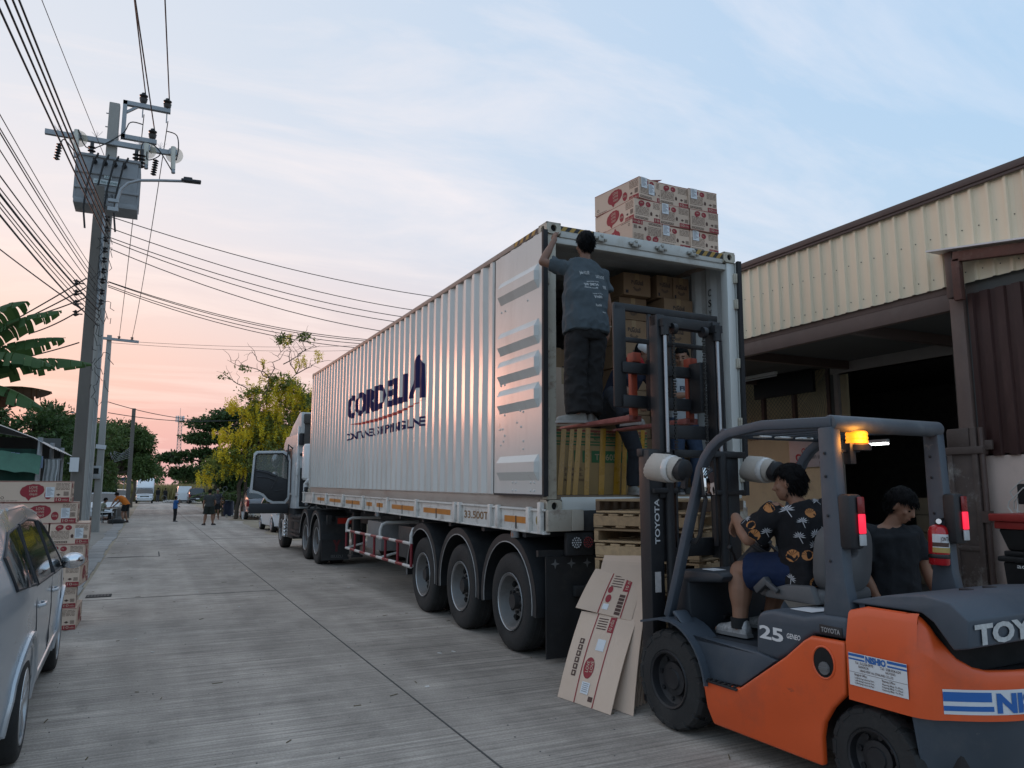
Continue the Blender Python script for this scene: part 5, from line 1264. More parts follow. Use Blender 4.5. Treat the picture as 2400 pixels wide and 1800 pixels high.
# overhead guard
M_G = M_FGR
def beam_path(name, pts, w, h, m=M_G, par=None):
    mb = MB(); rings = []
    pts = [Vector(p) for p in pts]
    for i, p in enumerate(pts):
        d = (pts[min(i+1, len(pts)-1)]-pts[max(i-1, 0)]).normalized()
        x = Vector((1, 0, 0)); z = x.cross(d).normalized()
        rings.append([p+x*(sx*w/2)+z*(sz*h/2) for sx, sz in ((-1, -1), (1, -1), (1, 1), (-1, 1))])
    mb.loft(rings, 0, True); return mb.build(name, m, par or fk, .012, 2)
for s in (-1, 1):
    a = s*.48
    pth = [(a, .12, .74), (a, .02, 1.0), (a, -.12, 1.38), (a, -.24, 1.70)] + [(a, -.24-.30*(1-math.cos(R(t)))-.02*t/15, 1.70+.325*math.sin(R(t))) for t in range(15, 91, 15)] + [(a, -.85, 2.045), (a, -1.38, 2.025)]
    beam_path('guard_rail', pth, .062, .062)
    mb = MB(); mb.loft([[(a-.04, -1.46, .95), (a+.04, -1.46, .95), (a+.04, -1.26, .95), (a-.04, -1.26, .95)], [(a-.04, -1.42, 1.15), (a+.04, -1.42, 1.15), (a+.04, -1.29, 1.15), (a-.04, -1.29, 1.15)], [(a-.038, -1.39, 2.0), (a+.038, -1.39, 2.0), (a+.038, -1.29, 2.0), (a-.038, -1.29, 2.0)]])
    mb.build('rear_post', M_G, fk, .014, 2)
    mb = MB()
    for z in (1.25, 1.5, 1.72, 1.85): mb.ell((a-.043, -1.335, z), (.005, .009, .009), None, 8, 0, 5); mb.ell((a+.03, -1.392, z), (.009, .005, .009), None, 8, 0, 5)
    mb.build('bolt', M_FBK, fk)
mb = MB(); mb.cyl((-.50, -1.36, 2.02), (.50, -1.36, 2.02), .048, None, 16); mb.bx(-.47, .47, -1.38, -1.30, 1.985, 2.055); mb.build('rear_beam', mat('rubbed_grey', (.075, .085, .098), .5, var=.3, scale=3, dirt=(.20, .19, .18), damt=.6, dscale=3), fk, .01)
mb = MB(); mb.cyl((-.46, -.47, 2.02), (.46, -.47, 2.02), .032, None, 12); mb.build('front_beam', M_G, fk)
for k in range(5):
    a = -.32+.16*k; mb = MB(); mb.bx(a-.02, a+.02, -1.34, -.47, 2.0, 2.035); mb.build('roof_bar', M_G, fk, .006)
for k in range(3):
    MB().box((-.25+.2*k, -.62, 1.995), (.12, .06, .012)).build('cab_lamp', M_WHITE, fk, .006)
# beacon
bc = obj('beacon', None, fk, (-.27, -1.36, 1.87))
mb = MB(); mb.lathe([(.0, 0), (.075, 0), (.075, .03), (.06, .04), (0, .04)], (0, 0, 0), (0, 0, 1), 20); mb.bar((0, 0, -.005), (-.2, .04, -.005), .04, .012); mb.build('beacon_base', M_FBK, bc)
mb = MB(); pf = [(.062, .04)]
for i in range(6): pf += [(.062-.004*(i % 2), .05+.011*i)]
pf += [(.05, .112), (0, .115)]
mb.lathe(pf, (0, 0, 0), (0, 0, 1), 24); mb.build('beacon_lens', mat('lit_amber', (.8, .25, .01), .25, emit=(1., .30, .015), estr=1.25), bc)
pl = bpy.data.lights.new('beacon_light', 'POINT'); pl.energy = 2.2; pl.color = (1, .38, .05); pl.shadow_soft_size = .05
plo = bpy.data.objects.new('beacon_light', pl); COL.objects.link(plo); plo.parent = bc; plo.location = (-.04, -.075, .075)
mb = MB(); mb.box((-.07, .0, -.02), (.05, .05, .12)); mb.build('bracket', M_FBK, bc, .006)
# tail lamps
M_RLIT = mat('lit_red', (.55, .01, .03), .3, emit=(1., .02, .06), estr=.85)
for s in (-1, 1):
    tl = obj('tail_lamp', None, fk, (s*.47, -1.44, 1.33))
    mb = MB(); mb.box((.005, 0, .14), (.115, .08, .30)); mb.build('housing', M_FBK, tl, .02)
    mb = MB(); mb.bx(.005, .06, -.052, -.044, .185, .275); mb.build('stop_lens', M_TAIL, tl, .006)
    mb = MB(); mb.bx(.005, .06, -.054, -.044, .075, .182); mb.build('lit_lens', M_RLIT, tl, .006)
    mb = MB(); mb.bx(.005, .06, -.052, -.044, .01, .072); mb.build('clear_lens', M_LENS, tl, .006)
# cowl, dash, column, wheel
mb = MB(); mb.prism([(.16, .62), (.16, 1.02), (.10, 1.07), (-.30, 1.085), (-.36, 1.06), (-.33, 1.02), (.0, .99), (-.02, .64)], -.40, .40, lambda u, v, w: (w, u, v)); mb.build('dashboard', M_FDG, fk, .02)
mb = MB(); mb.bx(-.33, -.22, -.2, -.08, 1.082, 1.086); mb.build('dash_label', M_STICK, fk)
mb = MB(); mb.cyl((-.05, -.10, 1.0), (-.05, -.40, 1.27), .075, .055, 12); mb.build('steering_column', M_FDG, fk)
mb = MB(); c_ = Vector((-.05, -.42, 1.29)); ax = Vector((0, -.55, .84)).normalized(); X = Vector((1, 0, 0)); Y = ax.cross(X)
mb.tube([c_+(X*math.cos(t)+Y*math.sin(t))*.17 for t in np.linspace(0, 2*math.pi, 33)], .014, 8)
for t in (.5, 2.6, 4.7): mb.bar(c_, c_+(X*math.cos(t)+Y*math.sin(t))*.17, .02, .012)
mb.cyl(c_-ax*.03, c_+ax*.01, .04, None, 12); mb.build('steering_wheel', M_FBK, fk)
mb = MB(); mb.tube([(-.20, -.28, 1.13), (-.26, -.32, 1.2), (-.30, -.33, 1.24)], .009, 6); mb.ell((-.305, -.335, 1.25), (.018, .018, .018)); mb.build('lever', M_FBK, fk)
for k in range(3): mb = MB(); mb.tube([(.18+.06*k, -.2, 1.05), (.18+.06*k, -.28, 1.2)], .008, 6); mb.ell((.18+.06*k, -.285, 1.215), (.016, .016, .02)); mb.build('lever', M_FBK, fk)
for k in range(2): MB().box((-.05+.13*k, .0, .72), (.08, .04, .06), (R(35), 0, 0)).build('pedal', M_FBK, fk, .006)
# side screen frame beside the front post
mb = MB(); mb.tube([(-.45, -.05, 1.28), (-.45, -.16, 1.28), (-.45, -.20, 1.33), (-.45, -.27, 1.58), (-.45, -.24, 1.64)], .016, 8); mb.build('grab_bar', M_FBK, fk)
mr_ = obj('mirror', None, fk, (-.47, -.33, 1.70), (R(-4), 0, R(6)))
mb = MB(); mb.box((0, .012, 0), (.115, .02, .20)); mb.build('mirror_shell', M_FBK, mr_, .015)
mb = MB(); mb.box((0, -.0, 0), (.10, .003, .185)); mb.build('mirror_glass', mat('mirror_silver', (.8, .8, .8), .03, 1., var=0, rvar=0), mr_, .001)
mb = MB(); mb.tube([(0, .03, -.08), (.02, .12, -.1), (.02, .14, -.15)], .01, 6); mb.build('mirror_arm', M_FBK, mr_)
# seat
mb = MB(); mb.bx(-.24, .24, -1.02, -.50, .945, 1.035); mb.build('seat_cushion', M_SEAT, fk, .035, 3)
st = MB(); N_ = 20; ro = [(.235*math.cos(t)*(1 if abs(math.sin(t)) < .99 else 1), .22*math.sin(t)) for t in np.linspace(0, 2*math.pi, N_, endpoint=False)]
def sq(x, y, p=.62): return (math.copysign(abs(x)**p, x), math.copysign(abs(y)**p, y))
outer = [sq(math.cos(t), math.sin(t)) for t in np.linspace(0, 2*math.pi, 28, endpoint=False)]
O = [(.225*x, .215*y) for x, y in outer]; I = [(.085*x, .05+.045*y) for x, y in outer]
n = len(O); P = []
for d in (0, .10):
    P += [(x, -.93-d-.10*(z+.2), 1.22+z) for x, z in O]; P += [(x, -.93-d-.10*(z+.2), 1.22+z) for x, z in I]
st.add(P, [(i, (i+1) % n, n+(i+1) % n, n+i) for i in range(n)]+[(2*n+i, 3*n+i, 3*n+(i+1) % n, 2*n+(i+1) % n) for i in range(n)]+[(i, 2*n+i, 2*n+(i+1) % n, (i+1) % n) for i in range(n)]+[(n+i, n+(i+1) % n, 3*n+(i+1) % n, 3*n+i) for i in range(n)])
st.build('seat_back', M_SEAT, fk, .02, 2)
mb = MB(); mb.prism([(-.60, .95), (-.62, 1.0), (-.78, 1.05), (-.98, 1.06), (-1.02, .95)], -.285, -.225, lambda u, v, w: (w, u, v)); mb.build('hip_restraint', M_SEAT, fk, .018)
mb = MB(); mb.bar((-.30, -.56, .99), (-.30, -.66, 1.07), .05, .05); mb.bar((-.30, -.74, 1.0), (-.31, -.64, 1.06), .03, .035); mb.build('belt_buckle', mat('buckle_grey', (.07, .07, .072), .5), fk, .01)
# mast
def rail(name, a0, a1, b0, b1, c0, c1, m=M_FBK): mb = MB(); mb.bx(a0, a1, b0, b1, c0, c1); return mb.build(name, m, fk, .006)
lean = 0
for s in (-1, 1):
    rail('outer_rail', s*.335, s*.46, .33, .46, .08, 1.95)
    rail('inner_rail', s*.255, s*.335, .345, .45, 1.10, 3.03)
    mb = MB(); mb.cyl((s*.275, .325, .15), (s*.275, .325, 1.93), .038, None, 14); mb.build('lift_cylinder', M_FBK, fk)
    mb = MB(); mb.cyl((s*.275, .325, 1.9), (s*.275, .325, 2.88), .017, None, 14); mb.build('piston_rod', M_ROD, fk)
    mb = MB(); mb.cyl((s*.275, .325, 2.86), (s*.275, .325, 2.95), .036, None, 12); mb.bx(s*.235, s*.315, .30, .36, 2.93, 2.99); mb.build('rod_head', M_FBK, fk)
    mb = MB()
    for k in range(48): mb.box((s*.16, .36, 2.92-.022*k), (.030 if k % 2 else .018, .012, .016))
    mb.build('lift_chain', mat('greasy_chain', (.03, .028, .026), .5, .5), fk)
    mb = MB(); mb.cyl((s*.16-.02, .36, 2.93), (s*.16+.02, .36, 2.93), .045, None, 16); mb.build('chain_wheel', M_FBK, fk)
mb = MB(); mb.tube([(.30, .36, 2.86), (.315, .37, 2.5), (.32, .37, 2.0), (.30, .36, 1.5)], .016, 8); mb.tube([(.36, .38, 2.88), (.37, .38, 2.4), (.36, .37, 1.9)], .014, 8); mb.build('hydraulic_hose', M_GASK, fk)
for s in (-1, 1): mb = MB(); mb.bar((s*.20, .34, 1.2), (s*.20, .34, 1.95), .02, .03); mb.build('mast_strut', M_FBK, fk)
rail('outer_top_tie', -.47, .50, .40, .47, 1.90, 1.96); rail('outer_tie', -.44, .44, .43, .48, 1.12, 1.26); rail('outer_tie', -.44, .44, .43, .48, .3, .45)
rail('outer_plate', -.44, -.20, .30, .46, 1.615, 1.655); rail('outer_plate', .20, .50, .30, .46, 1.60, 1.64); rail('outer_plate', .18, .52, .30, .46, 1.90, 1.95)
rail('inner_top_tie', -.335, .335, .36, .44, 2.94, 3.03); rail('inner_tie', -.3, .3, .44, .47, 2.05, 2.16)
mb = MB(); text(mb, 'TOYOTA', (-.375, .328, 1.235), (0, 0, 1), (-1, 0, 0), .045, .34, 0, .02); mb.build('lettering', M_WLET, fk)
mb = MB(); mb.bx(-.43, -.375, .326, .329, .88, 1.03); mb.build('warning_label', mat('label_pinkish', (.55, .50, .48), .6, var=.2, scale=40), fk)
mb = MB(); mb.bx(-.37, -.31, .315, .33, 1.58, 1.66); mb.build('latch', M_FBK, fk, .004)
# carriage, backrest and forks
rail('backrest_side', -.57, -.45, .60, .625, 2.30, 3.14); rail('backrest_side', .44, .55, .60, .625, 2.30, 3.13)
rail('backrest_top', -.56, .55, .60, .64, 3.10, 3.16)
for a in (-.20, .02, .28): rail('backrest_bar', a-.018, a+.018, .605, .635, 2.40, 3.10)
rail('backrest_rail', -.46, .45, .60, .63, 2.84, 2.88)
rail('carriage_bar', -.50, .48, .58, .64, 2.58, 2.67); rail('carriage_bar', -.50, .48, .58, .64, 2.30, 2.40)
for s in (-1, 1): rail('carriage_side', s*.20, s*.26, .46, .60, 2.28, 2.70)
for a in (-.34, .26):
    mb = MB(); mb.bx(a-.032, a+.032, .645, .69, 2.20, 2.74); mb.bx(a-.04, a+.04, .60, .69, 2.68, 2.76); mb.build('fork_shank', M_RORG, fk, .008)
    mb = MB(); mb.prism([(.645, 2.195), (.645, 2.245), (1.70, 2.225), (1.74, 2.215), (1.70, 2.205)], a-.065, a+.065, lambda u, v, w: (w, u, v)); mb.build('fork_blade', M_RFRK, fk, .005)
# work lamps wrapped in ribbed board and tape
for s, yaw in ((-1, 8), (1, 0)):
    wl = obj('work_lamp', None, fk, (s*.47, .0, 1.79), (R(6), 0, R(yaw)))
    mb = MB(); n = 40; 
    rings = []
    for (y, r0) in ((.24, .082), (.23, .10), (.08, .102), (.0, .088), (-.03, .085)):
        rings.append([((r0*(1.03 if j % 2 else .985))*math.cos(2*math.pi*j/n)*.95, y+.02*math.sin(4*math.pi*j/n), (r0*(1.03 if j % 2 else .985))*math.sin(2*math.pi*j/n)) for j in range(n)])
    mb.loft(rings, 0, True); mb.build('board_wrap', mat('ribbed_board', (.43, .39, .34), .8, var=.12, scale=8), wl, ang=60)
    mb = MB(); mb.lathe([(.093, .02), (.10, .03), (.101, .065), (.095, .075)], (0, 0, 0), (0, 1, 0), 24); mb.build('tape_band', mat('clear_tape', (.55, .54, .52), .2, coat=.5), wl)
    mb = MB(); mb.lathe([(.078, -.025), (.078, -.08), (.05, -.10), (0, -.10)], (0, 0, 0), (0, 1, 0), 20); mb.box((0, -.08, -.09), (.03, .04, .08)); mb.build('lamp_shell', M_FBK, wl)
# right guard-post extinguisher
t = thing('fire_extinguisher', 'red fire extinguisher hanging on the right rear guard post', 'extinguisher', (4.38, 3.13, 1.19), (0, R(3), R(-10)))
mb = MB(); mb.lathe([(0, 0), (.052, 0), (.058, .008), (.058, .20), (.05, .225), (.03, .24), (0, .245)], (0, 0, 0), (0, 0, 1), 24); mb.build('cylinder', mat('extinguisher_red', (.42, .008, .012), .25, coat=.5), t)
mb = MB(); lab = MB()
def ela(mbx, a0, a1, z0, z1, r, k):
    for i in range(8):
        x0, x1 = R(a0+(a1-a0)*i/8), R(a0+(a1-a0)*(i+1)/8); mbx.add([(r*math.cos(x0), r*math.sin(x0), z0), (r*math.cos(x1), r*math.sin(x1), z0), (r*math.cos(x1), r*math.sin(x1), z1), (r*math.cos(x0), r*math.sin(x0), z1)], [(0, 1, 2, 3)], k)
ela(lab, 190, 330, .075, .185, .0588, 0); ela(lab, 190, 330, .075, .105, .0592, 1); ela(lab, 190, 290, .11, .135, .0592, 2)
text(lab, 'JONTO', (-.045, -.0596, .145), (1, 0, 0), (0, 0, 1), .025, .075, 2)
lab.build('label', [M_STICK, mat('label_gold', (.40, .28, .08), .5), M_CBRN], t, fix=False)
mb = MB(); mb.cyl((0, 0, .24), (0, 0, .275), .018, None, 10); mb.bar((0, 0, .275), (.06, -.03, .29), .02, .008); mb.tube([(0, 0, .262), (.06, .02, .27), (.075, .02, .2), (.07, .02, .12)], .008, 6); mb.build('valve', M_FBK, t)
mb = MB(); mb.cyl((-.02, -.02, .262), (-.03, -.035, .262), .016, None, 12); mb.build('gauge', M_CHROME, t)
mb = MB(); mb.lathe([(.06, .04), (.062, .045), (.062, .06), (.06, .065)], (0, 0, 0), (0, 0, 1), 20); mb.bar((.05, .04, .05), (.1, .08, .05), .03, .02); mb.build('bracket', M_FBK, t)
# ------------------------------------------------------------------ people
from mathutils.bvhtree import BVHTree
def skin_mat(name, c): return mat(name, c, .5, var=.08, scale=12, spec=.4)
SK1 = skin_mat('skin_tan', (.26, .135, .085)); SK2 = skin_mat('skin_brown', (.19, .095, .06))
M_HAIR = mat('black_hair', (.006, .006, .0065), .75, var=.4, scale=40, stretch=(1, 1, .2), bump=.5, bscale=160, spec=.15)
def cloth(name, c, var=.12, **k): return mat(name, c, .85, var=var, scale=7, bump=.25, bscale=26, spec=.25, **k)
V3 = Vector
def capsule(mb, a, b, ra, rb, bulge=0., n=12):
    a, b = V3(a), V3(b); L = (b-a).length
    pts = []; rs = []
    for t in (-.9, -.6, -.2): pts.append(a+(b-a).normalized()*ra*t); rs.append(ra*math.sqrt(max(.02, 1-t*t)))
    for i in range(7):
        t = i/6; pts.append(a+(b-a)*t); rs.append(ra+(rb-ra)*t+bulge*math.sin(math.pi*min(1, t*1.5)))
    for t in (.2, .6, .9): pts.append(b+(b-a).normalized()*rb*t); rs.append(rb*math.sqrt(max(.02, 1-t*t)))
    mb.tube(pts, rs, n)
def torso_rings(J, lst, grow=0.):
    """lst: (t, half width, half depth) with t metres above the pelvis along the spine"""
    pel, neck = J['pel'], J['neck']; mid = J.get('mid', (pel+neck)/2); L = (mid-pel).length+(neck-mid).length
    sr = (J['shR']-J['shL']).normalized(); hr = (J['hipR']-J['hipL']).normalized()
    def pos(t):
        s = t/L
        return pel*(1-s)**2+mid*2*s*(1-s)+neck*s*s if 0 <= s <= 1 else (pel+(mid-pel).normalized()*t if s < 0 else neck+(neck-mid).normalized()*(t-L))
    R_ = []
    for t, w, d in lst:
        s = min(1, max(0, t/L)); x = (hr*(1-s)+sr*s).normalized(); p = pos(t); tg = (pos(t+.02)-pos(t-.02)).normalized()
        y = x.cross(tg).normalized(); x = tg.cross(y).normalized()
        R_.append([p+x*((w+grow)*math.copysign(abs(math.cos(a))**.8, math.cos(a)))+y*((d+grow)*math.copysign(abs(math.sin(a))**.8, math.sin(a))) for a in np.linspace(0, 2*math.pi, 20, endpoint=False)])
    return R_, L
def hand(mb, wr, d, nrm, curl=25., side=1, k=1., spread=4., thumb=.6):
    """palm and five fingers; d along the fingers, nrm out of the palm, side: which edge the thumb leaves"""
    wr = V3(wr); d = V3(d).normalized(); nrm = (V3(nrm)-d*V3(nrm).dot(d)).normalized(); s = d.cross(nrm).normalized()*side
    M3 = Matrix((s, d, nrm)).transposed()
    mb.ell(wr+d*.045*k, (.040*k, .055*k, .017*k), M3, 12); mb.ell(wr+d*.07*k, (.041*k, .028*k, .015*k), M3, 12)
    mb.ell(wr+d*.035*k+s*.022*k+nrm*.006*k, (.018*k, .035*k, .015*k), M3, 10)
    for i, L in enumerate((.072, .080, .074, .058)):
        off = (.030-.020*i)*k; p = wr+d*(.088-.004*abs(i-1.3))*k+s*off; a = R(curl*.6+3*i); sp = R((1.5-i)*spread)
        dd = (d*math.cos(sp)+s*math.sin(sp)).normalized(); pts = [p-dd*.02*k]; q = p
        for sgm, f in enumerate((.45, .32, .23)):
            v = dd*math.cos(a)+nrm*math.sin(a); pts.append(q); q = q+v*L*f*k; a += R(curl)
        pts.append(q); mb.tube(pts, [.0095*k, .0095*k, .009*k, .0082*k, .0055*k], 8)
    a = R(40); v = (d*math.cos(a)+s*math.sin(a)+nrm*.35).normalized(); p = wr+d*.022*k+s*.028*k
    v2 = (v*.6+d*.5+nrm*thumb*.6).normalized(); mb.tube([p-v*.01, p+v*.032*k, p+v*.032*k+v2*.026*k, p+v*.032*k+v2*.046*k], [.014*k, .012*k, .0105*k, .006*k], 8)
def head_parts(mb, c, f, up, k=1.):
    """skull, jaw, nose, ears; c centre of skull, f face direction"""
    f = V3(f).normalized(); up = (V3(up)-f*V3(up).dot(f)).normalized(); r = f.cross(up).normalized(); M3 = Matrix((r, f, up)).transposed()
    P = lambda x, y, z: c+(r*x+f*y+up*z)*k
    mb.ell(P(0, -.012, .02), (.074*k, .094*k, .095*k), M3, 18, 0, 12)
    mb.ell(P(0, .028, -.035), (.060*k, .060*k, .082*k), M3, 16, 0, 10)
    mb.ell(P(0, .055, -.085), (.030*k, .026*k, .026*k), M3, 10)
    mb.ell(P(0, .05, .035), (.055*k, .034*k, .02*k), M3, 10)
    mb.tube([P(0, .078, .022), P(0, .094, -.01), P(0, .105, -.027), P(0, .088, -.036)], [.010*k, .012*k, .016*k, .012*k], 8)
    mb.ell(P(0, .082, -.058), (.026*k, .011*k, .008*k), M3, 8); mb.ell(P(0, .079, -.07), (.022*k, .011*k, .008*k), M3, 8)
    for s in (-1, 1):
        mb.ell(P(s*.075, -.012, -.012), (.010*k, .019*k, .032*k), M3, 8); mb.ell(P(s*.045, .06, -.022), (.022*k, .018*k, .022*k), M3, 8)
    return P, M3
def hair_mesh(c, f, up, k=1., length=1., seed=0, front=.062, bald=None):
    f = V3(f).normalized(); up = (V3(up)-f*V3(up).dot(f)).normalized(); r = f.cross(up).normalized()
    mb = MB(); n, m = 44, 26; P = []; F = []
    for i in range(m+1):
        t = math.pi*i/m
        for j in range(n):
            a = 2*math.pi*j/n; d = V3((math.sin(t)*math.cos(a), math.sin(t)*math.sin(a), math.cos(t)))
            nz_ = noise.noise(d*3.2+V3((seed, 0, 0)))*.5+noise.noise(d*11+V3((seed, 4, 0)))*.5
            R0 = V3((.082*d.x, .104*d.y-.012, .106*d.z+.024)); k2 = 1.06+.09*nz_
            fr = d.y; low = -.055*length
            hide = (R0.y > .02 and R0.z < front+.018*nz_) or (R0.z < low-.02*nz_) or (abs(R0.x) > .05 and R0.y > -.012 and R0.z < .03)
            if hide: k2 = .80
            P.append(c+(r*R0.x+f*R0.y+up*R0.z)*k*k2)
    for i in range(m):
        for j in range(n): F.append((i*n+j, (i+1)*n+j, (i+1)*n+(j+1) % n, i*n+(j+1) % n))
    mb.add(P, F); return mb
def leaf_mesh(name, C_, D, size, m, asp=.45, jit=.35, rng=None):
    """C_ centres (n,3), D preferred pointing directions (n,3): folded rhombus leaves"""
    n = len(C_); rng = rng or np.random.default_rng(1)
    d = D+rng.normal(0, jit, (n, 3)); d /= np.linalg.norm(d, axis=1, keepdims=True)+1e-9
    r = rng.normal(0, 1, (n, 3)); s = np.cross(d, r); s /= np.linalg.norm(s, axis=1, keepdims=True)+1e-9
    sz = (size*rng.uniform(.6, 1.35, n))[:, None]; nn = np.cross(s, d)
    P = np.stack([C_, C_+d*sz*.45+s*sz*asp*.5+nn*sz*.08, C_+d*sz, C_+d*sz*.45-s*sz*asp*.5+nn*sz*.08], 1).reshape(-1, 3)
    me = bpy.data.meshes.new(name); me.vertices.add(4*n); me.vertices.foreach_set('co', P.ravel())
    me.loops.add(4*n); me.loops.foreach_set('vertex_index', np.arange(4*n)); me.polygons.add(n); me.polygons.foreach_set('loop_start', np.arange(n)*4); me.polygons.foreach_set('loop_total', np.full(n, 4))
    me.update(); me.validate(); me.materials.append(m); return me
def wrinkle(me, amp, sc=(9, 9, 5), seed=0.):
    n = len(me.vertices); co = np.empty(n*3); no = np.empty(n*3)
    me.vertices.foreach_get('co', co); me.vertices.foreach_get('normal', no)
    co = co.reshape(-1, 3); no = no.reshape(-1, 3); out_ = co.copy()
    for i in range(n):
        p = co[i]; q = V3((p[0]*sc[0]+seed, p[1]*sc[1], p[2]*sc[2]))
        v = noise.noise(q)+.5*noise.noise(q*2.3); v = 1-abs(v)*2.2
        out_[i] = p+no[i]*amp*v
    me.vertices.foreach_set('co', out_.ravel()); me.update()
def shoe(par, an, toe, m, m2, k=1.):
    an, toe = V3(an), V3(toe); d = toe-an; d.z = 0; d.normalize(); s = V3((d.y, -d.x, 0)); z0 = an.z-.075*k
    o = obj('shoe', None, par, (an.x, an.y, z0))
    st_ = [(-.075, .030, .05), (-.06, .038, .095), (0, .040, .10), (.06, .043, .075), (.12, .046, .055), (.17, .042, .045), (.195, .025, .03)]
    mb = MB(); rings = []
    for y, w, h in st_:
        rings.append([d*(y*k)+s*(w*k*cx)+V3((0, 0, .018*k+h*k*cz)) for cx, cz in ((-1, 0), (-.95, .5), (-.6, .9), (0, 1), (.6, .9), (.95, .5), (1, 0))])
    mb.loft(rings, 0, True); mb.build('upper', m, o, ang=60)
    mb = MB(); mb.loft([[d*(y*k)+s*((w+.004)*k*cx)+V3((0, 0, zz*k)) for cx, zz in ((-1, .0), (-1, .022), (1, .022), (1, .0))] for y, w, h in [(-.083, .026, 0)]+st_+[(.203, .02, 0)]], 0, True); mb.build('sole', m2, o)
    return o
def person(label, J, fit, vox=.009, group=None, loc=(0, 0, 0), rz=0., k=1.):
    """J: joints; fit: clothing description"""
    J = {a: V3(b) for a, b in J.items()}
    root = thing('person', label, 'person', loc, (0, 0, rz), group)
    up = J.get('hup', V3((0, 0, 1))); f = J['face']
    mb = MB(); tw = fit.get('tw', 1.)
    rings, L = torso_rings(J, [(-.10*k, .10*k, .075*k), (-.06*k, .145*k, .10*k), (.03*k, .155*k, .105*k), (.16*k, .135*k, .095*k), (.30*k, .15*k, .11*k), (.41*k, .165*k, .105*k)])
    n_ = J['neck']; spine = (n_-J['pel']).length
    rs2, _ = torso_rings(J, [(spine*.93, .14*k, .08*k), (spine*1.0, .085*k, .06*k), (spine*1.03, .055*k, .052*k)])
    mb.loft(rings+rs2, 0, True)
    hc = J['head']; capsule(mb, n_-(hc-n_)*.2, hc-V3(up).normalized()*.05*k, .052*k, .05*k)
    P, M3 = head_parts(mb, hc, f, up, k)
    w_ = fit.get('fat', 1.)*k
    for s in 'LR':
        sh, el, wr = J['sh'+s], J['el'+s], J['wr'+s]
        mb.ell(sh, (.058*w_, .058*w_, .058*w_)); capsule(mb, sh, el, .047*w_, .038*w_, .006*w_); capsule(mb, el, wr, .039*w_, .027*w_, .006*w_)
        dv = J.get('hd'+s, wr-el); nv = J.get('hn'+s, (J['pel']-wr))
        hand(mb, wr, dv, nv, fit.get('curl'+s, 22), -1 if s == 'L' else 1, .98*k, thumb=fit.get('thumb', .6))
        hp, kn, an = J['hip'+s], J['kn'+s], J['an'+s]
        capsule(mb, hp, kn, .082*w_, .055*w_, .004); capsule(mb, kn, an, .056*w_, .038*w_, .014*w_)
        toe = J['to'+s]; mb.tube([an+(an-toe).normalized()*.03*k-V3((0, 0, .03*k)), an-V3((0, 0, .035*k)), an+(toe-an)*.6-V3((0, 0, .012*k)), toe], [.03*k, .038*k, .035*k, .022*k], 10)
    body = obj('body', remesh(mb, vox, 5, .5), root); body.data.materials.append(fit['skin'])
    # clothing
    tops = fit.get('top')
    if tops:
        mb = MB(); hem = fit.get('hem', -.06)*k; g = fit.get('loose', .02)*k
        rg, _ = torso_rings(J, [(hem, .155*k*tw+g, .112*k*tw+g), (hem+.08*k, .157*k*tw+g, .112*k*tw+g*.9), (.16*k, .145*k*tw+g, .104*k*tw+g*.9), (.30*k, .155*k*tw+g, .115*k*tw+g*.7), (.42*k, .168*k*tw+g*.6, .108*k+g*.5), (spine*.93, .150*k*tw+g*.4, .085*k+g*.4), (spine*.985, .095*k+g*.3, .066*k+g*.3), (spine*1.005, .066*k, .058*k)])
        mb.loft(rg, 0, True)
        for s in 'LR':
            sh, el, wr = J['sh'+s], J['el'+s], J['wr'+s]; q = fit.get('sleeve', .62)
            mb.ell(sh, (.068*k, .068*k, .066*k))
            if q <= 0: continue
            e = sh+(el-sh)*min(q, 1)
            mb.tube([sh-(el-sh)*.1, sh+(e-sh)*.35, sh+(e-sh)*.75, e], [.064*w_, .066*w_, (.058 + .4*g)*w_, (.056+.6*g)*w_], 14)
            if q > 1: capsule(mb, el, el+(wr-el)*(q-1), .052*w_, .042*w_)
        me = remesh(mb, vox*.95, 5, .5); wrinkle(me, fit.get('wr', .006)*k, (8, 8, 5), len(label))
        so_ = obj('shirt', me, root); me.materials.append(tops)
    bot = fit.get('bottom')
    if bot:
        mb = MB(); g = fit.get('bloose', .014)*k
        rg, _ = torso_rings(J, [(-.11*k, .12*k+g, .09*k+g), (-.06*k, .152*k+g, .108*k+g), (.02*k, .158*k+g, .108*k+g), (.10*k, .146*k+g, .10*k+g)])
        mb.loft(rg, 0, True); q = fit.get('leg', 1.95)
        for s in 'LR':
            hp, kn, an = J['hip'+s], J['kn'+s], J['an'+s]; fl_ = fit.get('flare', 0.)
            if q <= 1:
                e = hp+(kn-hp)*q; mb.tube([hp-(kn-hp)*.12, hp, hp+(e-hp)*.5, e], [.07*w_, (.088*w_+g), (.085*w_+g), (.078*w_+g+fl_)], 16)
            else:
                e = kn+(an-kn)*(q-1); mb.tube([hp-(kn-hp)*.12, hp, hp+(kn-hp)*.5, kn, kn+(e-kn)*.5, e], [.07*w_, .088*w_+g, .078*w_+g, .064*w_+g+fl_*.3, .062*w_+g+fl_*.7, .055*w_+g+fl_], 16)
        me = remesh(mb, vox, 5, .5); wrinkle(me, fit.get('wrb', .006)*k, (7, 7, 7), 3+len(label))
        obj('trousers' if q > 1 else 'shorts', me, root); me.materials.append(bot)
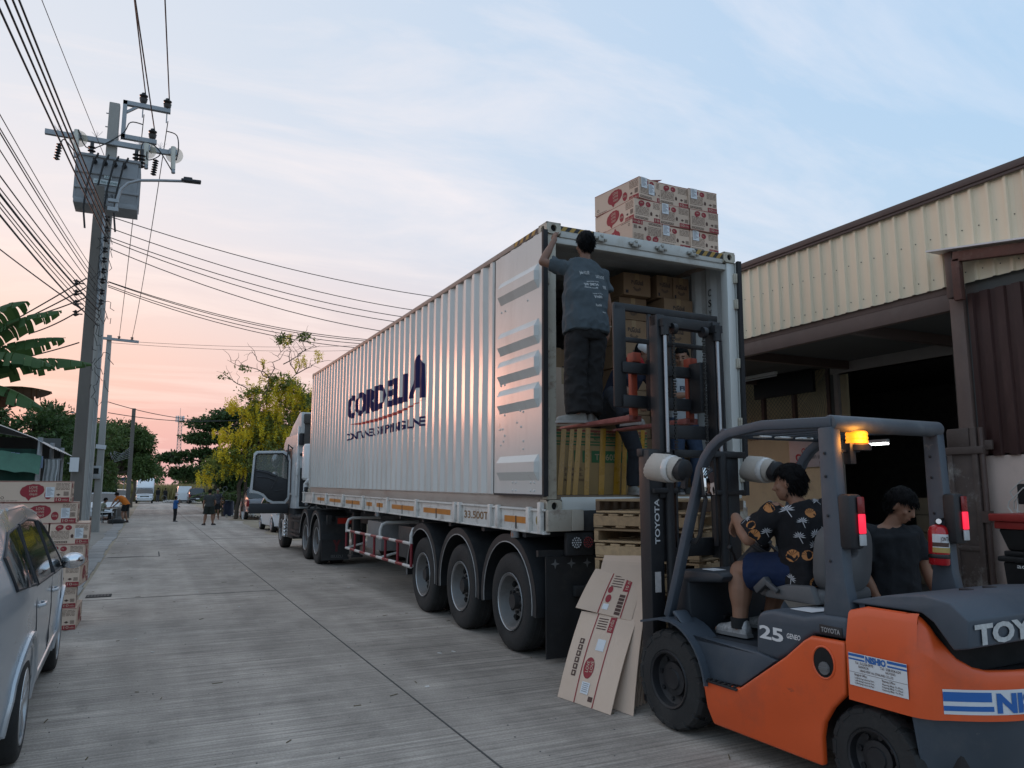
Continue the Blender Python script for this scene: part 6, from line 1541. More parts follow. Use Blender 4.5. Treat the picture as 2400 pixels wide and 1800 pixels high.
    if fit.get('hair', 1):
        hm = hair_mesh(hc, f, up, k, fit.get('hairlen', 1.), len(label)*.7, fit.get('fringe', .062)); hm.build('hair', fit.get('hairmat', M_HAIR), root, ang=80)
        if fit.get('strands'):
            rg_ = np.random.default_rng(3); P_ = np.array(hm.v); c_ = np.array(hc); d_ = P_-c_; ok = np.linalg.norm(d_, axis=1) > .083*k; P_ = P_[ok]; d_ = d_[ok]
            ii = rg_.integers(0, len(P_), 3200); Pn = c_+d_[ii]*rg_.uniform(.94, 1.005, (3200, 1))+rg_.normal(0, .004, (3200, 3)); dn = d_[ii]/np.linalg.norm(d_[ii], axis=1, keepdims=True)
            u_ = np.array(V3(up).normalized()); f_n = np.array(V3(f).normalized()); tn = -u_+.25*f_n*np.sign(d_[ii]@f_n)[:, None]+.06*dn
            o_ = obj('hair_strands', leaf_mesh('hair_strands', Pn, tn, .034*k, fit.get('hairmat', M_HAIR), .14, .16, rg_), root); o_['kind'] = 'stuff'
    if fit.get('shoe'):
        for s in 'LR': shoe(root, J['an'+s], J['to'+s], fit['shoe'][0], fit['shoe'][1], k)
    if fit.get('facial'):
        mb = MB()
        for s in (-1, 1):
            mb.ell(P(s*.031, .077, -.002), (.013*k, .006*k, .0055*k), M3, 10); mb.ell(P(s*.032, .082, .022), (.019*k, .008*k, .0045*k), M3, 8)
        mb.build('eyes', M_HAIR, root)
        mb = MB(); mb.ell(P(0, .090, -.0635), (.021*k, .006*k, .0035*k), M3, 8); mb.build('lips', mat('lip', (.16, .06, .05), .5), root)
    return root
def decals(par, target, items, m, name='print', off=.0035):
    """items: list of (verts3d, faces, mi) flat shapes dropped on the target mesh along a direction"""
    bvh = BVHTree.FromPolygons([v.co for v in target.data.vertices], [tuple(p.vertices) for p in target.data.polygons])
    mb = MB()
    for V, F, mi, dr_ in items:
        out_ = []; ok = True
        for v in V:
            h = bvh.ray_cast(V3(v)-V3(dr_)*.5, V3(dr_), 1.2)
            if h[0] is None: h = bvh.find_nearest(V3(v))
            out_.append(h[0]-V3(dr_)*off)
        mb.add(out_, F, mi)
    o = mb.build(name, m, par, fix=False); o['kind'] = 'stuff'; return o
def flat_text(s, o, rt, up, h, w, bold=.02):
    mb = MB(); text(mb, s, o, rt, up, h, w, 0, bold, 'C'); return mb.v, mb.f
# 1 --- man standing on the forks, back to the street
J = dict(pel=(3.55, 5.86, 3.10), mid=(3.57, 5.90, 3.48), neck=(3.655, 6.03, 3.80), head=(3.665, 6.05, 3.985), face=(.10, 1, -.06), hup=(.05, .15, 1),
         shL=(3.45, 6.03, 3.715), elL=(3.275, 6.19, 3.80), wrL=(3.46, 6.28, 4.08), hdL=(.14, .55, .55), hnL=(.85, .15, -.1),
         shR=(3.825, 6.01, 3.69), elR=(3.865, 5.98, 3.42), wrR=(3.895, 6.02, 3.16), hdR=(-.06, .05, -1), hnR=(-.7, .6, 0),
         hipL=(3.46, 5.87, 3.03), knL=(3.42, 5.84, 2.66), anL=(3.42, 5.80, 2.305), toL=(3.25, 5.88, 2.24), hipR=(3.64, 5.86, 3.03), knR=(3.60, 5.86, 2.66), anR=(3.565, 5.84, 2.315), toR=(3.70, 5.98, 2.25))
T_SH = cloth('grey_blue_tee', (.060, .075, .085)); T_BK = cloth('faded_black_trousers', (.017, .016, .016), .2)
SHW = mat('off_white_sneaker', (.21, .20, .18), .7, var=.25, scale=20); SOLE = mat('pale_sole', (.27, .25, .235), .7)
p1 = person('person in grey tee and black trousers standing on the forks holding the container corner', J, dict(skin=SK2, top=T_SH, bottom=T_BK, leg=1.97, flare=.028, bloose=.024, loose=.035, hem=-.04, sleeve=.66, curlL=48, curlR=26, hairlen=1.45, tw=1.14, strands=1, shoe=(SHW, SOLE), wr=.013, wrb=.012), .0075)
sh1 = [c for c in p1.children if c.name.startswith('shirt')][0]
it = []
for s, x, z, h, w in (('Jaika HOUSE', 3.535, 3.625, .032, .10), ('LUKE DUCHE', 3.70, 3.60, .03, .11), ('BANGKOK TOWN', 3.60, 3.545, .010, .12), ('JEFF SMITH', 3.57, 3.505, .026, .15), ('FISHING CLUB', 3.56, 3.475, .013, .14), ('TREE', 3.72, 3.49, .03, .04), ('friends of the sea', 3.62, 3.42, .010, .12), ('Vrabie', 3.62, 3.38, .03, .09), ('Rode', 3.61, 3.30, .024, .06), ('Home', 3.67, 3.24, .015, .05)):
    v, f_ = flat_text(s, (x, 5.6, z), (1, 0, .06), (-.03, 0, 1), h, w); it.append((v, f_, 0, V3((0, 1, 0))))
decals(p1, sh1, it, mat('white_ink', (.45, .46, .46), .8))
mb = MB(); c_ = V3((3.893, 6.015, 3.185)); mb.tube([c_+V3((.031*math.cos(t), .033*math.sin(t), .006*math.cos(t))) for t in np.linspace(0, 6.283, 17)], .004, 6); mb.build('bracelet', mat('pale_cord', (.45, .38, .28), .6), p1)
# 2 --- man inside the container behind the mast
J = dict(pel=(5.50, 6.98, 2.47), neck=(5.48, 6.97, 2.985), head=(5.49, 6.94, 3.155), face=(-.75, -.65, -.25),
         shL=(5.66, 6.95, 2.92), elL=(5.70, 6.85, 2.66), wrL=(5.52, 6.72, 2.66), shR=(5.31, 6.97, 2.92), elR=(5.27, 6.83, 2.68), wrR=(5.42, 6.70, 2.70),
         hipL=(5.59, 6.98, 2.43), knL=(5.66, 6.93, 2.03), anL=(5.67, 6.96, 1.665), toL=(5.66, 6.80, 1.61), hipR=(5.41, 6.98, 2.43), knR=(5.38, 6.93, 2.03), anR=(5.36, 6.98, 1.665), toR=(5.33, 6.82, 1.61))
T_LG = cloth('light_grey_vest', (.36, .38, .40)); T_JN = cloth('blue_jeans', (.035, .055, .095), .3)
p2 = person('person in light grey sports top and jeans standing inside the container behind the mast', J, dict(skin=SK1, top=T_LG, bottom=T_JN, leg=1.97, sleeve=.0, hem=-.04, facial=1, hairlen=.5, fringe=.07, shoe=(M_FBK, SOLE), curlL=45, curlR=45), .009)
sh2 = [c for c in p2.children if c.name.startswith('shirt')][0]
v, f_ = flat_text('FILA', (5.47, 6.5, 2.76), (1, 0, 0), (0, 0, 1), .05, .17, .04)
decals(p2, sh2, [(v, f_, 0, V3((0, 1, 0)))], mat('navy_ink', (.02, .025, .05), .8))
# 3 --- person bending behind the fork carriage
J = dict(pel=(4.40, 6.72, 2.48), mid=(4.45, 6.66, 2.76), neck=(4.53, 6.50, 2.94), head=(4.60, 6.42, 3.06), face=(.6, -.5, -.6), hup=(.3, -.2, 1),
         shL=(4.70, 6.55, 2.86), elL=(4.80, 6.42, 2.64), wrL=(4.68, 6.28, 2.50), shR=(4.36, 6.52, 2.88), elR=(4.28, 6.38, 2.68), wrR=(4.36, 6.24, 2.52),
         hipL=(4.50, 6.72, 2.42), knL=(4.58, 6.60, 2.04), anL=(4.58, 6.66, 1.665), toL=(4.54, 6.50, 1.61), hipR=(4.31, 6.70, 2.43), knR=(4.16, 6.38, 2.60), anR=(4.14, 6.08, 2.325), toR=(4.17, 5.93, 2.26))
T_NV = cloth('navy_red_shirt', (.018, .022, .04))
p3 = person('person in dark clothes bending behind the fork carriage with one foot on the fork', J, dict(skin=SK2, top=T_NV, bottom=cloth('charcoal_trousers', (.022, .024, .03)), leg=1.95, sleeve=.7, shoe=(SHW, SOLE), curlL=40, curlR=40), .010)
mb = MB(); mb.ell((4.60, 6.41, 3.10), (.095, .11, .075), (0, .2, 0), 16); mb.ell((4.655, 6.33, 3.085), (.075, .08, .012), (.3, 0, .6), 14); mb.build('cap', mat('white_cap', (.6, .6, .6), .8), p3)
mb = MB(); mb.tube([(4.40, 6.46, 2.97), (4.52, 6.41, 2.98), (4.64, 6.46, 2.93)], .035, 8); mb.build('red_collar', mat('red_cloth', (.4, .02, .03), .8), p3)
# 4 --- forklift driver
J = dict(pel=(-.03, -.80, 1.13), mid=(-.035, -.80, 1.36), neck=(-.055, -.72, 1.555), head=(-.075, -.665, 1.685), face=(-.42, .90, -.10), hup=(0, .15, 1),
         shL=(-.235, -.69, 1.49), elL=(-.335, -.54, 1.325), wrL=(-.29, -.385, 1.455), hdL=(.05, .42, -.75), hnL=(.1, -.9, -.3),
         shR=(.13, -.72, 1.49), elR=(.22, -.53, 1.28), wrR=(.10, -.38, 1.34), hdR=(-.5, .5, .1), hnR=(0, -.1, -1),
         hipL=(-.125, -.78, 1.12), knL=(-.225, -.345, 1.09), anL=(-.25, -.345, .735), toL=(-.265, -.13, .675), hipR=(.075, -.78, 1.12), knR=(.15, -.36, 1.09), anR=(.12, -.26, .735), toR=(.10, -.06, .675))
T_HW = cloth('black_print_shirt', (.010, .010, .012), .15)
p4 = person('person driving the forklift in black palm-print shirt and navy shorts', J, dict(skin=SK1, top=T_HW, bottom=cloth('navy_shorts', (.010, .020, .055)), leg=.80, flare=.012, fat=1.3, tw=1.22, loose=.036, sleeve=.85, hem=-.08, hairlen=1.3, strands=1, shoe=(mat('silver_trainer', (.30, .30, .30), .5, .3, var=.5, scale=45), mat('grey_sole', (.16, .16, .16), .7)), curlL=30, wr=.011), .0075, None, (3.92, 4.48, 0), R(2.5), 1.0)
sh4 = [c for c in p4.children if c.name.startswith('shirt')][0]
mb = MB()
for s in 'LR': a = V3(J['an'+s]); mb.cyl(a-V3((0, 0, .02)), a+V3((0, 0, .05)), .060, .062, 14)
mb.build('sock', mat('black_sock', (.012, .012, .013), .9), p4)
def palm_print(target, par, n=84, seed=2):
    rr = random.Random(seed); bv = BVHTree.FromPolygons([v.co for v in target.data.vertices], [tuple(p.vertices) for p in target.data.polygons])
    vs_ = target.data.vertices; ch = []; tries = 0; mb = MB()
    while len(ch) < n and tries < 4000:
        tries += 1; v = vs_[rr.randrange(len(vs_))]
        if all((v.co-c.co).length > .072 for c in ch): ch.append(v)
    for i, v in enumerate(ch):
        nn = v.normal.normalized(); x, _, _ = frame(nn, (0, 0, 1)); y = nn.cross(x).normalized(); y = y if y.z > 0 else -y; x = y.cross(nn)
        rot = rr.uniform(-.6, .6); ex = x*math.cos(rot)+y*math.sin(rot); ey = y*math.cos(rot)-x*math.sin(rot)
        def put(q, mi, d=.003):
            out_ = []
            for a, b in q:
                h = bv.find_nearest(v.co+ex*a+ey*b); out_.append(h[0]+h[1]*d)
            mb.add(out_, [tuple(range(len(q)))], mi)
        s = rr.uniform(.036, .052); col = 0 if i % 3 else 1
        if col == 1:
            put([(s*.95*math.cos(t), s*.8*math.sin(t)) for t in np.linspace(0, 6.283, 10, endpoint=False)], 1, .0025)
            for k_ in range(6): t = R(20+k_*28); put([(0, 0), (s*.85*math.cos(t-.12), s*.7*math.sin(t-.12)), (s*.9*math.cos(t), s*.75*math.sin(t))], 2, .004)
        else:
            for k_ in range(8):
                t = R(-10+k_*28); put([(0, 0), (s*.55*math.cos(t-.16), s*.5*math.sin(t-.16)), (s*1.0*math.cos(t-.05), s*.8*math.sin(t-.05)), (s*.55*math.cos(t+.13), s*.5*math.sin(t+.13))], 0)
            put([(-.003, 0), (.003, 0), (s*.45, -s*1.0), (s*.36, -s*1.02)], 0)
    mb.build('print', [mat('print_white', (.48, .48, .50), .8), mat('print_orange', (.42, .17, .05), .8), T_HW], par, fix=False)['kind'] = 'stuff'
palm_print(sh4, p4)
# 5 --- man walking past the forklift
J = dict(pel=(4.86, 3.85, .93), mid=(4.84, 3.83, 1.17), neck=(4.80, 3.79, 1.385), head=(4.845, 3.72, 1.53), face=(.22, -.85, -.48), hup=(.1, -.3, 1),
         shL=(4.92, 3.93, 1.33), elL=(4.99, 4.0, 1.07), wrL=(5.10, 3.96, .86), shR=(4.74, 3.62, 1.33), elR=(4.78, 3.54, 1.09), wrR=(4.87, 3.50, .90),
         hipL=(4.90, 3.94, .88), knL=(4.95, 3.78, .49), anL=(4.95, 3.86, .08), toL=(4.99, 3.70, .03), hipR=(4.82, 3.77, .88), knR=(4.79, 3.88, .47), anR=(4.78, 3.96, .08), toR=(4.80, 3.79, .03))
J['shL'], J['shR'] = V3((4.96, 3.73, 1.325)), V3((4.66, 3.86, 1.335))
J['elL'], J['wrL'] = V3((5.03, 3.70, 1.08)), V3((5.10, 3.66, .86))
J['elR'], J['wrR'] = V3((4.62, 3.90, 1.07)), V3((4.70, 3.82, .84))
J['hipL'], J['hipR'] = V3((4.93, 3.80, .88)), V3((4.79, 3.90, .88))
p5 = person('person in black tee walking behind the forklift, looking down', J, dict(skin=SK1, top=cloth('black_tee', (.016, .018, .021)), bottom=cloth('black_shorts', (.013, .013, .014)), leg=.95, loose=.028, hem=-.10, sleeve=.68, facial=1, hairlen=1.1, fringe=.045, strands=1, wr=.010, shoe=(M_FBK, SOLE)), .0085)
# far people ---------------------------------------------------------------------
def far(label, loc, rz, fit, k=1., J=None, group=None, **mod):
    base = dict(pel=(0, 0, .93), neck=(0, 0, 1.43), head=(0, .02, 1.575), face=(0, 1, 0), shL=(-.17, 0, 1.38), elL=(-.21, -.02, 1.10), wrL=(-.22, .06, .86), shR=(.17, 0, 1.38), elR=(.21, -.02, 1.10), wrR=(.22, .06, .86),
                hipL=(-.09, 0, .88), knL=(-.10, .02, .48), anL=(-.12, 0, .08), toL=(-.14, .16, .03), hipR=(.09, 0, .88), knR=(.10, .02, .48), anR=(.12, 0, .08), toR=(.14, .16, .03))
    base.update(mod)
    vec = ('face', 'hup', 'hdL', 'hdR', 'hnL', 'hnR')
    base = {a: (V3(b) if a in vec else V3(b)*k) for a, b in base.items()}
    return person(label, base, fit, .014, group, loc, rz, k)
T_OR = cloth('orange_tee', (.55, .15, .02)); T_DK = cloth('black_cloth', (.015, .015, .016)); T_GY = cloth('dark_grey_tee', (.05, .052, .05)); T_BL = cloth('blue_tee', (.03, .11, .30)); T_OL = cloth('dark_shorts', (.022, .025, .02))
SND = (mat('sandal', (.05, .035, .03), .8), mat('sandal_sole', (.03, .03, .03), .8))
far('person in orange tee and black shorts bending over a low table at the street edge', (-1.05, 42.7, 0), R(60), dict(skin=SK1, top=T_OR, bottom=T_DK, leg=.72, loose=.03, shoe=SND, flare=.02, bloose=.02), 1.0, None,
    pel=(0, -.12, .90), mid=(0, .02, 1.15), neck=(0, .28, 1.28), head=(0, .40, 1.36), face=(0, .75, -.65), hup=(0, .6, .7), shL=(-.18, .24, 1.24), shR=(.18, .24, 1.24), elL=(-.22, .40, 1.02), elR=(.22, .42, 1.02), wrL=(-.15, .55, .85), wrR=(.15, .56, .85), hipL=(-.1, -.12, .86), hipR=(.1, -.12, .86), knL=(-.13, -.02, .47), knR=(.13, -.02, .47), anL=(-.16, -.12, .08), anR=(.16, -.12, .08), toL=(-.18, .05, .03), toR=(.18, .05, .03))
far('seated person in pale top eating at the small street table', (-2.05, 43.0, 0), R(-80), dict(skin=SK2, top=cloth('pale_green_top', (.25, .26, .20)), bottom=T_DK, leg=1.9, shoe=SND), .95, None,
    pel=(0, 0, .52), mid=(0, .06, .8), neck=(0, .12, 1.02), head=(0, .18, 1.16), face=(0, .9, -.4), shL=(-.17, .1, .97), shR=(.17, .1, .97), elL=(-.2, .22, .74), elR=(.2, .22, .74), wrL=(-.1, .42, .78), wrR=(.1, .42, .78), hipL=(-.1, 0, .50), hipR=(.1, 0, .50), knL=(-.12, .42, .50), knR=(.12, .42, .50), anL=(-.12, .42, .08), anR=(.12, .42, .08), toL=(-.12, .58, .03), toR=(.12, .58, .03))
far('child in blue tee and dark trousers standing in the street holding a racket', (1.30, 42.7, 0), R(-75), dict(skin=SK2, top=T_BL, bottom=T_DK, leg=1.95, loose=.03, shoe=(M_FBK, SOLE)), .76, None,
    elR=(.26, .14, 1.16), wrR=(.18, .2, 1.40), elL=(-.26, .10, 1.12), wrL=(-.28, .30, 1.02), anL=(-.16, .02, .08), anR=(.15, -.04, .08))
far('person in dark grey tee and shorts standing in the street, back to us', (2.60, 38.0, 0), R(-8), dict(skin=SK1, top=T_GY, bottom=T_OL, leg=.88, loose=.04, fat=1.2, bloose=.03, flare=.02, shoe=SND), .97, None,
    elL=(-.26, 0, 1.08), wrL=(-.27, .05, .84), elR=(.26, 0, 1.08), wrR=(.20, .18, .92), anL=(-.19, 0, .08), anR=(.19, 0, .08), toL=(-.28, .14, .03), toR=(.28, .14, .03), knL=(-.15, .02, .48), knR=(.15, .02, .48))
far('person in striped dark top and shorts walking barefoot with a racket by the right verge', (3.45, 44.7, 0), R(170), dict(skin=SK2, top=cloth('striped_dark_top', (.05, .05, .06), .6), bottom=T_DK, leg=.8, hairmat=mat('greying_hair', (.2, .19, .18), .7)), .98, None,
    knL=(-.08, .10, .48), anL=(-.08, -.10, .09), elR=(.25, .10, 1.15), wrR=(.22, .30, 1.25), elL=(-.22, 0, 1.1), wrL=(-.2, .12, .9))
far('person in black clothes at the far street end, left of a pair', (1.15, 107.5, 0), R(20), dict(skin=SK2, top=T_DK, bottom=cloth('grey_trousers', (.07, .07, .075)), leg=1.95, sleeve=1.5, loose=.05), 1.08)
far('person in black clothes at the far street end, right of a pair', (2.0, 107.0, 0), R(-30), dict(skin=SK2, top=T_DK, bottom=T_DK, leg=1.95, sleeve=1.5, loose=.05), 1.05)
far('small child in tan clothes beside the pair at the far street end', (.05, 107.0, 0), R(190), dict(skin=SK1, top=cloth('tan_top', (.3, .2, .1)), bottom=cloth('tan_trousers', (.25, .17, .1)), leg=1.9), .62)
# ------------------------------------------------------------------ cars
M_SILV = mat('silver_car_paint', (.47, .50, .53), .27, .45, var=.04, scale=2, coat=.7, crough=.06, dirt=(.33, .34, .35), damt=.3, dscale=1.5)
M_WCAR = mat('white_car_paint', (.66, .68, .70), .3, var=.04, coat=.6)
M_GCAR = mat('grey_car_paint', (.22, .225, .245), .3, .3, var=.06, coat=.6)
M_BCAR = mat('black_car_paint', (.012, .012, .014), .25, var=.1, coat=.6)
M_CGLS = mat('car_glass', (.018, .022, .022), .05, var=.05, spec=.9, rvar=0)
M_ALLOY = mat('alloy_rim', (.50, .51, .52), .35, .8, var=.1, dirt=(.2, .18, .16), damt=.4, dscale=8)
M_HEADL = mat('headlamp_glass', (.55, .58, .60), .12, .2, var=.2, scale=20)
def car(name, label, loc, rz, paint, top, belt, roofz, hw, wheels, wr, wins, glass_segs=(), lights=(), detail=False, group=None, sill=.24, tumble=.24, seams=(), handles=(), rail=None, cat='car'):
    """top: outline (y,z) from front lower lip over the roof to the rear lower lip; wheels: axle y positions; wins: side window outlines"""
    t = thing(name, label, cat, loc, (0, 0, rz), group)
    L = max(p[0] for p in top)-min(p[0] for p in top); ym = (max(p[0] for p in top)+min(p[0] for p in top))/2
    def W(y, z, off=0.):
        e = abs(y-ym)/(L/2); w = hw*(1-.16*max(0, e-.55)**2/.2025*1.0)
        if z > belt: w *= 1-tumble*((z-belt)/(roofz-belt))**1.15
        elif z < .5: w *= 1-.05*((.5-z)/.3)
        else: w *= 1-.012*abs((z-.72)/.22)
        return w+off
    # side skin with wheel arches
    bot = []
    ys = sorted(wheels)
    front_y, rear_y = top[0][0], top[-1][0]
    poly = list(top)
    bot.append((rear_y+.02, sill+.02))
    for wy in ys:
        ar = wr+.055
        a0 = math.asin(max(-1, min(1, (sill-wr)/ar)))
        bot += [(wy+ar*math.cos(math.pi-a0+(2*a0-math.pi)*i/12), wr+ar*math.sin(math.pi-a0+(2*a0-math.pi)*i/12)) for i in range(13)]
    bot.append((front_y-.02, sill+.02))
    poly = poly+bot
    body = obj('body', None, t)
    for s in (-1, 1):
        V, F = flat_panel([poly], (.13, .11), lambda u, v: (s*W(u, v), u, v)); mb = MB(); mb.add(V, F)
        # arch lips
        for wy in ys:
            ar = wr+.055; a0 = math.asin((sill-wr)/ar)
            pts = [(wy+ar*math.cos(a0+(math.pi-2*a0)*i/14), wr+ar*math.sin(a0+(math.pi-2*a0)*i/14)) for i in range(15)]
            mb.tube([(s*(W(y, z)-.002), y, z) for y, z in pts], .014, 6)
            mb.add([(s*W(y, z), y, z) for y, z in pts]+[(s*(W(y, z)-.22), y, z) for y, z in pts], [(i, i+1, 16+i, 15+i) for i in range(14)], 1)
        mb.build('side_skin', [paint, M_TRIM], body, fix=False, ang=50)
    # top skin, front to back
    tp = []
    for (a, b) in zip(top, top[1:]):
        n = max(1, int(math.hypot(b[0]-a[0], b[1]-a[1])/.12))
        tp.append([(a[0]+(b[0]-a[0])*i/n, a[1]+(b[1]-a[1])*i/n) for i in range(n+1)])
    N_ = 8
    def strip(segs, nm, m, off=0., shrink=0., par=body):
        mb = MB()
        for si in segs:
            P = []
            for (y, z) in tp[si]:
                w = W(y, z)-shrink
                for i in range(N_+1):
                    q = -1+2*i/N_; cr = (1-q*q)
                    d = V3((0, 0, 0)); a, b = top[si], top[si+1]; nx, nz = -(b[1]-a[1]), (b[0]-a[0]); l = math.hypot(nx, nz); nx, nz = -nx/l, -nz/l
                    P.append((q*w, y+nx*(cr*.035+off), z+nz*(cr*.035+off)))
            k = len(tp[si]); mb.add(P, [(j*(N_+1)+i, j*(N_+1)+i+1, (j+1)*(N_+1)+i+1, (j+1)*(N_+1)+i) for j in range(k-1) for i in range(N_)])
        return mb.build(nm, m, par, fix=False, ang=60)
    strip([i for i in range(len(top)-1) if i not in glass_segs], 'top_skin', paint)
    for gseg in glass_segs: strip([gseg], 'windscreen', M_CGLS, .001, .03, t); strip([gseg], 'screen_frame', M_TRIM, -.006, 0)
    mb = MB(); mb.bx(-hw*.86, hw*.86, rear_y+.15, front_y-.15, sill-.05, sill+.1); mb.build('underbody', M_TRIM, body)
    for wn in wins:
        for s in (-1, 1):
            V, F = flat_panel([wn], (.13, .11), lambda u, v: (s*W(u, v, .004), u, v)); mb = MB(); mb.add(V, F); g = mb.build('side_window', M_CGLS, t, fix=False, ang=60)
            mb = MB(); mb.tube([(s*W(u, v, .004), u, v) for u, v in wn+[wn[0]]], .011 if detail else .016, 6); mb.build('window_trim', M_TRIM, g)
    for sm in seams:
        for s in (-1, 1):
            mb = MB(); pts = []
            for a, b in zip(sm, sm[1:]):
                n = max(1, int(math.hypot(b[0]-a[0], b[1]-a[1])/.08)); pts += [(a[0]+(b[0]-a[0])*i/n, a[1]+(b[1]-a[1])*i/n) for i in range(n)]
            pts.append(sm[-1]); mb.tube([(s*(W(y, z)-.002), y, z) for y, z in pts], .0055, 6); mb.build('door_seam', M_TRIM, body)
    for (y, z) in handles:
        for s in (-1, 1):
            mb = MB(); w = W(y, z); mb.tube([(s*(w-.005), y-.10, z), (s*(w+.03), y-.07, z+.004), (s*(w+.034), y, z+.006), (s*(w+.03), y+.07, z+.004), (s*(w-.005), y+.10, z)], .013, 8); mb.ell((s*(w-.004), y, z-.004), (.012, .06, .03)); mb.build('door_handle', paint, t)
    for i, wy in enumerate(ys):
        for s in (-1, 1):
            w = obj('wheel', None, t, (s*(hw-.105), wy, wr))
            mb = MB(); mb.lathe(tyre_profile_car(wr, .20), (0, 0, 0), (1, 0, 0), 36 if detail else 22); mb.build('tyre', M_TYRE, w)
            mb = MB(); e = s*.10
            mb.lathe([(wr*.70, e*.9), (wr*.69, e*1.0), (wr*.66, e*.95), (wr*.64, e*.2), (wr*.55, -e*.2)], (0, 0, 0), (1, 0, 0), 32 if detail else 18)
            for k in range(5 if detail else 5):
                for dd in ((-.13, .13) if detail else (0,)):
                    a = 2*math.pi*k/5+.3; c0 = V3((e*.78, wr*.12*math.cos(a), wr*.12*math.sin(a))); c1 = V3((e*.82, wr*.67*math.cos(a+dd), wr*.67*math.sin(a+dd)))
                    mb.bar(c0, c1, .035 if detail else .06, .022, 0, (1, 0, 0))
            mb.cyl((e*.4, 0, 0), (e*.9, 0, 0), wr*.2, wr*.17, 16); mb.build('rim', M_ALLOY, w)
            mb = MB(); mb.cyl((-e*.3, 0, 0), (e*.1, 0, 0), wr*.52, None, 20); mb.build('brake_disc', M_CHAS, w)
    return t, W
def tyre_profile_car(r, w): return [(r*.68, -w*.42), (r*.74, -w*.49), (r*.84, -w*.5), (r*.94, -w*.46), (r*.985, -w*.38), (r, -w*.2), (r, w*.2), (r*.985, w*.38), (r*.94, w*.46), (r*.84, w*.5), (r*.74, w*.49), (r*.68, w*.42)]
# silver family car in the foreground
top = [(2.08, .22), (2.16, .45), (2.08, .64), (1.90, .76), (1.30, .935), (.42, 1.40), (.10, 1.49), (-.5, 1.535), (-1.3, 1.52), (-1.9, 1.43), (-2.12, 1.02), (-2.2, .75), (-2.15, .26)]
t, W = car('silver_car', 'silver family car parked at the left edge of the street', (-1.50, 7.02, 0), R(1.2), M_SILV, top, .96, 1.53, .865, (1.32, -1.32), .315,
    [[(1.02, .965), (.50, 1.285), (.30, 1.37), (.09, 1.40), (.11, .985)], [(.02, .99), (-.01, 1.405), (-.5, 1.43), (-.98, 1.41), (-1.02, 1.02)], [(-1.10, 1.03), (-1.07, 1.405), (-1.5, 1.38), (-1.75, 1.25), (-1.7, 1.06)]],
    (4, 9), detail=True, seams=[[(.065, .32), (.065, 1.0)], [(1.02, .34), (1.06, .60), (1.03, .95)], [(-.99, .55), (-.86, .36)], [(-.99, .55), (-1.05, 1.02)], [(-.86, .335), (.95, .335)]], handles=[(.24, .845), (-.82, .865)])
for s in (-1, 1):
    w = W(.95, .98)
    m_ = obj('mirror', None, t, (s*(w+.09), .86, 1.02))
    mb = MB(); mb.ell((0, 0, 0), (.095, .065, .07), (0, 0, s*.2), 16, 0, 10); mb.build('mirror_shell', M_SILV, m_)
    mb = MB(); mb.ell((0, -.03, 0), (.082, .04, .06), (0, 0, s*.2), 16, 0, 10); mb.build('mirror_glass', mat('car_mirror', (.75, .76, .78), .05, 1., var=0, rvar=0), m_)
    mb = MB(); mb.box((-s*.1, .03, -.05), (.10, .06, .03)); mb.build('mirror_foot', M_TRIM, m_, .01)
    mb = MB(); y0 = 1.98; mb.ell((s*.66, 1.95, .68), (.12, .14, .07), (0, 0, -s*.5)); mb.build('headlight', M_HEADL, t)
    mb = MB(); mb.ell((s*.60, -2.12, .92), (.09, .05, .14)); mb.build('tail_light', M_TAIL, t)
    # raised arch flare and sill strip
    for wy in (1.32, -1.32):
        mb = MB(); pts = [(wy+.43*math.cos(R(a)), .315+.43*math.sin(R(a))) for a in range(-6, 187, 12)]
        mb.tube([(s*(W(y, z)+.004), y, z) for y, z in pts], .022, 8); mb.build('arch_flare', M_SILV, t)
    mb = MB(); mb.tube([(s*(W(y, .42)+.004), y, .40+.02*math.sin(y)) for y in np.arange(-.9, .95, .12)], .012, 8); mb.build('sill_strip', M_SILV, t)
mb = MB(); mb.bx(-.55, .55, 2.10, 2.17, .35, .52); mb.build('grille', M_TRIM, t, .01)
mb = MB(); mb.tube([(.68, .35, 1.45), (.66, -.4, 1.525), (.66, -1.2, 1.515)], .012, 6); mb.build('roof_rail', M_SILV, t)
# distant vehicles ----------------------------------------------------------------
def face_kit(t, yf, hw, zl, zg, plate=True, grille=M_TRIM, rear=False, lm=None):
    s_ = 1 if yf > 0 else -1
    for s in (-1, 1):
        mb = MB(); mb.ell((s*(hw-.22), yf-s_*.07, zl), (.17, .10, .075), (0, 0, -s*s_*.35)); mb.build('tail_light' if rear else 'headlight', lm or (M_TAIL if rear else M_HEADL), t)
        if not rear:
            mb = MB(); mb.ell((s*(hw-.25), yf-s_*.0, zg-.22), (.10, .04, .06)); mb.build('fog_lamp', M_TRIM, t)
    if grille: mb = MB(); mb.box((0, yf+s_*.005, zg), (hw*1.0, .05, .16)); mb.build('grille', grille, t, .02)
    if plate: mb = MB(); mb.box((0, yf+s_*.035, zg-.2), (.34, .01, .12)); mb.build('number_plate', M_STICK, t, .004)
hatch = [(1.95, .22), (2.0, .45), (1.92, .70), (1.25, .95), (.35, 1.42), (-.4, 1.52), (-1.4, 1.47), (-1.85, 1.05), (-1.95, .7), (-1.9, .25)]
hw_ = [[(.95, 1.0), (.30, 1.36), (-.05, 1.42), (-.05, 1.0)], [(-.12, 1.0), (-.12, 1.42), (-.9, 1.40), (-1.1, 1.05)]]
t, W = car('white_hatchback', 'white hatchback parked nose towards us beyond the truck cab', (5.15, 32.0, 0), R(182), M_WCAR, hatch, .98, 1.52, .85, (1.27, -1.27), .30, hw_, (3, 6)); face_kit(t, 1.98, .85, .73, .58)
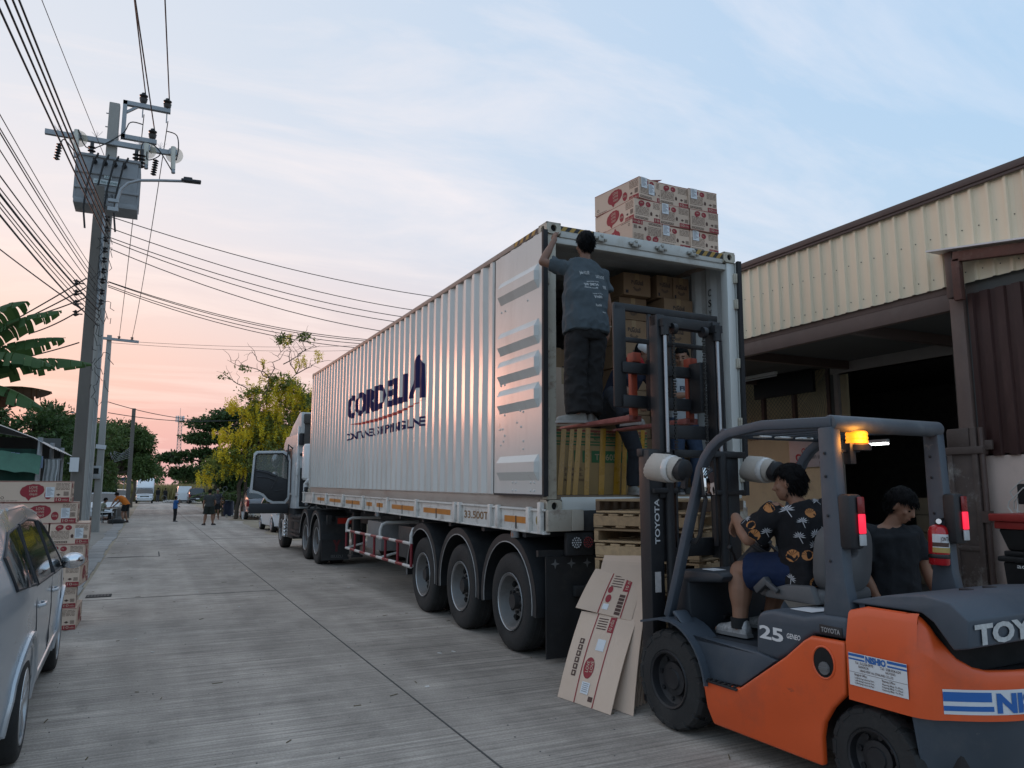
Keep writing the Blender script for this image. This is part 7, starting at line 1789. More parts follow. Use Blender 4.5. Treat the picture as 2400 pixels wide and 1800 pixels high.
sed = [(2.2, .22), (2.26, .45), (2.18, .66), (1.1, .93), (.35, 1.38), (-.3, 1.45), (-1.0, 1.38), (-1.6, .98), (-2.2, .92), (-2.28, .6), (-2.22, .25)]
sw_ = [[(.85, .98), (.30, 1.31), (-.05, 1.36), (-.05, .98)], [(-.12, .98), (-.12, 1.36), (-.8, 1.32), (-1.15, 1.0)]]
t, W = car('white_sedan', 'white sedan parked behind the street table', (-2.25, 48.5, 0), R(181), M_WCAR, sed, .95, 1.45, .87, (1.32, -1.32), .31, sw_, (3, 6)); face_kit(t, 2.22, .87, .72, .6, lm=M_HEADL)
t, W = car('pale_suv', 'pale car half hidden behind the thin tree trunk', (-2.6, 82, 0), R(178), mat('pale_gold_paint', (.5, .48, .42), .35, coat=.5), [(p[0], p[1]*1.12) for p in sed], 1.06, 1.62, .9, (1.32, -1.32), .34, [[(a, b*1.12) for a, b in w_] for w_ in sw_], (3, 6)); face_kit(t, 2.22, .9, .82, .68)
def pickup(name, label, loc, rz, paint, glassback=True):
    tp = [(2.5, .35), (2.58, .6), (2.5, .98), (1.55, 1.10), (.85, 1.66), (.3, 1.76), (-.45, 1.74), (-.62, 1.12), (-2.42, 1.12), (-2.5, 1.05), (-2.5, .5)]
    ww = [[(1.3, 1.14), (.82, 1.56), (.35, 1.66), (.35, 1.14)], [(.28, 1.14), (.28, 1.66), (-.4, 1.64), (-.45, 1.16)]]
    t, W = car(name, label, loc, rz, paint, tp, 1.1, 1.76, .93, (1.55, -1.45), .39, ww, (3, 6), sill=.42, cat='pickup truck')
    mb = MB(); mb.bx(-.78, .78, -2.38, -.75, 1.13, 1.145); mb.build('bed_floor', M_TRIM, t)
    mb = MB(); mb.bx(-.74, .74, -2.535, -2.50, .70, 1.10); mb.build('tailgate', paint, t, .015)
    mb = MB(); mb.bx(-.14, .14, -2.55, -2.535, .93, .99); mb.build('gate_handle', M_TRIM, t)
    mb = MB(); mb.bx(-.85, .85, -2.66, -2.5, .50, .66); mb.build('rear_bumper', mat('bumper_grey', (.10, .105, .11), .4, .4), t, .02)
    mb = MB(); mb.box((0, -2.67, .58), (.34, .01, .12)); mb.build('number_plate', M_STICK, t)
    for s in (-1, 1): mb = MB(); mb.bx(s*.76, s*.90, -2.53, -2.44, .72, 1.06); mb.build('tail_light', M_TAIL, t, .015)
    face_kit(t, 2.55, .93, .92, .8)
    return t
pickup('grey_pickup', 'grey pickup parked under the yellow tree, tailgate towards us', (5.78, 45.6, 0), R(-2), M_GCAR)
pickup('black_pickup', 'black pickup at the far end of the street on the right', (5.1, 96, 0), R(0), M_BCAR)
tb = pickup('white_box_pickup', 'white pickup with a tall cargo box facing us at the street end', (-.35, 101, 0), R(180), M_WCAR)
mb = MB(); mb.bx(-.98, .98, -2.65, -.55, 1.15, 3.0); mb.build('cargo_box', M_WCAR, tb, .03)
mb = MB(); mb.prism([(-.5, 1.82), (-.5, 2.95), (-.3, 2.9), (.6, 2.0), (.7, 1.80)], -.9, .9, lambda u, v, w: (w, u, v)); mb.build('wind_fairing', M_WCAR, tb, .05)
van = [(2.2, .3), (2.28, .6), (2.2, .95), (1.7, 1.2), (1.05, 1.85), (.7, 2.0), (-2.2, 2.0), (-2.3, 1.2), (-2.3, .35)]
t, W = car('white_van', 'white van behind the black pickup at the street end', (3.95, 101.5, 0), R(0), M_WCAR, van, 1.15, 2.0, .9, (1.3, -1.3), .34, [[(1.3, 1.22), (.9, 1.75), (.3, 1.8), (.3, 1.22)], [(.2, 1.22), (.2, 1.8), (-1.8, 1.8), (-1.8, 1.22)]], (3,), tumble=.14, cat='van'); face_kit(t, -2.28, .9, 1.0, .7, rear=True, grille=None)
# ------------------------------------------------------------------ utility poles, transformer, cables
M_POLE = mat('pole_concrete', (.135, .12, .105), .9, var=.22, scale=2, bump=.2, bscale=20, dirt=(.07, .063, .056), damt=.75, dscale=1.3, stretch=(1, 1, .25))
M_POLE2 = mat('pale_pole_concrete', (.34, .325, .30), .9, var=.15, scale=2, bump=.2, bscale=20, dirt=(.20, .19, .175), damt=.5, dscale=1.5, stretch=(1, 1, .25))
M_GALV = mat('galvanised_steel', (.30, .31, .32), .45, .6, var=.2, scale=4)
M_INS = mat('brown_porcelain', (.02, .016, .015), .25, var=.2)
M_POLY = mat('pale_polymer', (.55, .53, .46), .5, var=.1)
M_XF = mat('transformer_grey', (.24, .25, .26), .5, var=.1, scale=3, dirt=(.14, .135, .13), damt=.5, dscale=2)
M_WIRE = mat('cable_black', (.012, .012, .013), .6)
def taper_pole(mb, x, y, h, w0, w1, d0=None, d1=None):
    d0 = d0 or w0; d1 = d1 or w1; rg = []
    for k in range(7):
        z = h*k/6; t = k/6; w = (w0+(w1-w0)*t)/2; d = (d0+(d1-d0)*t)/2; c = .18
        rg.append([(x+w*a, y+d*b, z) for a, b in ((-1, -1+c), (-1+c, -1), (1-c, -1), (1, -1+c), (1, 1-c), (1-c, 1), (-1+c, 1), (-1, 1-c))])
    mb.loft(rg, 0, True)
def insulator(mb, base, axis, L, r, n, mi=0):
    base = V3(base); axis = V3(axis).normalized(); pf = [(.012, 0)]
    for i in range(n):
        h = L*(i+.15)/n; pf += [(r*.45, h), (r, h+L/n*.35), (r*.95, h+L/n*.45), (r*.45, h+L/n*.6)]
    pf += [(r*.3, L), (.0, L+.01)]
    mb.lathe(pf, base, axis, 14, mi)
up_ = thing('utility_pole', 'tall pale concrete pole carrying the transformer and top crossarms', 'utility pole', (-1.10, 17.2, 0))
mb = MB(); taper_pole(mb, -.02, 0, 9.72, .22, .20); mb.build('shaft', M_POLE2, up_)
mb = MB(); mb.box((0, -.15, 8.80), (2.42, .09, .10)); ca_ = mb.build('crossarm', M_GALV, up_); ca_.location.x = 0; 
mb = MB(); mb.bx(.13, .21, -.05, .05, 9.0, 9.85); mb.build('bracket_post', M_GALV, up_)
mb = MB(); mb.bx(.13, 1.05, -.05, .05, 9.76, 9.85); mb.bar((.2, 0, 9.60), (.42, 0, 9.78), .05, .05); mb.build('bracket_arm', M_GALV, up_)
mb = MB(); mb.bx(.13, .82, -.05, .05, 9.0, 9.09); mb.build('bracket_arm', M_GALV, up_)
HV = []
for (x, z) in ((.51, 9.85), (.98, 9.83), (.73, 9.08)):
    o = obj('pin_insulator', None, up_, (x, 0, z))
    mb = MB(); mb.lathe([(.04, -.03), (.055, .02), (.075, .07), (.075, .10), (.085, .13), (.05, .15), (.085, .185), (.085, .20), (.045, .22), (.045, .25), (.03, .26)], (0, 0, 0), (0, 0, 1), 16); mb.build('porcelain', M_INS, o); HV.append((x-1.07, 17.2, z+.25))
    mb = MB(); mb.cyl((0, 0, -.3), (0, 0, 0), .012, None, 8); mb.build('pin', M_GALV, o)
for (x, disc) in ((-.65, 1), (.63, 1), (1.15, 1)):
    o = obj('fuse_cutout', None, up_, (x, -.25, 8.8))
    mb = MB(); mb.cyl((0, 0, .1), (.02, -.05, -.42), .05, .045, 12); mb.build('fuse_body', M_POLY, o)
    mb = MB(); mb.lathe([(.17, 0), (.175, .004), (.17, .012), (.03, .016)], (.03, .06, -.05), (.2, 1, .1), 28, 0, True)
    mb.build('bird_guard', mat('pale_disc', (.62, .56, .42), .5, alpha=.4), o)
    mb = MB(); mb.box((0, .04, .0), (.16, .1, .12)); mb.cyl((.02, -.05, -.42), (.03, -.06, -.5), .04, None, 10); mb.build('clamp', M_GALV, o)
for (x, n) in ((-.95, 6), (.80, 7)):
    mb = MB(); insulator(mb, (x, -.35, 8.16), (0.1, 0, 1), .36, .06, n); mb.build('surge_arrester', M_INS, up_)
for x in (-.98, -.3, .1, .5, .9):
    mb = MB(); rr = random.Random(int(x*10)+20)
    for k in range(9): mb.tube([(x+.0, -.15, 8.86), (x+rr.uniform(-.12, .12), -.15+rr.uniform(-.12, .12), 8.86+rr.uniform(.08, .15))], .002, 4)
    mb.build('bird_spikes', M_GALV, up_)
for k, (z, s) in enumerate(((9.5, -1), (9.2, -1), (8.3, 1))): mb = MB(); mb.cyl((s*.1, 0, z), (s*.17, 0, z), .012, None, 6); mb.build('step_bolt', M_GALV, up_)
# slim conduits strapped to the tall pole
for k in range(3):
    mb = MB(); x = .03+.024*k; mb.tube([(x, -.125, .0), (x, -.125, 4.2), (x-.01, -.115, 6.9)], .012, 6); mb.build('conduit', mat('grey_conduit', (.33, .33, .32), .6, var=.15), up_)
# transformer
xf = thing('transformer', 'grey transformer with name plates hung on the tall pole', 'transformer', (-1.085, 16.45, 7.13))
mb = MB(); mb.bx(-.52, .52, -.24, .30, .015, 1.01); mb.build('tank', M_XF, xf, .015)
for z in (.0, .30, .62, .97):
    mb = MB(); mb.bx(-.555, .555, -.27, .33, z, z+.05 if z else .10); mb.build('rib', M_XF, xf, .004)
mb = MB()
for k in range(9): mb.bx(.52, .57, -.22+.06*k, -.205+.06*k, .1, .9); mb.bx(-.57, -.52, -.22+.06*k, -.205+.06*k, .1, .9)
mb.build('cooling_fin', M_XF, xf)['kind'] = 'stuff'
for x in (-.34, .46, .56): mb = MB(); insulator(mb, (x, .1, 1.03), (0, 0, 1), .30, .075, 4); mb.cyl((x, .1, 1.3), (x, .1, 1.42), .035, None, 10); mb.build('high_bushing', M_INS, xf)
for x in (-.24, -.06, .11, .28):
    mb = MB(); mb.cyl((x, -.27, .86), (x, -.36, .86), .05, .03, 10); mb.cyl((x, -.36, .86), (x, -.38, .90), .03, None, 8); mb.build('low_bushing', M_INS, xf)
    mb = MB(); mb.tube([(x+.04, -.37, .92), (x+.06, -.40, 1.0), (x-.02, -.38, .8), (x-.10, -.34, .3), (x-.13, -.30, -.1), (x-.08, -.28, -.5)], .018, 8); mb.build('lead_cable', M_WIRE, xf)
M_PLAT = mat('plate_white', (.55, .60, .60), .5); M_TEAL = mat('teal_print', (.02, .11, .11), .5)
mb = MB(); mb.bx(-.06, .07, -.262, -.258, .56, .65, 0); text(mb, '225', (-.045, -.264, .575), (1, 0, 0), (0, 0, 1), .055, .10, 1); mb.build('rating_plate', [M_PLAT, M_TEAL], xf, fix=False)
mb = MB(); mb.bx(-.24, .22, -.262, -.258, .435, .53, 0); text(mb, '<◇> THAI MAXWELL', (-.22, -.264, .455), (1, 0, 0), (0, 0, 1), .055, .42, 1); mb.build('maker_plate', [M_PLAT, M_TEAL], xf, fix=False)
mb = MB(); text(mb, 'PEA 28-917', (-.27, -.244, .17), (1, 0, 0), (0, 0, 1), .09, .50, 0); mb.build('lettering', M_TRIM, xf)
mb = MB(); mb.bx(-.04, .04, .30, .62, .1, .9); mb.bx(-.3, .3, .5, .58, .15, .25); mb.bx(-.3, .3, .5, .58, .75, .85); mb.build('hanger', M_GALV, xf)
# short pole in front with the lamp arm and racks
sp = thing('utility_pole', 'dark weathered pole with street lamp arm and cable racks in front of the transformer', 'utility pole', (-1.15, 15.5, 0))
mb = MB(); taper_pole(mb, 0, 0, 7.25, .22, .15, .22, .15); mb.build('shaft', M_POLE, sp)
mb = MB(); mb.bx(-.12, .02, -.16, -.15, 1.95, 2.2); mb.build('paper_notice', M_STICK, sp)
mb = MB(); mb.bx(.08, .13, -.04, .04, 4.95, 6.75); mb.build('cable_rack', M_GALV, sp)
for k in range(9): mb = MB(); insulator(mb, (.16, -.02+.03*(k % 2), 5.0+.2*k), (0, 0, 1), .11, .055, 2); mb.build('spool_insulator', M_INS, sp)
for k in range(4): mb = MB(); insulator(mb, (-.23-.03*k*.3, -.02, 4.75+.19*k), (0, 0, 1), .11, .055, 2); mb.bar((-.12, 0, 4.8+.19*k), (-.22, 0, 4.8+.19*k), .02, .02); mb.build('spool_insulator', M_INS, sp)
mb = MB()
for k in range(12):
    rr = random.Random(k); c = V3((.1+rr.uniform(-.05, .2), -.05, 3.4+.25*k)); mb.tube([c+V3((rr.uniform(.05, .16)*math.cos(t), -.03, rr.uniform(.1, .3)*math.sin(t))) for t in np.linspace(0, 5, 12)], .006, 5)
mb.build('slack_cable', M_WIRE, sp)
for k in range(4): mb = MB(); mb.cyl((-.12, 0, 1.2+.9*k), (-.17, 0, 1.2+.9*k), .012, None, 6); mb.build('step_bolt', M_GALV, sp)
lp = thing('street_lamp', 'street lamp on a curved arm reaching over the road', 'street lamp', (-.86, 15.45, 6.85))
mb = MB(); mb.tube([(0, 0, 0), (.01, 0, .2), (.06, 0, .40), (.17, 0, .54), (.36, 0, .63), (.7, 0, .69), (1.13, 0, .755)], .028, 10); mb.build('arm', M_GALV, lp)
mb = MB(); mb.box((1.26, 0, .775), (.36, .14, .05), (0, -.05, 0)); mb.box((1.2, 0, .815), (.16, .10, .05), (0, -.05, 0)); mb.build('lamp_head', M_TRIM, lp, .015)
mb = MB(); mb.bx(-.14, .04, -.05, .05, -.05, .02); mb.bx(-.14, .04, -.05, .05, .12, .18); mb.build('clamp', M_GALV, lp)
# further poles
p2_ = thing('utility_pole', 'slim pale pole with a crossarm further down the left side', 'utility pole', (-1.78, 34, 0))
mb = MB(); taper_pole(mb, 0, 0, 7.8, .30, .17); mb.build('shaft', M_POLE2, p2_)
mb = MB(); mb.box((.40, -.12, 7.62), (1.35, .09, .1), (0, .04, 0)); mb.build('crossarm', M_GALV, p2_)
for x in (.35, .82): mb = MB(); insulator(mb, (x, -.12, 7.62), (0, 0, 1), .16, .07, 2); mb.build('pin_insulator', M_INS, p2_)
mb = MB(); mb.box((-.1, -.2, 2.3), (.34, .16, .5)); mbx = mb.build('meter_box', mat('meter_grey', (.36, .37, .37), .5), p2_, .02)
mb = MB(); mb.box((-.1, -.285, 2.35), (.18, .01, .22)); mb.build('meter_glass', M_CGLS, mbx)
mb = MB(); mb.box((.0, -.17, 3.3), (.36, .02, .16), (0, .1, 0)); mb.build('tin_sign', M_STICK, p2_)
p3_ = thing('utility_pole', 'short bare pole at the end of the left tree row', 'utility pole', (-1.05, 50, 0))
mb = MB(); taper_pole(mb, 0, 0, 6.4, .26, .2); mb.build('shaft', M_POLE, p3_)
for k in range(6): mb = MB(); mb.tube([(-.05, -.12, 4.1-.12*k), (-.5-.08*k, -.1, 3.7-.1*k), (-1.1, 0, 3.9-.02*k)], .012, 5); mb.build('drooping_cable', M_GALV, p3_)
tw_ = thing('telecom_tower', 'distant lattice telecom tower behind the trees', 'tower', (8.9, 300, 0))
for k in range(3):
    a = 2*math.pi*k/3; mb = MB(); mb.tube([(1.0*math.cos(a), 1.0*math.sin(a), 0), (.75*math.cos(a), .75*math.sin(a), 28)], .11, 6); mb.build('leg', M_POLE2, tw_)
mb = MB()
for i in range(22):
    for k in range(3):
        a, b = 2*math.pi*k/3, 2*math.pi*(k+1)/3; z0, z1 = i*1.27, (i+1)*1.27; r0 = 1.0-.25*z0/28; r1 = 1.0-.25*z1/28
        mb.bar((r0*math.cos(a), r0*math.sin(a), z0), (r1*math.cos(b), r1*math.sin(b), z1), .09, .09); mb.bar((r0*math.cos(a), r0*math.sin(a), z0), (r0*math.cos(b), r0*math.sin(b), z0), .09, .09)
mb.build('lattice', M_POLE2, tw_)
for k in range(9): a = 2*math.pi*k/9; mb = MB(); mb.box((1.35*math.cos(a), 1.35*math.sin(a), 27.0), (.3, .3, 2.2), (0, 0, a)); mb.build('antenna', M_STICK, tw_)
mb = MB(); mb.cyl((0, 0, 28), (0, 0, 31), .06); mb.bar((1.2, 0, 26.3), (-1.2, 0, 26.3), .2, .1); mb.build('mast_tip', M_POLE2, tw_)
# cables --------------------------------------------------------------------------
def cable(a, b, r, sag, label, group, ext=1.):
    a, b = V3(a), V3(b); b = a+(b-a)*ext
    mb = MB(); n = 18; pts = [a+(b-a)*(i/n)+V3((0, 0, -sag*4*(i/n)*(1-i/n))) for i in range(n+1)]
    mb.tube([p-a for p in pts], r, 5); return tag(mb.build('overhead_cable', M_WIRE, None, loc=a), label, 'cable', group)
for i, (p, q) in enumerate(zip(HV, ((-.736, 13.149, 9.95), (-.256, 12.92, 9.95), (-.589, 13.079, 9.55)))):
    q = V3(q); p = V3(p); d = (q-p); d.z = -.02*d.length; cable(p, p+d*12, .013, .1, 'thick black line from the %s top insulator over our heads' % ('left', 'right', 'lower')[i], 'high voltage lines')
A_ = [((-0.93, 15.4, 6.15), (-1.55, 8.13, 6.3)), ((-0.93, 15.4, 6.27), (-1.51, 8.3, 6.42)), ((-0.93, 15.4, 6.39), (-1.48, 8.48, 6.54)), ((-0.93, 15.4, 6.51), (-1.46, 8.66, 6.66))]
B_ = [((-1.0, 15.4, 4.6), (-1.67, 9.61, 4.9)), ((-1.0, 15.4, 4.69), (-1.66, 9.53, 4.96)), ((-1.0, 15.4, 4.78), (-1.67, 9.5, 5.02)), ((-1.0, 15.4, 4.87), (-1.66, 9.43, 5.08)), ((-1.0, 15.4, 4.96), (-1.66, 9.4, 5.14)), ((-1.0, 15.4, 5.05), (-1.63, 9.2, 5.2)), ((-1.0, 15.4, 5.14), (-1.55, 8.61, 5.26)), ((-1.0, 15.4, 5.23), (-1.51, 8.31, 5.32)), ((-1.0, 15.4, 5.32), (-1.52, 8.36, 5.38)), ((-1.0, 15.4, 5.41), (-1.5, 8.13, 5.44))]
C_ = [((-1.24, 15.4, 5.46), (-2.31, 15.9, 4.76)), ((-1.24, 15.4, 5.28), (-2.07, 15.9, 4.85)), ((-1.24, 15.4, 5.09), (-1.81, 15.9, 4.95)), ((-1.25, 15.4, 4.9), (-1.65, 15.9, 4.76)), ((-1.28, 15.4, 4.26), (-2.04, 15.9, 4.09)), ((-1.3, 15.4, 4.88), (-2.49, 15.9, 5.85))]
D_ = [((-0.92, 15.5, 6.7), (6.32, 16.6, 6.44)), ((-0.92, 15.5, 6.48), (5.68, 16.6, 6.06)), ((-0.92, 15.5, 6.3), (5.47, 16.6, 5.87)), ((-0.92, 15.5, 6.24), (4.96, 16.6, 5.75)), ((-0.92, 15.5, 6.09), (4.66, 16.6, 5.5)), ((-0.9, 15.5, 5.46), (4.46, 16.6, 5.28)), ((-0.9, 15.5, 5.45), (4.27, 16.6, 5.24)), ((-0.9, 15.5, 5.39), (4.17, 16.6, 5.17)), ((-0.9, 15.5, 5.36), (4.08, 16.6, 5.07))]
E_ = [((-1.76, 34.0, 7.6), (8.85, 40.0, 9.37)), ((-1.74, 34.0, 7.5), (8.86, 40.0, 9.12)), ((-1.63, 34.0, 4.67), (3.07, 40.0, 5.11)), ((-1.66, 34.0, 5.1), (2.32, 40.0, 5.12))]
for a, b in A_: cable(a, b, .012, .12, 'black line from the lamp pole over the top left corner, %s' % ('lowest of four', 'second lowest', 'second highest', 'highest of four')[A_.index((a, b))], 'low voltage lines to the upper left', 2.3)
for i, (a, b) in enumerate(B_): cable(a, b, (.012, .007, .007, .014, .007, .008, .006, .007, .006, .005)[i], .25, 'cable of the bundle from the lamp pole to the left edge, %s' % ('lowest one', 'second from below', 'third from below', 'thick fourth from below', 'fifth from below', 'sixth from below', 'fourth from above', 'third from above', 'second from above', 'highest thin one')[i], 'cable bundle to the left edge', 2.2)
for a, b in C_: cable(a, b, .012, .05, 'service cable going left from the lamp pole, %s' % ('from the top left spool', 'from the second left spool', 'from the third left spool', 'from the lowest left spool', 'the one below all spools', 'the one rising to the left')[C_.index((a, b))], 'service cables to the left houses', 2.4)
for i, (a, b) in enumerate(D_): cable(a, b, .009 if i < 5 else .008, .35, 'cable crossing the street above the container, %s' % ('topmost', 'second from above', 'third from above', 'fourth from above', 'fifth from above', 'top of the lower bundle', 'second of the lower bundle', 'third of the lower bundle', 'bottom of the lower bundle')[i], 'service cables across the street', 1.35)
for i, (a, b) in enumerate(E_): cable(a, b, .008 if i < 2 else .016, .2, 'distant cable crossing from the slim pole, %s' % ('highest', 'second highest', 'thick lowest one', 'thin one above the thick lowest')[i], 'distant cables across the street', 1.2)
for i, (a, b) in enumerate((((-.56, 17.15, 9.6), (-1.43, 33.9, 7.75)), ((-.09, 17.15, 9.55), (-.96, 33.9, 7.75)))): cable(a, b, .010, .5, 'line from the top bracket down to the slim pole crossarm, %s one' % ('left', 'right')[i], 'lines to the slim pole')
cable((-1.2, 17.0, 8.4), (-1.76, 11.89, 8.6), .006, .1, 'single thin line rising from the transformer to the top edge', 'transformer line', 3)

# jumper leads between brackets, fuses and transformer
for i, pts in enumerate((((-.56, 17.1, 9.35), (-.8, 17.0, 9.3), (-.95, 17.0, 9.0), (-1.5, 16.95, 8.55), (-1.72, 16.9, 8.9)), ((-.09, 17.1, 9.3), (.1, 17.0, 9.2), (.15, 16.95, 8.9), (.12, 16.9, 8.6)), ((-.34, 17.1, 8.95), (-.2, 17.0, 8.7), (-.42, 16.9, 8.5), (-.44, 16.7, 8.6)), ((-1.7, 16.9, 8.35), (-1.95, 16.8, 8.6), (-2.0, 16.8, 8.3)), ((.08, 16.9, 8.3), (-.25, 16.8, 8.75), (-.5, 16.6, 8.75), (-.55, 16.55, 8.55)))):
    mb = MB(); q = [V3(p) for p in pts]; cur = []
    for k in range(len(q)-1):
        for s in range(5):
            t_ = s/5; p0 = q[max(k-1, 0)]; p1, p2 = q[k], q[k+1]; p3 = q[min(k+2, len(q)-1)]
            cur.append(.5*((2*p1)+(p2-p0)*t_+(2*p0-5*p1+4*p2-p3)*t_*t_+(3*p1-p0-3*p2+p3)*t_**3))
    cur.append(q[-1]); mb.tube([p-q[0] for p in cur], .012, 6); tag(mb.build('jumper_cable', M_WIRE, None, loc=q[0]), 'curved jumper cable at the pole top, %s' % ('from the upper bracket to the left fuse', 'looping beside the right fuse disc', 'from the lower bracket to the bushings', 'over the left surge arrester', 'from the right fuse to the bushings')[i], 'cable', 'jumper cables at the pole top')
# ------------------------------------------------------------------ vegetation
def leafmat(name, c, c2, tr=.25):
    m = bpy.data.materials.new(name); m.use_nodes = True; t = m.node_tree; N = t.nodes.new; L = t.links.new; b = t.nodes['Principled BSDF']
    g = N('ShaderNodeNewGeometry'); mx = N('ShaderNodeMix'); mx.data_type = 'RGBA'; mx.inputs[6].default_value = (*c, 1); mx.inputs[7].default_value = (*c2, 1)
    L(g.outputs['Random Per Island'], mx.inputs[0]); L(mx.outputs[2], b.inputs['Base Color']); b.inputs['Roughness'].default_value = .55; b.inputs['Specular IOR Level'].default_value = .35
    td = N('ShaderNodeBsdfTranslucent'); L(mx.outputs[2], td.inputs[0]); ms = N('ShaderNodeMixShader'); ms.inputs[0].default_value = tr
    L(b.outputs[0], ms.inputs[1]); L(td.outputs[0], ms.inputs[2]); L(ms.outputs[0], t.nodes['Material Output'].inputs[0]); return m
L_DK = leafmat('dark_leaf', (.04, .075, .022), (.085, .14, .042)); L_MD = leafmat('mid_leaf', (.06, .105, .028), (.125, .18, .052)); L_OL = leafmat('olive_leaf', (.13, .17, .035), (.27, .29, .07))
L_YL = leafmat('yellow_blossom', (.70, .52, .02), (.88, .74, .07), .4); L_GR = leafmat('dry_grass', (.20, .17, .07), (.36, .30, .13)); L_BN = leafmat('banana_leaf', (.045, .10, .03), (.075, .14, .045), .35); L_BR = leafmat('dead_leaf', (.07, .035, .015), (.12, .06, .03))
M_BARK = mat('bark', (.085, .065, .048), .95, var=.3, scale=6, bump=.5, bscale=14, stretch=(1, 1, .3))
def blob_points(blobs, seed, gap=.0, shell=.55):
    rng = np.random.default_rng(seed); Cs = []; Ds = []
    for (c, r, n) in blobs:
        k = int(n*1.6); v = rng.normal(0, 1, (k, 3)); v /= np.linalg.norm(v, axis=1, keepdims=True); rad = (shell+(1-shell)*rng.random(k))*(1+.22*rng.normal(0, 1, k)*.6)
        p = v*rad[:, None]*np.array(r); p = p+np.array(c)
        g = np.array([noise.noise(V3(q)*(1.6/max(.6, min(r)))+V3((seed, 0, 0))) for q in p]); ok = g > gap
        p = p[ok][:n]; v = v[ok][:n]; Cs.append(p); Ds.append(v*.8+np.array((0, 0, -.25)))
    return np.concatenate(Cs), np.concatenate(Ds), rng
def branchy(mb, p, q, r0, r1, seed, wob=.12, n=6):
    rr = random.Random(seed); p, q = V3(p), V3(q); L = (q-p).length; pts = []
    for i in range(n+1):
        t = i/n; w = wob*L*math.sin(math.pi*t); pts.append(p+(q-p)*t+V3((rr.uniform(-w, w), rr.uniform(-w, w), rr.uniform(-w, w)*.5+w*.3)))
    mb.tube(pts, [r0+(r1-r0)*i/n for i in range(n+1)], 7); return pts
def tree(name, label, loc, h0, blobs, m, lsize, tr=.16, seed=1, gap=-.05, group=None, trunks=1, shell=.5, asp=.45, extra=None):
    t = thing(name, label, 'tree', loc, (0, 0, 0), group); rr = random.Random(seed); mb = MB()
    fork = V3((rr.uniform(-.2, .2), rr.uniform(-.2, .2), h0))
    for k in range(trunks): branchy(mb, (rr.uniform(-.2, .2)*(trunks > 1), rr.uniform(-.2, .2)*(trunks > 1), -.05), fork, tr*1.25, tr*.7, seed+k, .05)
    for i, (c, r, n) in enumerate(blobs):
        pts = branchy(mb, fork, c, tr*.55, tr*.12, seed+10+i, .10)
        for k in range(4):
            e = V3(c)+V3((rr.uniform(-.8, .8)*r[0], rr.uniform(-.8, .8)*r[1], rr.uniform(-.5, .8)*r[2])); branchy(mb, pts[3+k % 3], e, tr*.2, tr*.05, seed+50+i*5+k, .12, 4)
    mb.build('trunk', M_BARK, t)
    Cs, Ds, rng = blob_points(blobs, seed, gap, shell); obj('crown', leaf_mesh('crown', Cs, Ds, lsize, m, asp, .5, rng), t)
    return t
TG = 'street trees'
def rblobs(seed, n, box, r, leaves):
    rr = random.Random(seed); return [((rr.uniform(*box[0]), rr.uniform(*box[1]), rr.uniform(*box[2])), (r*rr.uniform(.7, 1.3), r*rr.uniform(.7, 1.3), r*rr.uniform(.55, .9)), leaves) for _ in range(n)]
# left row
tree('leafy_tree', 'dense dark green tree behind the hut on the left', (-4.8, 33, 0), 2.2, rblobs(1, 11, ((-1.7, 2.0), (-1.5, 1.5), (2.6, 4.9)), .95, 2600), L_DK, .17, .15, 3)
tree('leafy_tree', 'small feathery tree between the two left poles', (-2.6, 40, 0), 2.0, rblobs(2, 8, ((-1.2, .8), (-1, 1), (2.2, 4.6)), .8, 2200), L_MD, .13, .10, 5)
tree('leafy_tree', 'rounded green tree overhanging the street on the left', (-1.9, 56, 0), 2.6, rblobs(3, 13, ((-1.8, 2.0), (-2, 2), (2.7, 5.3)), 1.0, 2600), L_MD, .19, .16, 7)
tree('leafy_tree', 'green tree over the parked white cars on the left', (-4.2, 66, 0), 2.8, rblobs(4, 11, ((-2.5, 2.6), (-2, 2), (3.0, 6.4)), 1.3, 2400), L_DK, .24, .2, 9)
tree('leafy_tree', 'low leafy tree at the left edge behind the banana leaves', (-7.2, 30, 0), 1.8, rblobs(5, 9, ((-1.8, 2.2), (-1.5, 1.5), (1.8, 4.6)), 1.0, 2200), L_DK, .17, .14, 11)
tree('shrub', 'shrub beside the white sedan under the left trees', (-3.2, 52, 0), .6, rblobs(6, 6, ((-1.2, 1.2), (-.8, .8), (.6, 2.3)), .8, 1600), L_DK, .15, .06, 13)
tree('thin_tree', 'young tree with a thin pale trunk at the street edge', (-1.35, 78, 0), 3.2, rblobs(7, 7, ((-1.3, 1.3), (-1, 1), (3.4, 5.4)), .9, 1600), L_MD, .2, .13, 15)
for i, (x, y, lab) in enumerate(((-9.5, 43, 'broad tree in a yard beyond the hut, near one of the far row'), (-10, 54, 'broad tree in a yard beyond the hut, far one of the far row'), (-8.5, 22, 'bushy tree left of the hut'))):
    tree('leafy_tree', lab, (x, y, 0), 2.0, rblobs(60+i, 10, ((-3.5, 3.5), (-2, 2), (1.2, 4.4)), 1.3, 1500), L_DK, .26, .15, 61+i)
# right row
tree('almond_tree', 'dark layered tree reaching over the street on the right', (4.8, 62, 0), 3.2, [((-.9+.0, 0, 4.35), (1.5, 1.2, .38), 2400), ((-3.1, .2, 4.0), (1.35, 1.0, .36), 2400), ((-2.3, 0, 2.85), (1.5, 1.2, .42), 2600), ((-1.3, 0, 5.5), (1.5, 1.3, .42), 2600), ((-.6, .4, 6.6), (1.9, 1.5, .5), 3400), ((1.0, 0, 7.35), (2.0, 1.6, .5), 3400), ((1.8, 0, 5.8), (1.8, 1.6, .6), 3000), ((.3, -.3, 3.6), (1.8, 1.4, .6), 3000), ((2.0, 0, 3.6), (2.0, 1.6, 1.0), 3400)], L_DK, .23, .2, 21, .0, None, 1, .3, .6)
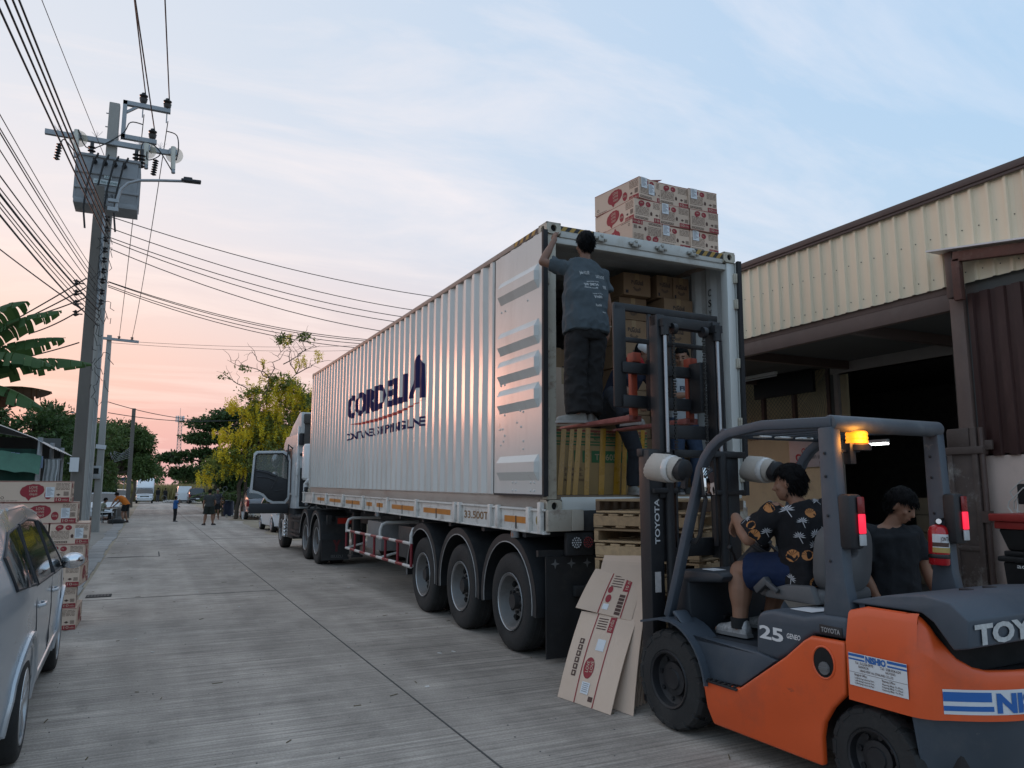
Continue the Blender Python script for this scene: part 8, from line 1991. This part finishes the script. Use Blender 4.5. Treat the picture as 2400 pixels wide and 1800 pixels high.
# golden shower tree
ca_t = thing('golden_shower_tree', 'tall tree hung with yellow blossom beside the truck cab', 'tree', (4.5, 45.2, 0))
mb = MB(); rr = random.Random(31); tips = []
f1 = branchy(mb, (0, 0, 0), (.35, 0, 3.6), .12, .10, 1, .03); f2_ = branchy(mb, (.35, .1, 0), (.5, .2, 3.4), .09, .08, 2, .03)
limbs = [((.4, 0, 3.5), (3.0, .2, 8.4)), ((.4, 0, 3.5), (1.4, -.3, 8.0)), ((.4, 0, 3.5), (.3, .3, 7.4)), ((.5, .2, 3.3), (2.6, .5, 6.6)), ((.4, 0, 3.4), (-1.0, 0, 5.2)), ((.5, .2, 3.2), (1.8, -.4, 5.6)), ((3.0, .2, 8.4), (3.6, .2, 11.0)), ((3.0, .2, 8.4), (2.2, .2, 10.6)), ((1.4, -.3, 8.0), (-.9, -.2, 8.9)), ((1.4, -.3, 8.0), (.4, .1, 9.6)), ((.3, .3, 7.4), (-1.4, .1, 8.0)), ((2.2, 0, 8.9), (4.3, 0, 10.2)), ((3.0, .2, 8.4), (4.6, .3, 9.3)), ((1.4, -.3, 8.0), (2.3, -.2, 10.0))]
for i, (a, b) in enumerate(limbs):
    pts = branchy(mb, a, b, .075 if i < 6 else .032, .022 if i < 6 else .008, 40+i, .10, 8)
    for k in range(7):
        p = pts[2+k % 6]; e = p+V3((rr.uniform(-.9, .9), rr.uniform(-.7, .7), rr.uniform(-.2, .9))); branchy(mb, p, e, .016, .005, 90+i*9+k, .15, 4); tips.append(e)
mb.build('trunk', M_BARK, ca_t)
lb = [((-1.0, 0, 2.9), (.9, .9, .8), 1500), ((.2, -.3, 3.6), (1.2, 1.0, 1.0), 2200), ((1.3, 0, 4.4), (1.5, 1.2, 1.1), 2800), ((2.6, .2, 5.0), (1.6, 1.2, 1.6), 3000), ((1.0, 0, 5.8), (1.1, 1, .8), 1500), ((3.0, 0, 6.8), (1.2, 1, 1.0), 1700), ((2.3, 0, 3.0), (1.6, 1.2, 1.0), 2200), ((.9, 0, 6.9), (1.1, .8, .7), 1300), ((2.1, 0, 7.8), (1.1, .8, .6), 1200), ((2.2, 0, 10.4), (.5, .4, .3), 260), ((3.4, 0, 10.6), (.5, .4, .25), 240), ((-1.0, 0, 8.0), (.3, .3, .15), 60), ((.0, 0, 8.6), (.5, .4, .2), 130)]
Cs, Ds, rng = blob_points(lb, 33, .02, .3); obj('crown', leaf_mesh('crown', Cs, Ds, .17, L_OL, .5, .5, rng), ca_t)
# blossom racemes: hanging chains of petals
rng = np.random.default_rng(8); Cs = []; 
yb = [((-1.45, 0, 2.7), (.6, .6, .35), 24), ((-.7, -.2, 3.8), (.7, .6, .5), 44), ((.1, -.5, 4.8), (.8, .6, .5), 46), ((.9, -.4, 5.7), (.8, .6, .5), 46), ((1.8, -.5, 6.4), (1.0, .6, .6), 56), ((2.4, -.5, 5.2), (1.1, .6, .9), 60), ((1.5, -.6, 4.4), (1.2, .6, .6), 46), ((-.55, 0, 6.6), (.35, .3, .3), 22), ((.55, 0, 7.5), (.5, .4, .3), 16), ((1.6, 0, 8.1), (.9, .4, .4), 22), ((2.9, 0, 8.0), (.7, .4, .4), 20), ((2.35, 0, 10.7), (.25, .2, .15), 7), ((1.1, 0, 9.0), (.15, .1, .2), 3), ((3.2, 0, 9.4), (.35, .2, .3), 9), ((3.3, -.3, 6.4), (.8, .6, .9), 40), ((-.2, -.5, 3.1), (.8, .5, .4), 30), ((4.3, 0, 9.8), (.3, .2, .2), 5), ((.3, -.3, 6.1), (.6, .5, .4), 34), ((1.9, -.3, 7.3), (.9, .5, .5), 44), ((3.0, -.3, 7.2), (.7, .5, .5), 34), ((-.9, -.4, 4.7), (.5, .4, .4), 26)]
for c, r, n in yb:
    for _ in range(n):
        p = np.array(c)+rng.normal(0, .55, 3)*np.array(r); L_ = rng.uniform(.35, .75); k = int(L_*85)
        z = np.linspace(0, L_, k); w = .075*(1-z/L_*.75)
        Cs.append(np.stack([p[0]+rng.normal(0, 1, k)*w, p[1]+rng.normal(0, 1, k)*w, p[2]-z], 1))
Cs = np.concatenate(Cs); obj('blossom', leaf_mesh('blossom', Cs, np.tile((0, 0, -.3), (len(Cs), 1)), 0.07, L_YL, .9, .8, rng), ca_t)
tree('leafy_tree', 'green tree between the yellow tree and the truck', (8.2, 47, 0), 2.5, rblobs(22, 9, ((-2.4, 1.5), (-1.5, 1.5), (2.4, 7.0)), 1.2, 2200), L_MD, .18, .16, 23)
tree('leafy_tree', 'dark undergrowth tree behind the grey pickup', (6.6, 58, 0), 1.2, rblobs(23, 10, ((-2.4, 2.2), (-1.2, 1.2), (.7, 3.6)), 1.1, 2300), L_DK, .2, .12, 25)
tree('shrub', 'dark shrubs on the verge left of the yellow tree', (6.6, 74, 0), .5, rblobs(24, 7, ((-.9, 1.4), (-1, 1), (.6, 2.4)), .8, 1900), L_DK, .18, .06, 27)
tree('leafy_tree', 'dark tree behind the truck cab on the right', (9.5, 38, 0), 1.6, rblobs(26, 9, ((-2.6, 2), (-1.5, 1.5), (1.2, 5.2)), 1.2, 2000), L_DK, .19, .14, 29)
# fern-like fronds beside the pickup
t = thing('palm_shrub', 'feathery palm shrub behind the street players on the right', 'plant', (4.2, 50, 0)); mb = MB(); Cs = []; Ds = []
rr = random.Random(5)
for k in range(13):
    a = rr.uniform(0, 6.28); L_ = rr.uniform(1.2, 1.9); d = V3((math.cos(a), math.sin(a)*.5, 0)); pts = [V3((0, 0, .9+.1*(k % 4)))+d*(L_*s)+V3((0, 0, 1.25*s-1.15*s*s)) for s in np.linspace(0, 1, 12)]
    mb.tube(pts, .012, 5)
    for p in pts[2:]:
        for sg in (-1, 1):
            for _ in range(4): Cs.append(tuple(p+d*rr.uniform(-.05, .05))); Ds.append(tuple(V3((-d.y, d.x, 0))*sg+d*.7+V3((0, 0, -.3))))
branchy(mb, (0, 0, 0), (0, 0, 1.2), .07, .05, 1); mb.build('stem', M_BARK, t); obj('frond', leaf_mesh('frond', np.array(Cs), np.array(Ds), .34, L_MD, .14, .12), t)
# dry grass field, far tree line
rng = np.random.default_rng(4); n = 26000; C_ = np.stack([rng.uniform(-7, 9, n), 113+rng.random(n)*14, np.zeros(n)], 1); D = np.tile((0, 0, 1.), (n, 1))
tag(obj('dry_grass', leaf_mesh('dry_grass', C_, D, 1.9, L_GR, .05, .16, rng)), 'tall dry grass closing the end of the street', 'grass', kind='stuff')
tag(tree('far_thicket', 'far green thicket beyond the dry grass', (3, 150, 0), 1, rblobs(41, 26, ((-26, 30), (-6, 6), (1, 4.6)), 3.0, 900), L_MD, .6, .1, 41), kind='stuff')
rr = random.Random(12); mb = MB()
for i in range(140): x = rr.uniform(1.8, 5.5); y = rr.uniform(103, 111); s = rr.uniform(.08, .3); mb.box((x, y, s*.3), (s, s, s*.7), (rr.random(), rr.random(), rr.random()))
for i in range(60): x = rr.uniform(4.2, 6.4); y = rr.uniform(47, 54); s = rr.uniform(.04, .14); mb.box((x, y, s*.3), (s, s, s*.7), (rr.random(), rr.random(), rr.random()))
tag(mb.build('rubble', mat('pale_rubble', (.42, .40, .37), .9, var=.4)), 'pale rubble at the street end and on the verge', 'rubble', kind='stuff')
# ------------------------------------------------------------------ banana plant
bn = thing('banana_plant', 'banana plant with torn leaves at the left edge', 'plant', (-2.5, 11.2, 0))
mb = MB(); mb.tube([(0, 0, -.02), (.03, 0, 1.0), (.02, 0, 2.0), (.05, 0, 2.7)], [.13, .11, .09, .05], 12); mb.build('stem', mat('banana_stem', (.12, .14, .05), .6, var=.3), bn)
def banana_leaf(base, ctrl, tip, w, seed, m=L_BN, droop=.5):
    rr = random.Random(seed); base, ctrl, tip = V3(base), V3(ctrl), V3(tip); N_ = 30
    sp_ = lambda t: base*(1-t)**2+ctrl*2*t*(1-t)+tip*t*t
    mb = MB(); lo = .16; cuts = [lo]
    while cuts[-1] < .99: cuts.append(min(1, cuts[-1]+rr.uniform(.015, .09)))
    for sg in (-1, 1):
        for a, b in zip(cuts, cuts[1:]):
            g = rr.uniform(.0, .012); dr_ = droop*rr.uniform(.75, 1.3); P = []; k = 2; nn = 5
            for i in range(k+1):
                t = a+(b-g-a)*i/k; p = sp_(t); d = (sp_(min(1, t+.01))-sp_(max(0, t-.01))).normalized(); s = d.cross(V3((0, 0, 1))).normalized()*sg; u = s.cross(d)*sg; u = u if u.z > 0 else -u
                ww = w*max(.04, math.sin(math.pi*min(.999, ((t-lo)/(1-lo))**.75)))**.55
                for j in range(nn+1):
                    q = j/nn; P.append(p+s*(ww*q*(1-.18*dr_*q))+d*(ww*.25*q)+V3((0, 0, 1))*(ww*(.22*q-dr_*q*q)))
            mb.add(P, [(i*(nn+1)+j, i*(nn+1)+j+1, (i+1)*(nn+1)+j+1, (i+1)*(nn+1)+j) for i in range(k) for j in range(nn)])
    lf = mb.build('leaf', m, bn, fix=False, ang=60)
    mb = MB(); mb.tube([sp_(t) for t in np.linspace(0, 1, 14)], [.022-.018*i/13 for i in range(14)], 6); mb.build('midrib', mat('banana_midrib', (.16, .19, .07), .5), lf)
O = V3((2.5, -11.2, 0))
for i, (c, tp_, w, dr_) in enumerate((((-2.1, 11.1, 3.9), (-1.50, 10.9, 3.97), .34, .8), ((-2.0, 11.0, 3.75), (-1.13, 10.95, 3.90), .31, .7), ((-2.0, 11.2, 3.55), (-1.07, 11.05, 3.57), .32, .7), ((-1.9, 10.6, 3.55), (-1.13, 10.5, 3.12), .34, .7), ((-1.7, 11.1, 3.45), (-.76, 11.0, 3.25), .30, .7), ((-1.9, 10.5, 3.15), (-1.18, 10.4, 2.60), .34, .7), ((-2.3, 10.4, 3.0), (-1.6, 10.0, 2.35), .28, .9), ((-3.0, 11.0, 4.0), (-3.6, 10.8, 3.5), .3, .8), ((-2.7, 11.8, 4.0), (-2.6, 12.6, 3.6), .3, .8))):
    banana_leaf((.04, 0, 2.62), V3(c)+O, V3(tp_)+O, w, i, L_BN, dr_)
banana_leaf((.04, 0, 2.5), V3((-1.9, 11.1, 3.05))+O, V3((-1.17, 11.0, 2.86))+O, .17, 44, L_BR, 1.5)
# ------------------------------------------------------------------ hut on the left
ht = thing('hut', 'small roadside hut with a sloping sheet roof and green shade net', 'hut', (-3.2, 20, 0))
mb = MB(); n = 26; P = []
for i in range(n+1):
    y = -1.2+i*.2
    for (x, z) in ((-2.5, 3.45), (.25, 3.0), (.95, 2.72), (1.32, 2.50)): P.append((x, y, z+.018*(i % 2)))
mb.add(P, [(i*4+j, i*4+j+1, (i+1)*4+j+1, (i+1)*4+j) for i in range(n) for j in range(3)]); mb.build('roof_sheet', mat('grey_roof_sheet', (.33, .34, .34), .5, .3, var=.2), ht, fix=False, ang=10)
for x, y in ((1.05, -1.0), (1.05, 1.2), (1.05, 3.6), (-2.2, -1.0), (-.4, -1.0)): mb = MB(); mb.cyl((x, y, 0), (x, y, 2.75 if x > 0 else 3.2), .05, None, 8); mb.build('post', M_GALV, ht)
mb = MB(); P = []
for i in range(31):
    for j in range(6): P.append((-2.2+3.2*i/30, -.95+.06*math.sin(i*1.3+j), .2+2.3*j/5))
mb.add(P, [(i*6+j, i*6+j+1, (i+1)*6+j+1, (i+1)*6+j) for i in range(30) for j in range(5)]); mb.build('shade_net', mat('green_net', (.008, .04, .028), .9, var=.3), ht, fix=False)
mb = MB(); P = []
for i in range(19):
    for j in range(3): P.append((-1.5+2.6*i/18, -1.25+.1*j, 2.62-.2*(2-j)+.02*math.sin(i*2.)+(-.25*i/18)))
mb.add(P, [(i*3+j, i*3+j+1, (i+1)*3+j+1, (i+1)*3+j) for i in range(18) for j in range(2)]); mb.build('awning_cloth', mat('green_awning', (.075, .17, .12), .8, var=.2), ht, fix=False)
mb = MB(); mb.bx(-2.2, 1.0, 3.6, 3.65, 0, 3.0); mb.bx(-2.2, -2.15, -1, 3.6, 0, 3.2); mb.build('wall', M_DARKW, ht)
for i in range(7):
    t = tag(obj('cloth_strip', None, None, (-2.62+.085*i, 18.95, 2.42-.012*i)), 'small pale blue cloth hanging in a row under the hut awning', 'cloth', 'blue cloths under the hut awning'); mb = MB()
    P = [(x+.01*math.sin(9*z), .01*math.sin(x*40+i), -z) for z in np.linspace(0, .26, 6) for x in (-.035, 0, .035)]
    mb.add(P, [(a*3+b, a*3+b+1, a*3+b+4, a*3+b+3) for a in range(5) for b in range(2)]); o = mb.build('cloth', mat('pale_blue_cloth', (.22, .28, .40), .9, var=.3, scale=20), t, fix=False)
t = thing('hanging_cloth', 'white netting cloth hung beside the hut', 'cloth', (-1.98, 19.6, 1.55)); mb = MB(); P = []
for i in range(13):
    for j in range(9): P.append((-.13+.26*i/12+.01*math.sin(j), .02*math.sin(i*1.6), .75-.75*j/8))
mb.add(P, [(i*9+j, i*9+j+1, (i+1)*9+j+1, (i+1)*9+j) for i in range(12) for j in range(8)]); mb.build('netting', mat('white_net', (.5, .52, .52), .9, var=.2), t, fix=False); mb = MB(); mb.cyl((-.3, .02, .76), (.2, .02, .76), .01); mb.bar((.15, .02, -1.55), (.15, .02, .76), .03, .03); mb.build('rod', M_GALV, t)
t = thing('water_tank', 'pale green rounded tank above the hut roof edge', 'tank', (-2.75, 26, 0)); mb = MB(); mb.lathe([(0, 3.0), (.13, 2.98), (.22, 2.9), (.25, 2.8), (.25, 2.4), (.22, 2.3)], (0, 0, 0), (0, 0, 1), 20); mb.build('shell', mat('pale_green_tank', (.20, .30, .24), .5), t); mb = MB()
for a in (-.3, .3):
    for b in (-.3, .3): mb.bar((a*.6, b*.6, 0), (a*.6, b*.6, 2.32), .05, .05)
mb.build('stand', M_GALV, t)
# ------------------------------------------------------------------ street clutter on the left
t = thing('small_table', 'low folding table beside the seated person', 'table', (-1.62, 42.95, 0)); mb = MB(); mb.bx(-.4, .3, -.25, .25, .68, .71); mb.build('top', mat('pale_laminate', (.42, .38, .32), .5), t)
for a in (-.36, .26):
    for b in (-.2, .2): mb = MB(); mb.bar((a, b, 0), (a, b, .68), .03, .03); mb.build('leg', M_GALV, t)
t = thing('stool', 'white topped stool in front of the street table', 'stool', (-1.72, 40.9, 0)); mb = MB(); mb.bx(-.3, .3, -.17, .17, .55, .59); mb.build('seat', M_STICK, t)
for a in (-.26, .26):
    for b in (-.13, .13): mb = MB(); mb.bar((a*1.15, b, 0), (a, b, .55), .025, .025); mb.build('leg', M_TRIM, t)
t = thing('chair', 'dark metal chair under the seated person', 'chair', (-2.12, 43.0, 0), (0, 0, R(-80))); mb = MB(); mb.bx(-.2, .2, -.2, .2, .40, .43); mb.build('seat', M_TRIM, t); mb = MB(); mb.bx(-.2, .2, -.22, -.19, .55, .85); mb.build('backrest', M_TRIM, t)
for a in (-.18, .18):
    for b in (-.19, .19): mb = MB(); mb.bar((a, b, 0), (a, b, .85 if b < 0 else .4), .025, .025); mb.build('leg', M_TRIM, t)
t = thing('scrap_tyre', 'old tyre lying flat under the bending person', 'tyre', (-1.32, 41.9, .1)); mb = MB(); mb.lathe(tyre_profile_car(.36, .2), (0, 0, 0), (0, 0, 1), 24); mb.build('tread', M_TYRE, t)
t = thing('stone_mortar', 'grey pots stacked beside the small table', 'pot', (-1.3, 43.3, 0)); mb = MB(); mb.lathe([(0, .0), (.24, 0), (.28, .15), (.2, .3), (.26, .45), (.28, .6), (.2, .75), (0, .78)], (0, 0, 0), (0, 0, 1), 16); mb.build('pot_body', M_CONC, t)
t = thing('blue_barrel', 'dark blue barrel bin with a plank on top by the right trees', 'bin', (4.55, 50.5, 0)); mb = MB(); mb.lathe([(0, 0), (.30, 0), (.34, .3), (.34, .8), (.31, .95), (0, .95)], (0, 0, 0), (0, 0, 1), 18); mb.build('drum', mat('navy_plastic', (.02, .03, .07), .5), t); mb = MB(); mb.bx(-.5, .3, -.2, .2, .951, .98); mb.build('plank', M_STICK, t)
t = thing('plant_pot', 'small white pot at the foot of the yellow tree', 'pot', (4.9, 44.6, 0)); mb = MB(); mb.lathe([(0, 0), (.15, 0), (.2, .42), (.18, .42), (.15, .3), (0, .3)], (0, 0, 0), (0, 0, 1), 16); mb.build('pot_body', M_STICK, t)
t = thing('tarpaulin', 'blue tarpaulin stretched under the left trees', 'tarpaulin', (-3.3, 84, 2.0)); mb = MB(); P = [(-1.2+.3*i, -.6+.3*j, .8-.08*j+.06*math.sin(i*1.7+j)) for i in range(9) for j in range(5)]; mb.add(P, [(i*5+j, i*5+j+1, (i+1)*5+j+1, (i+1)*5+j) for i in range(8) for j in range(4)]); mb.build('sheet', mat('blue_tarp', (.03, .08, .18), .6), t, fix=False); mb = MB(); mb.bar((-1.1, 0, -2), (-1.1, 0, .8), .06, .06); mb.bar((1.1, 0, -2), (1.1, 0, .75), .06, .06); mb.build('prop', M_GALV, t)
# rackets
for lab, p, rz in (('badminton racket held up by the child in blue', (1.12, 42.62, 1.0), 0), ('badminton racket held by the person on the right verge', (3.62, 44.55, 1.28), 1)):
    t = thing('racket', lab, 'racket', p, (0, R(25 if rz else -60), 0)); mb = MB(); mb.tube([(.11*math.cos(a), 0, .42+.13*math.sin(a)) for a in np.linspace(0, 6.283, 20)], .007, 5); mb.cyl((0, 0, 0), (0, 0, .30), .008); mb.build('frame', M_GALV, t)
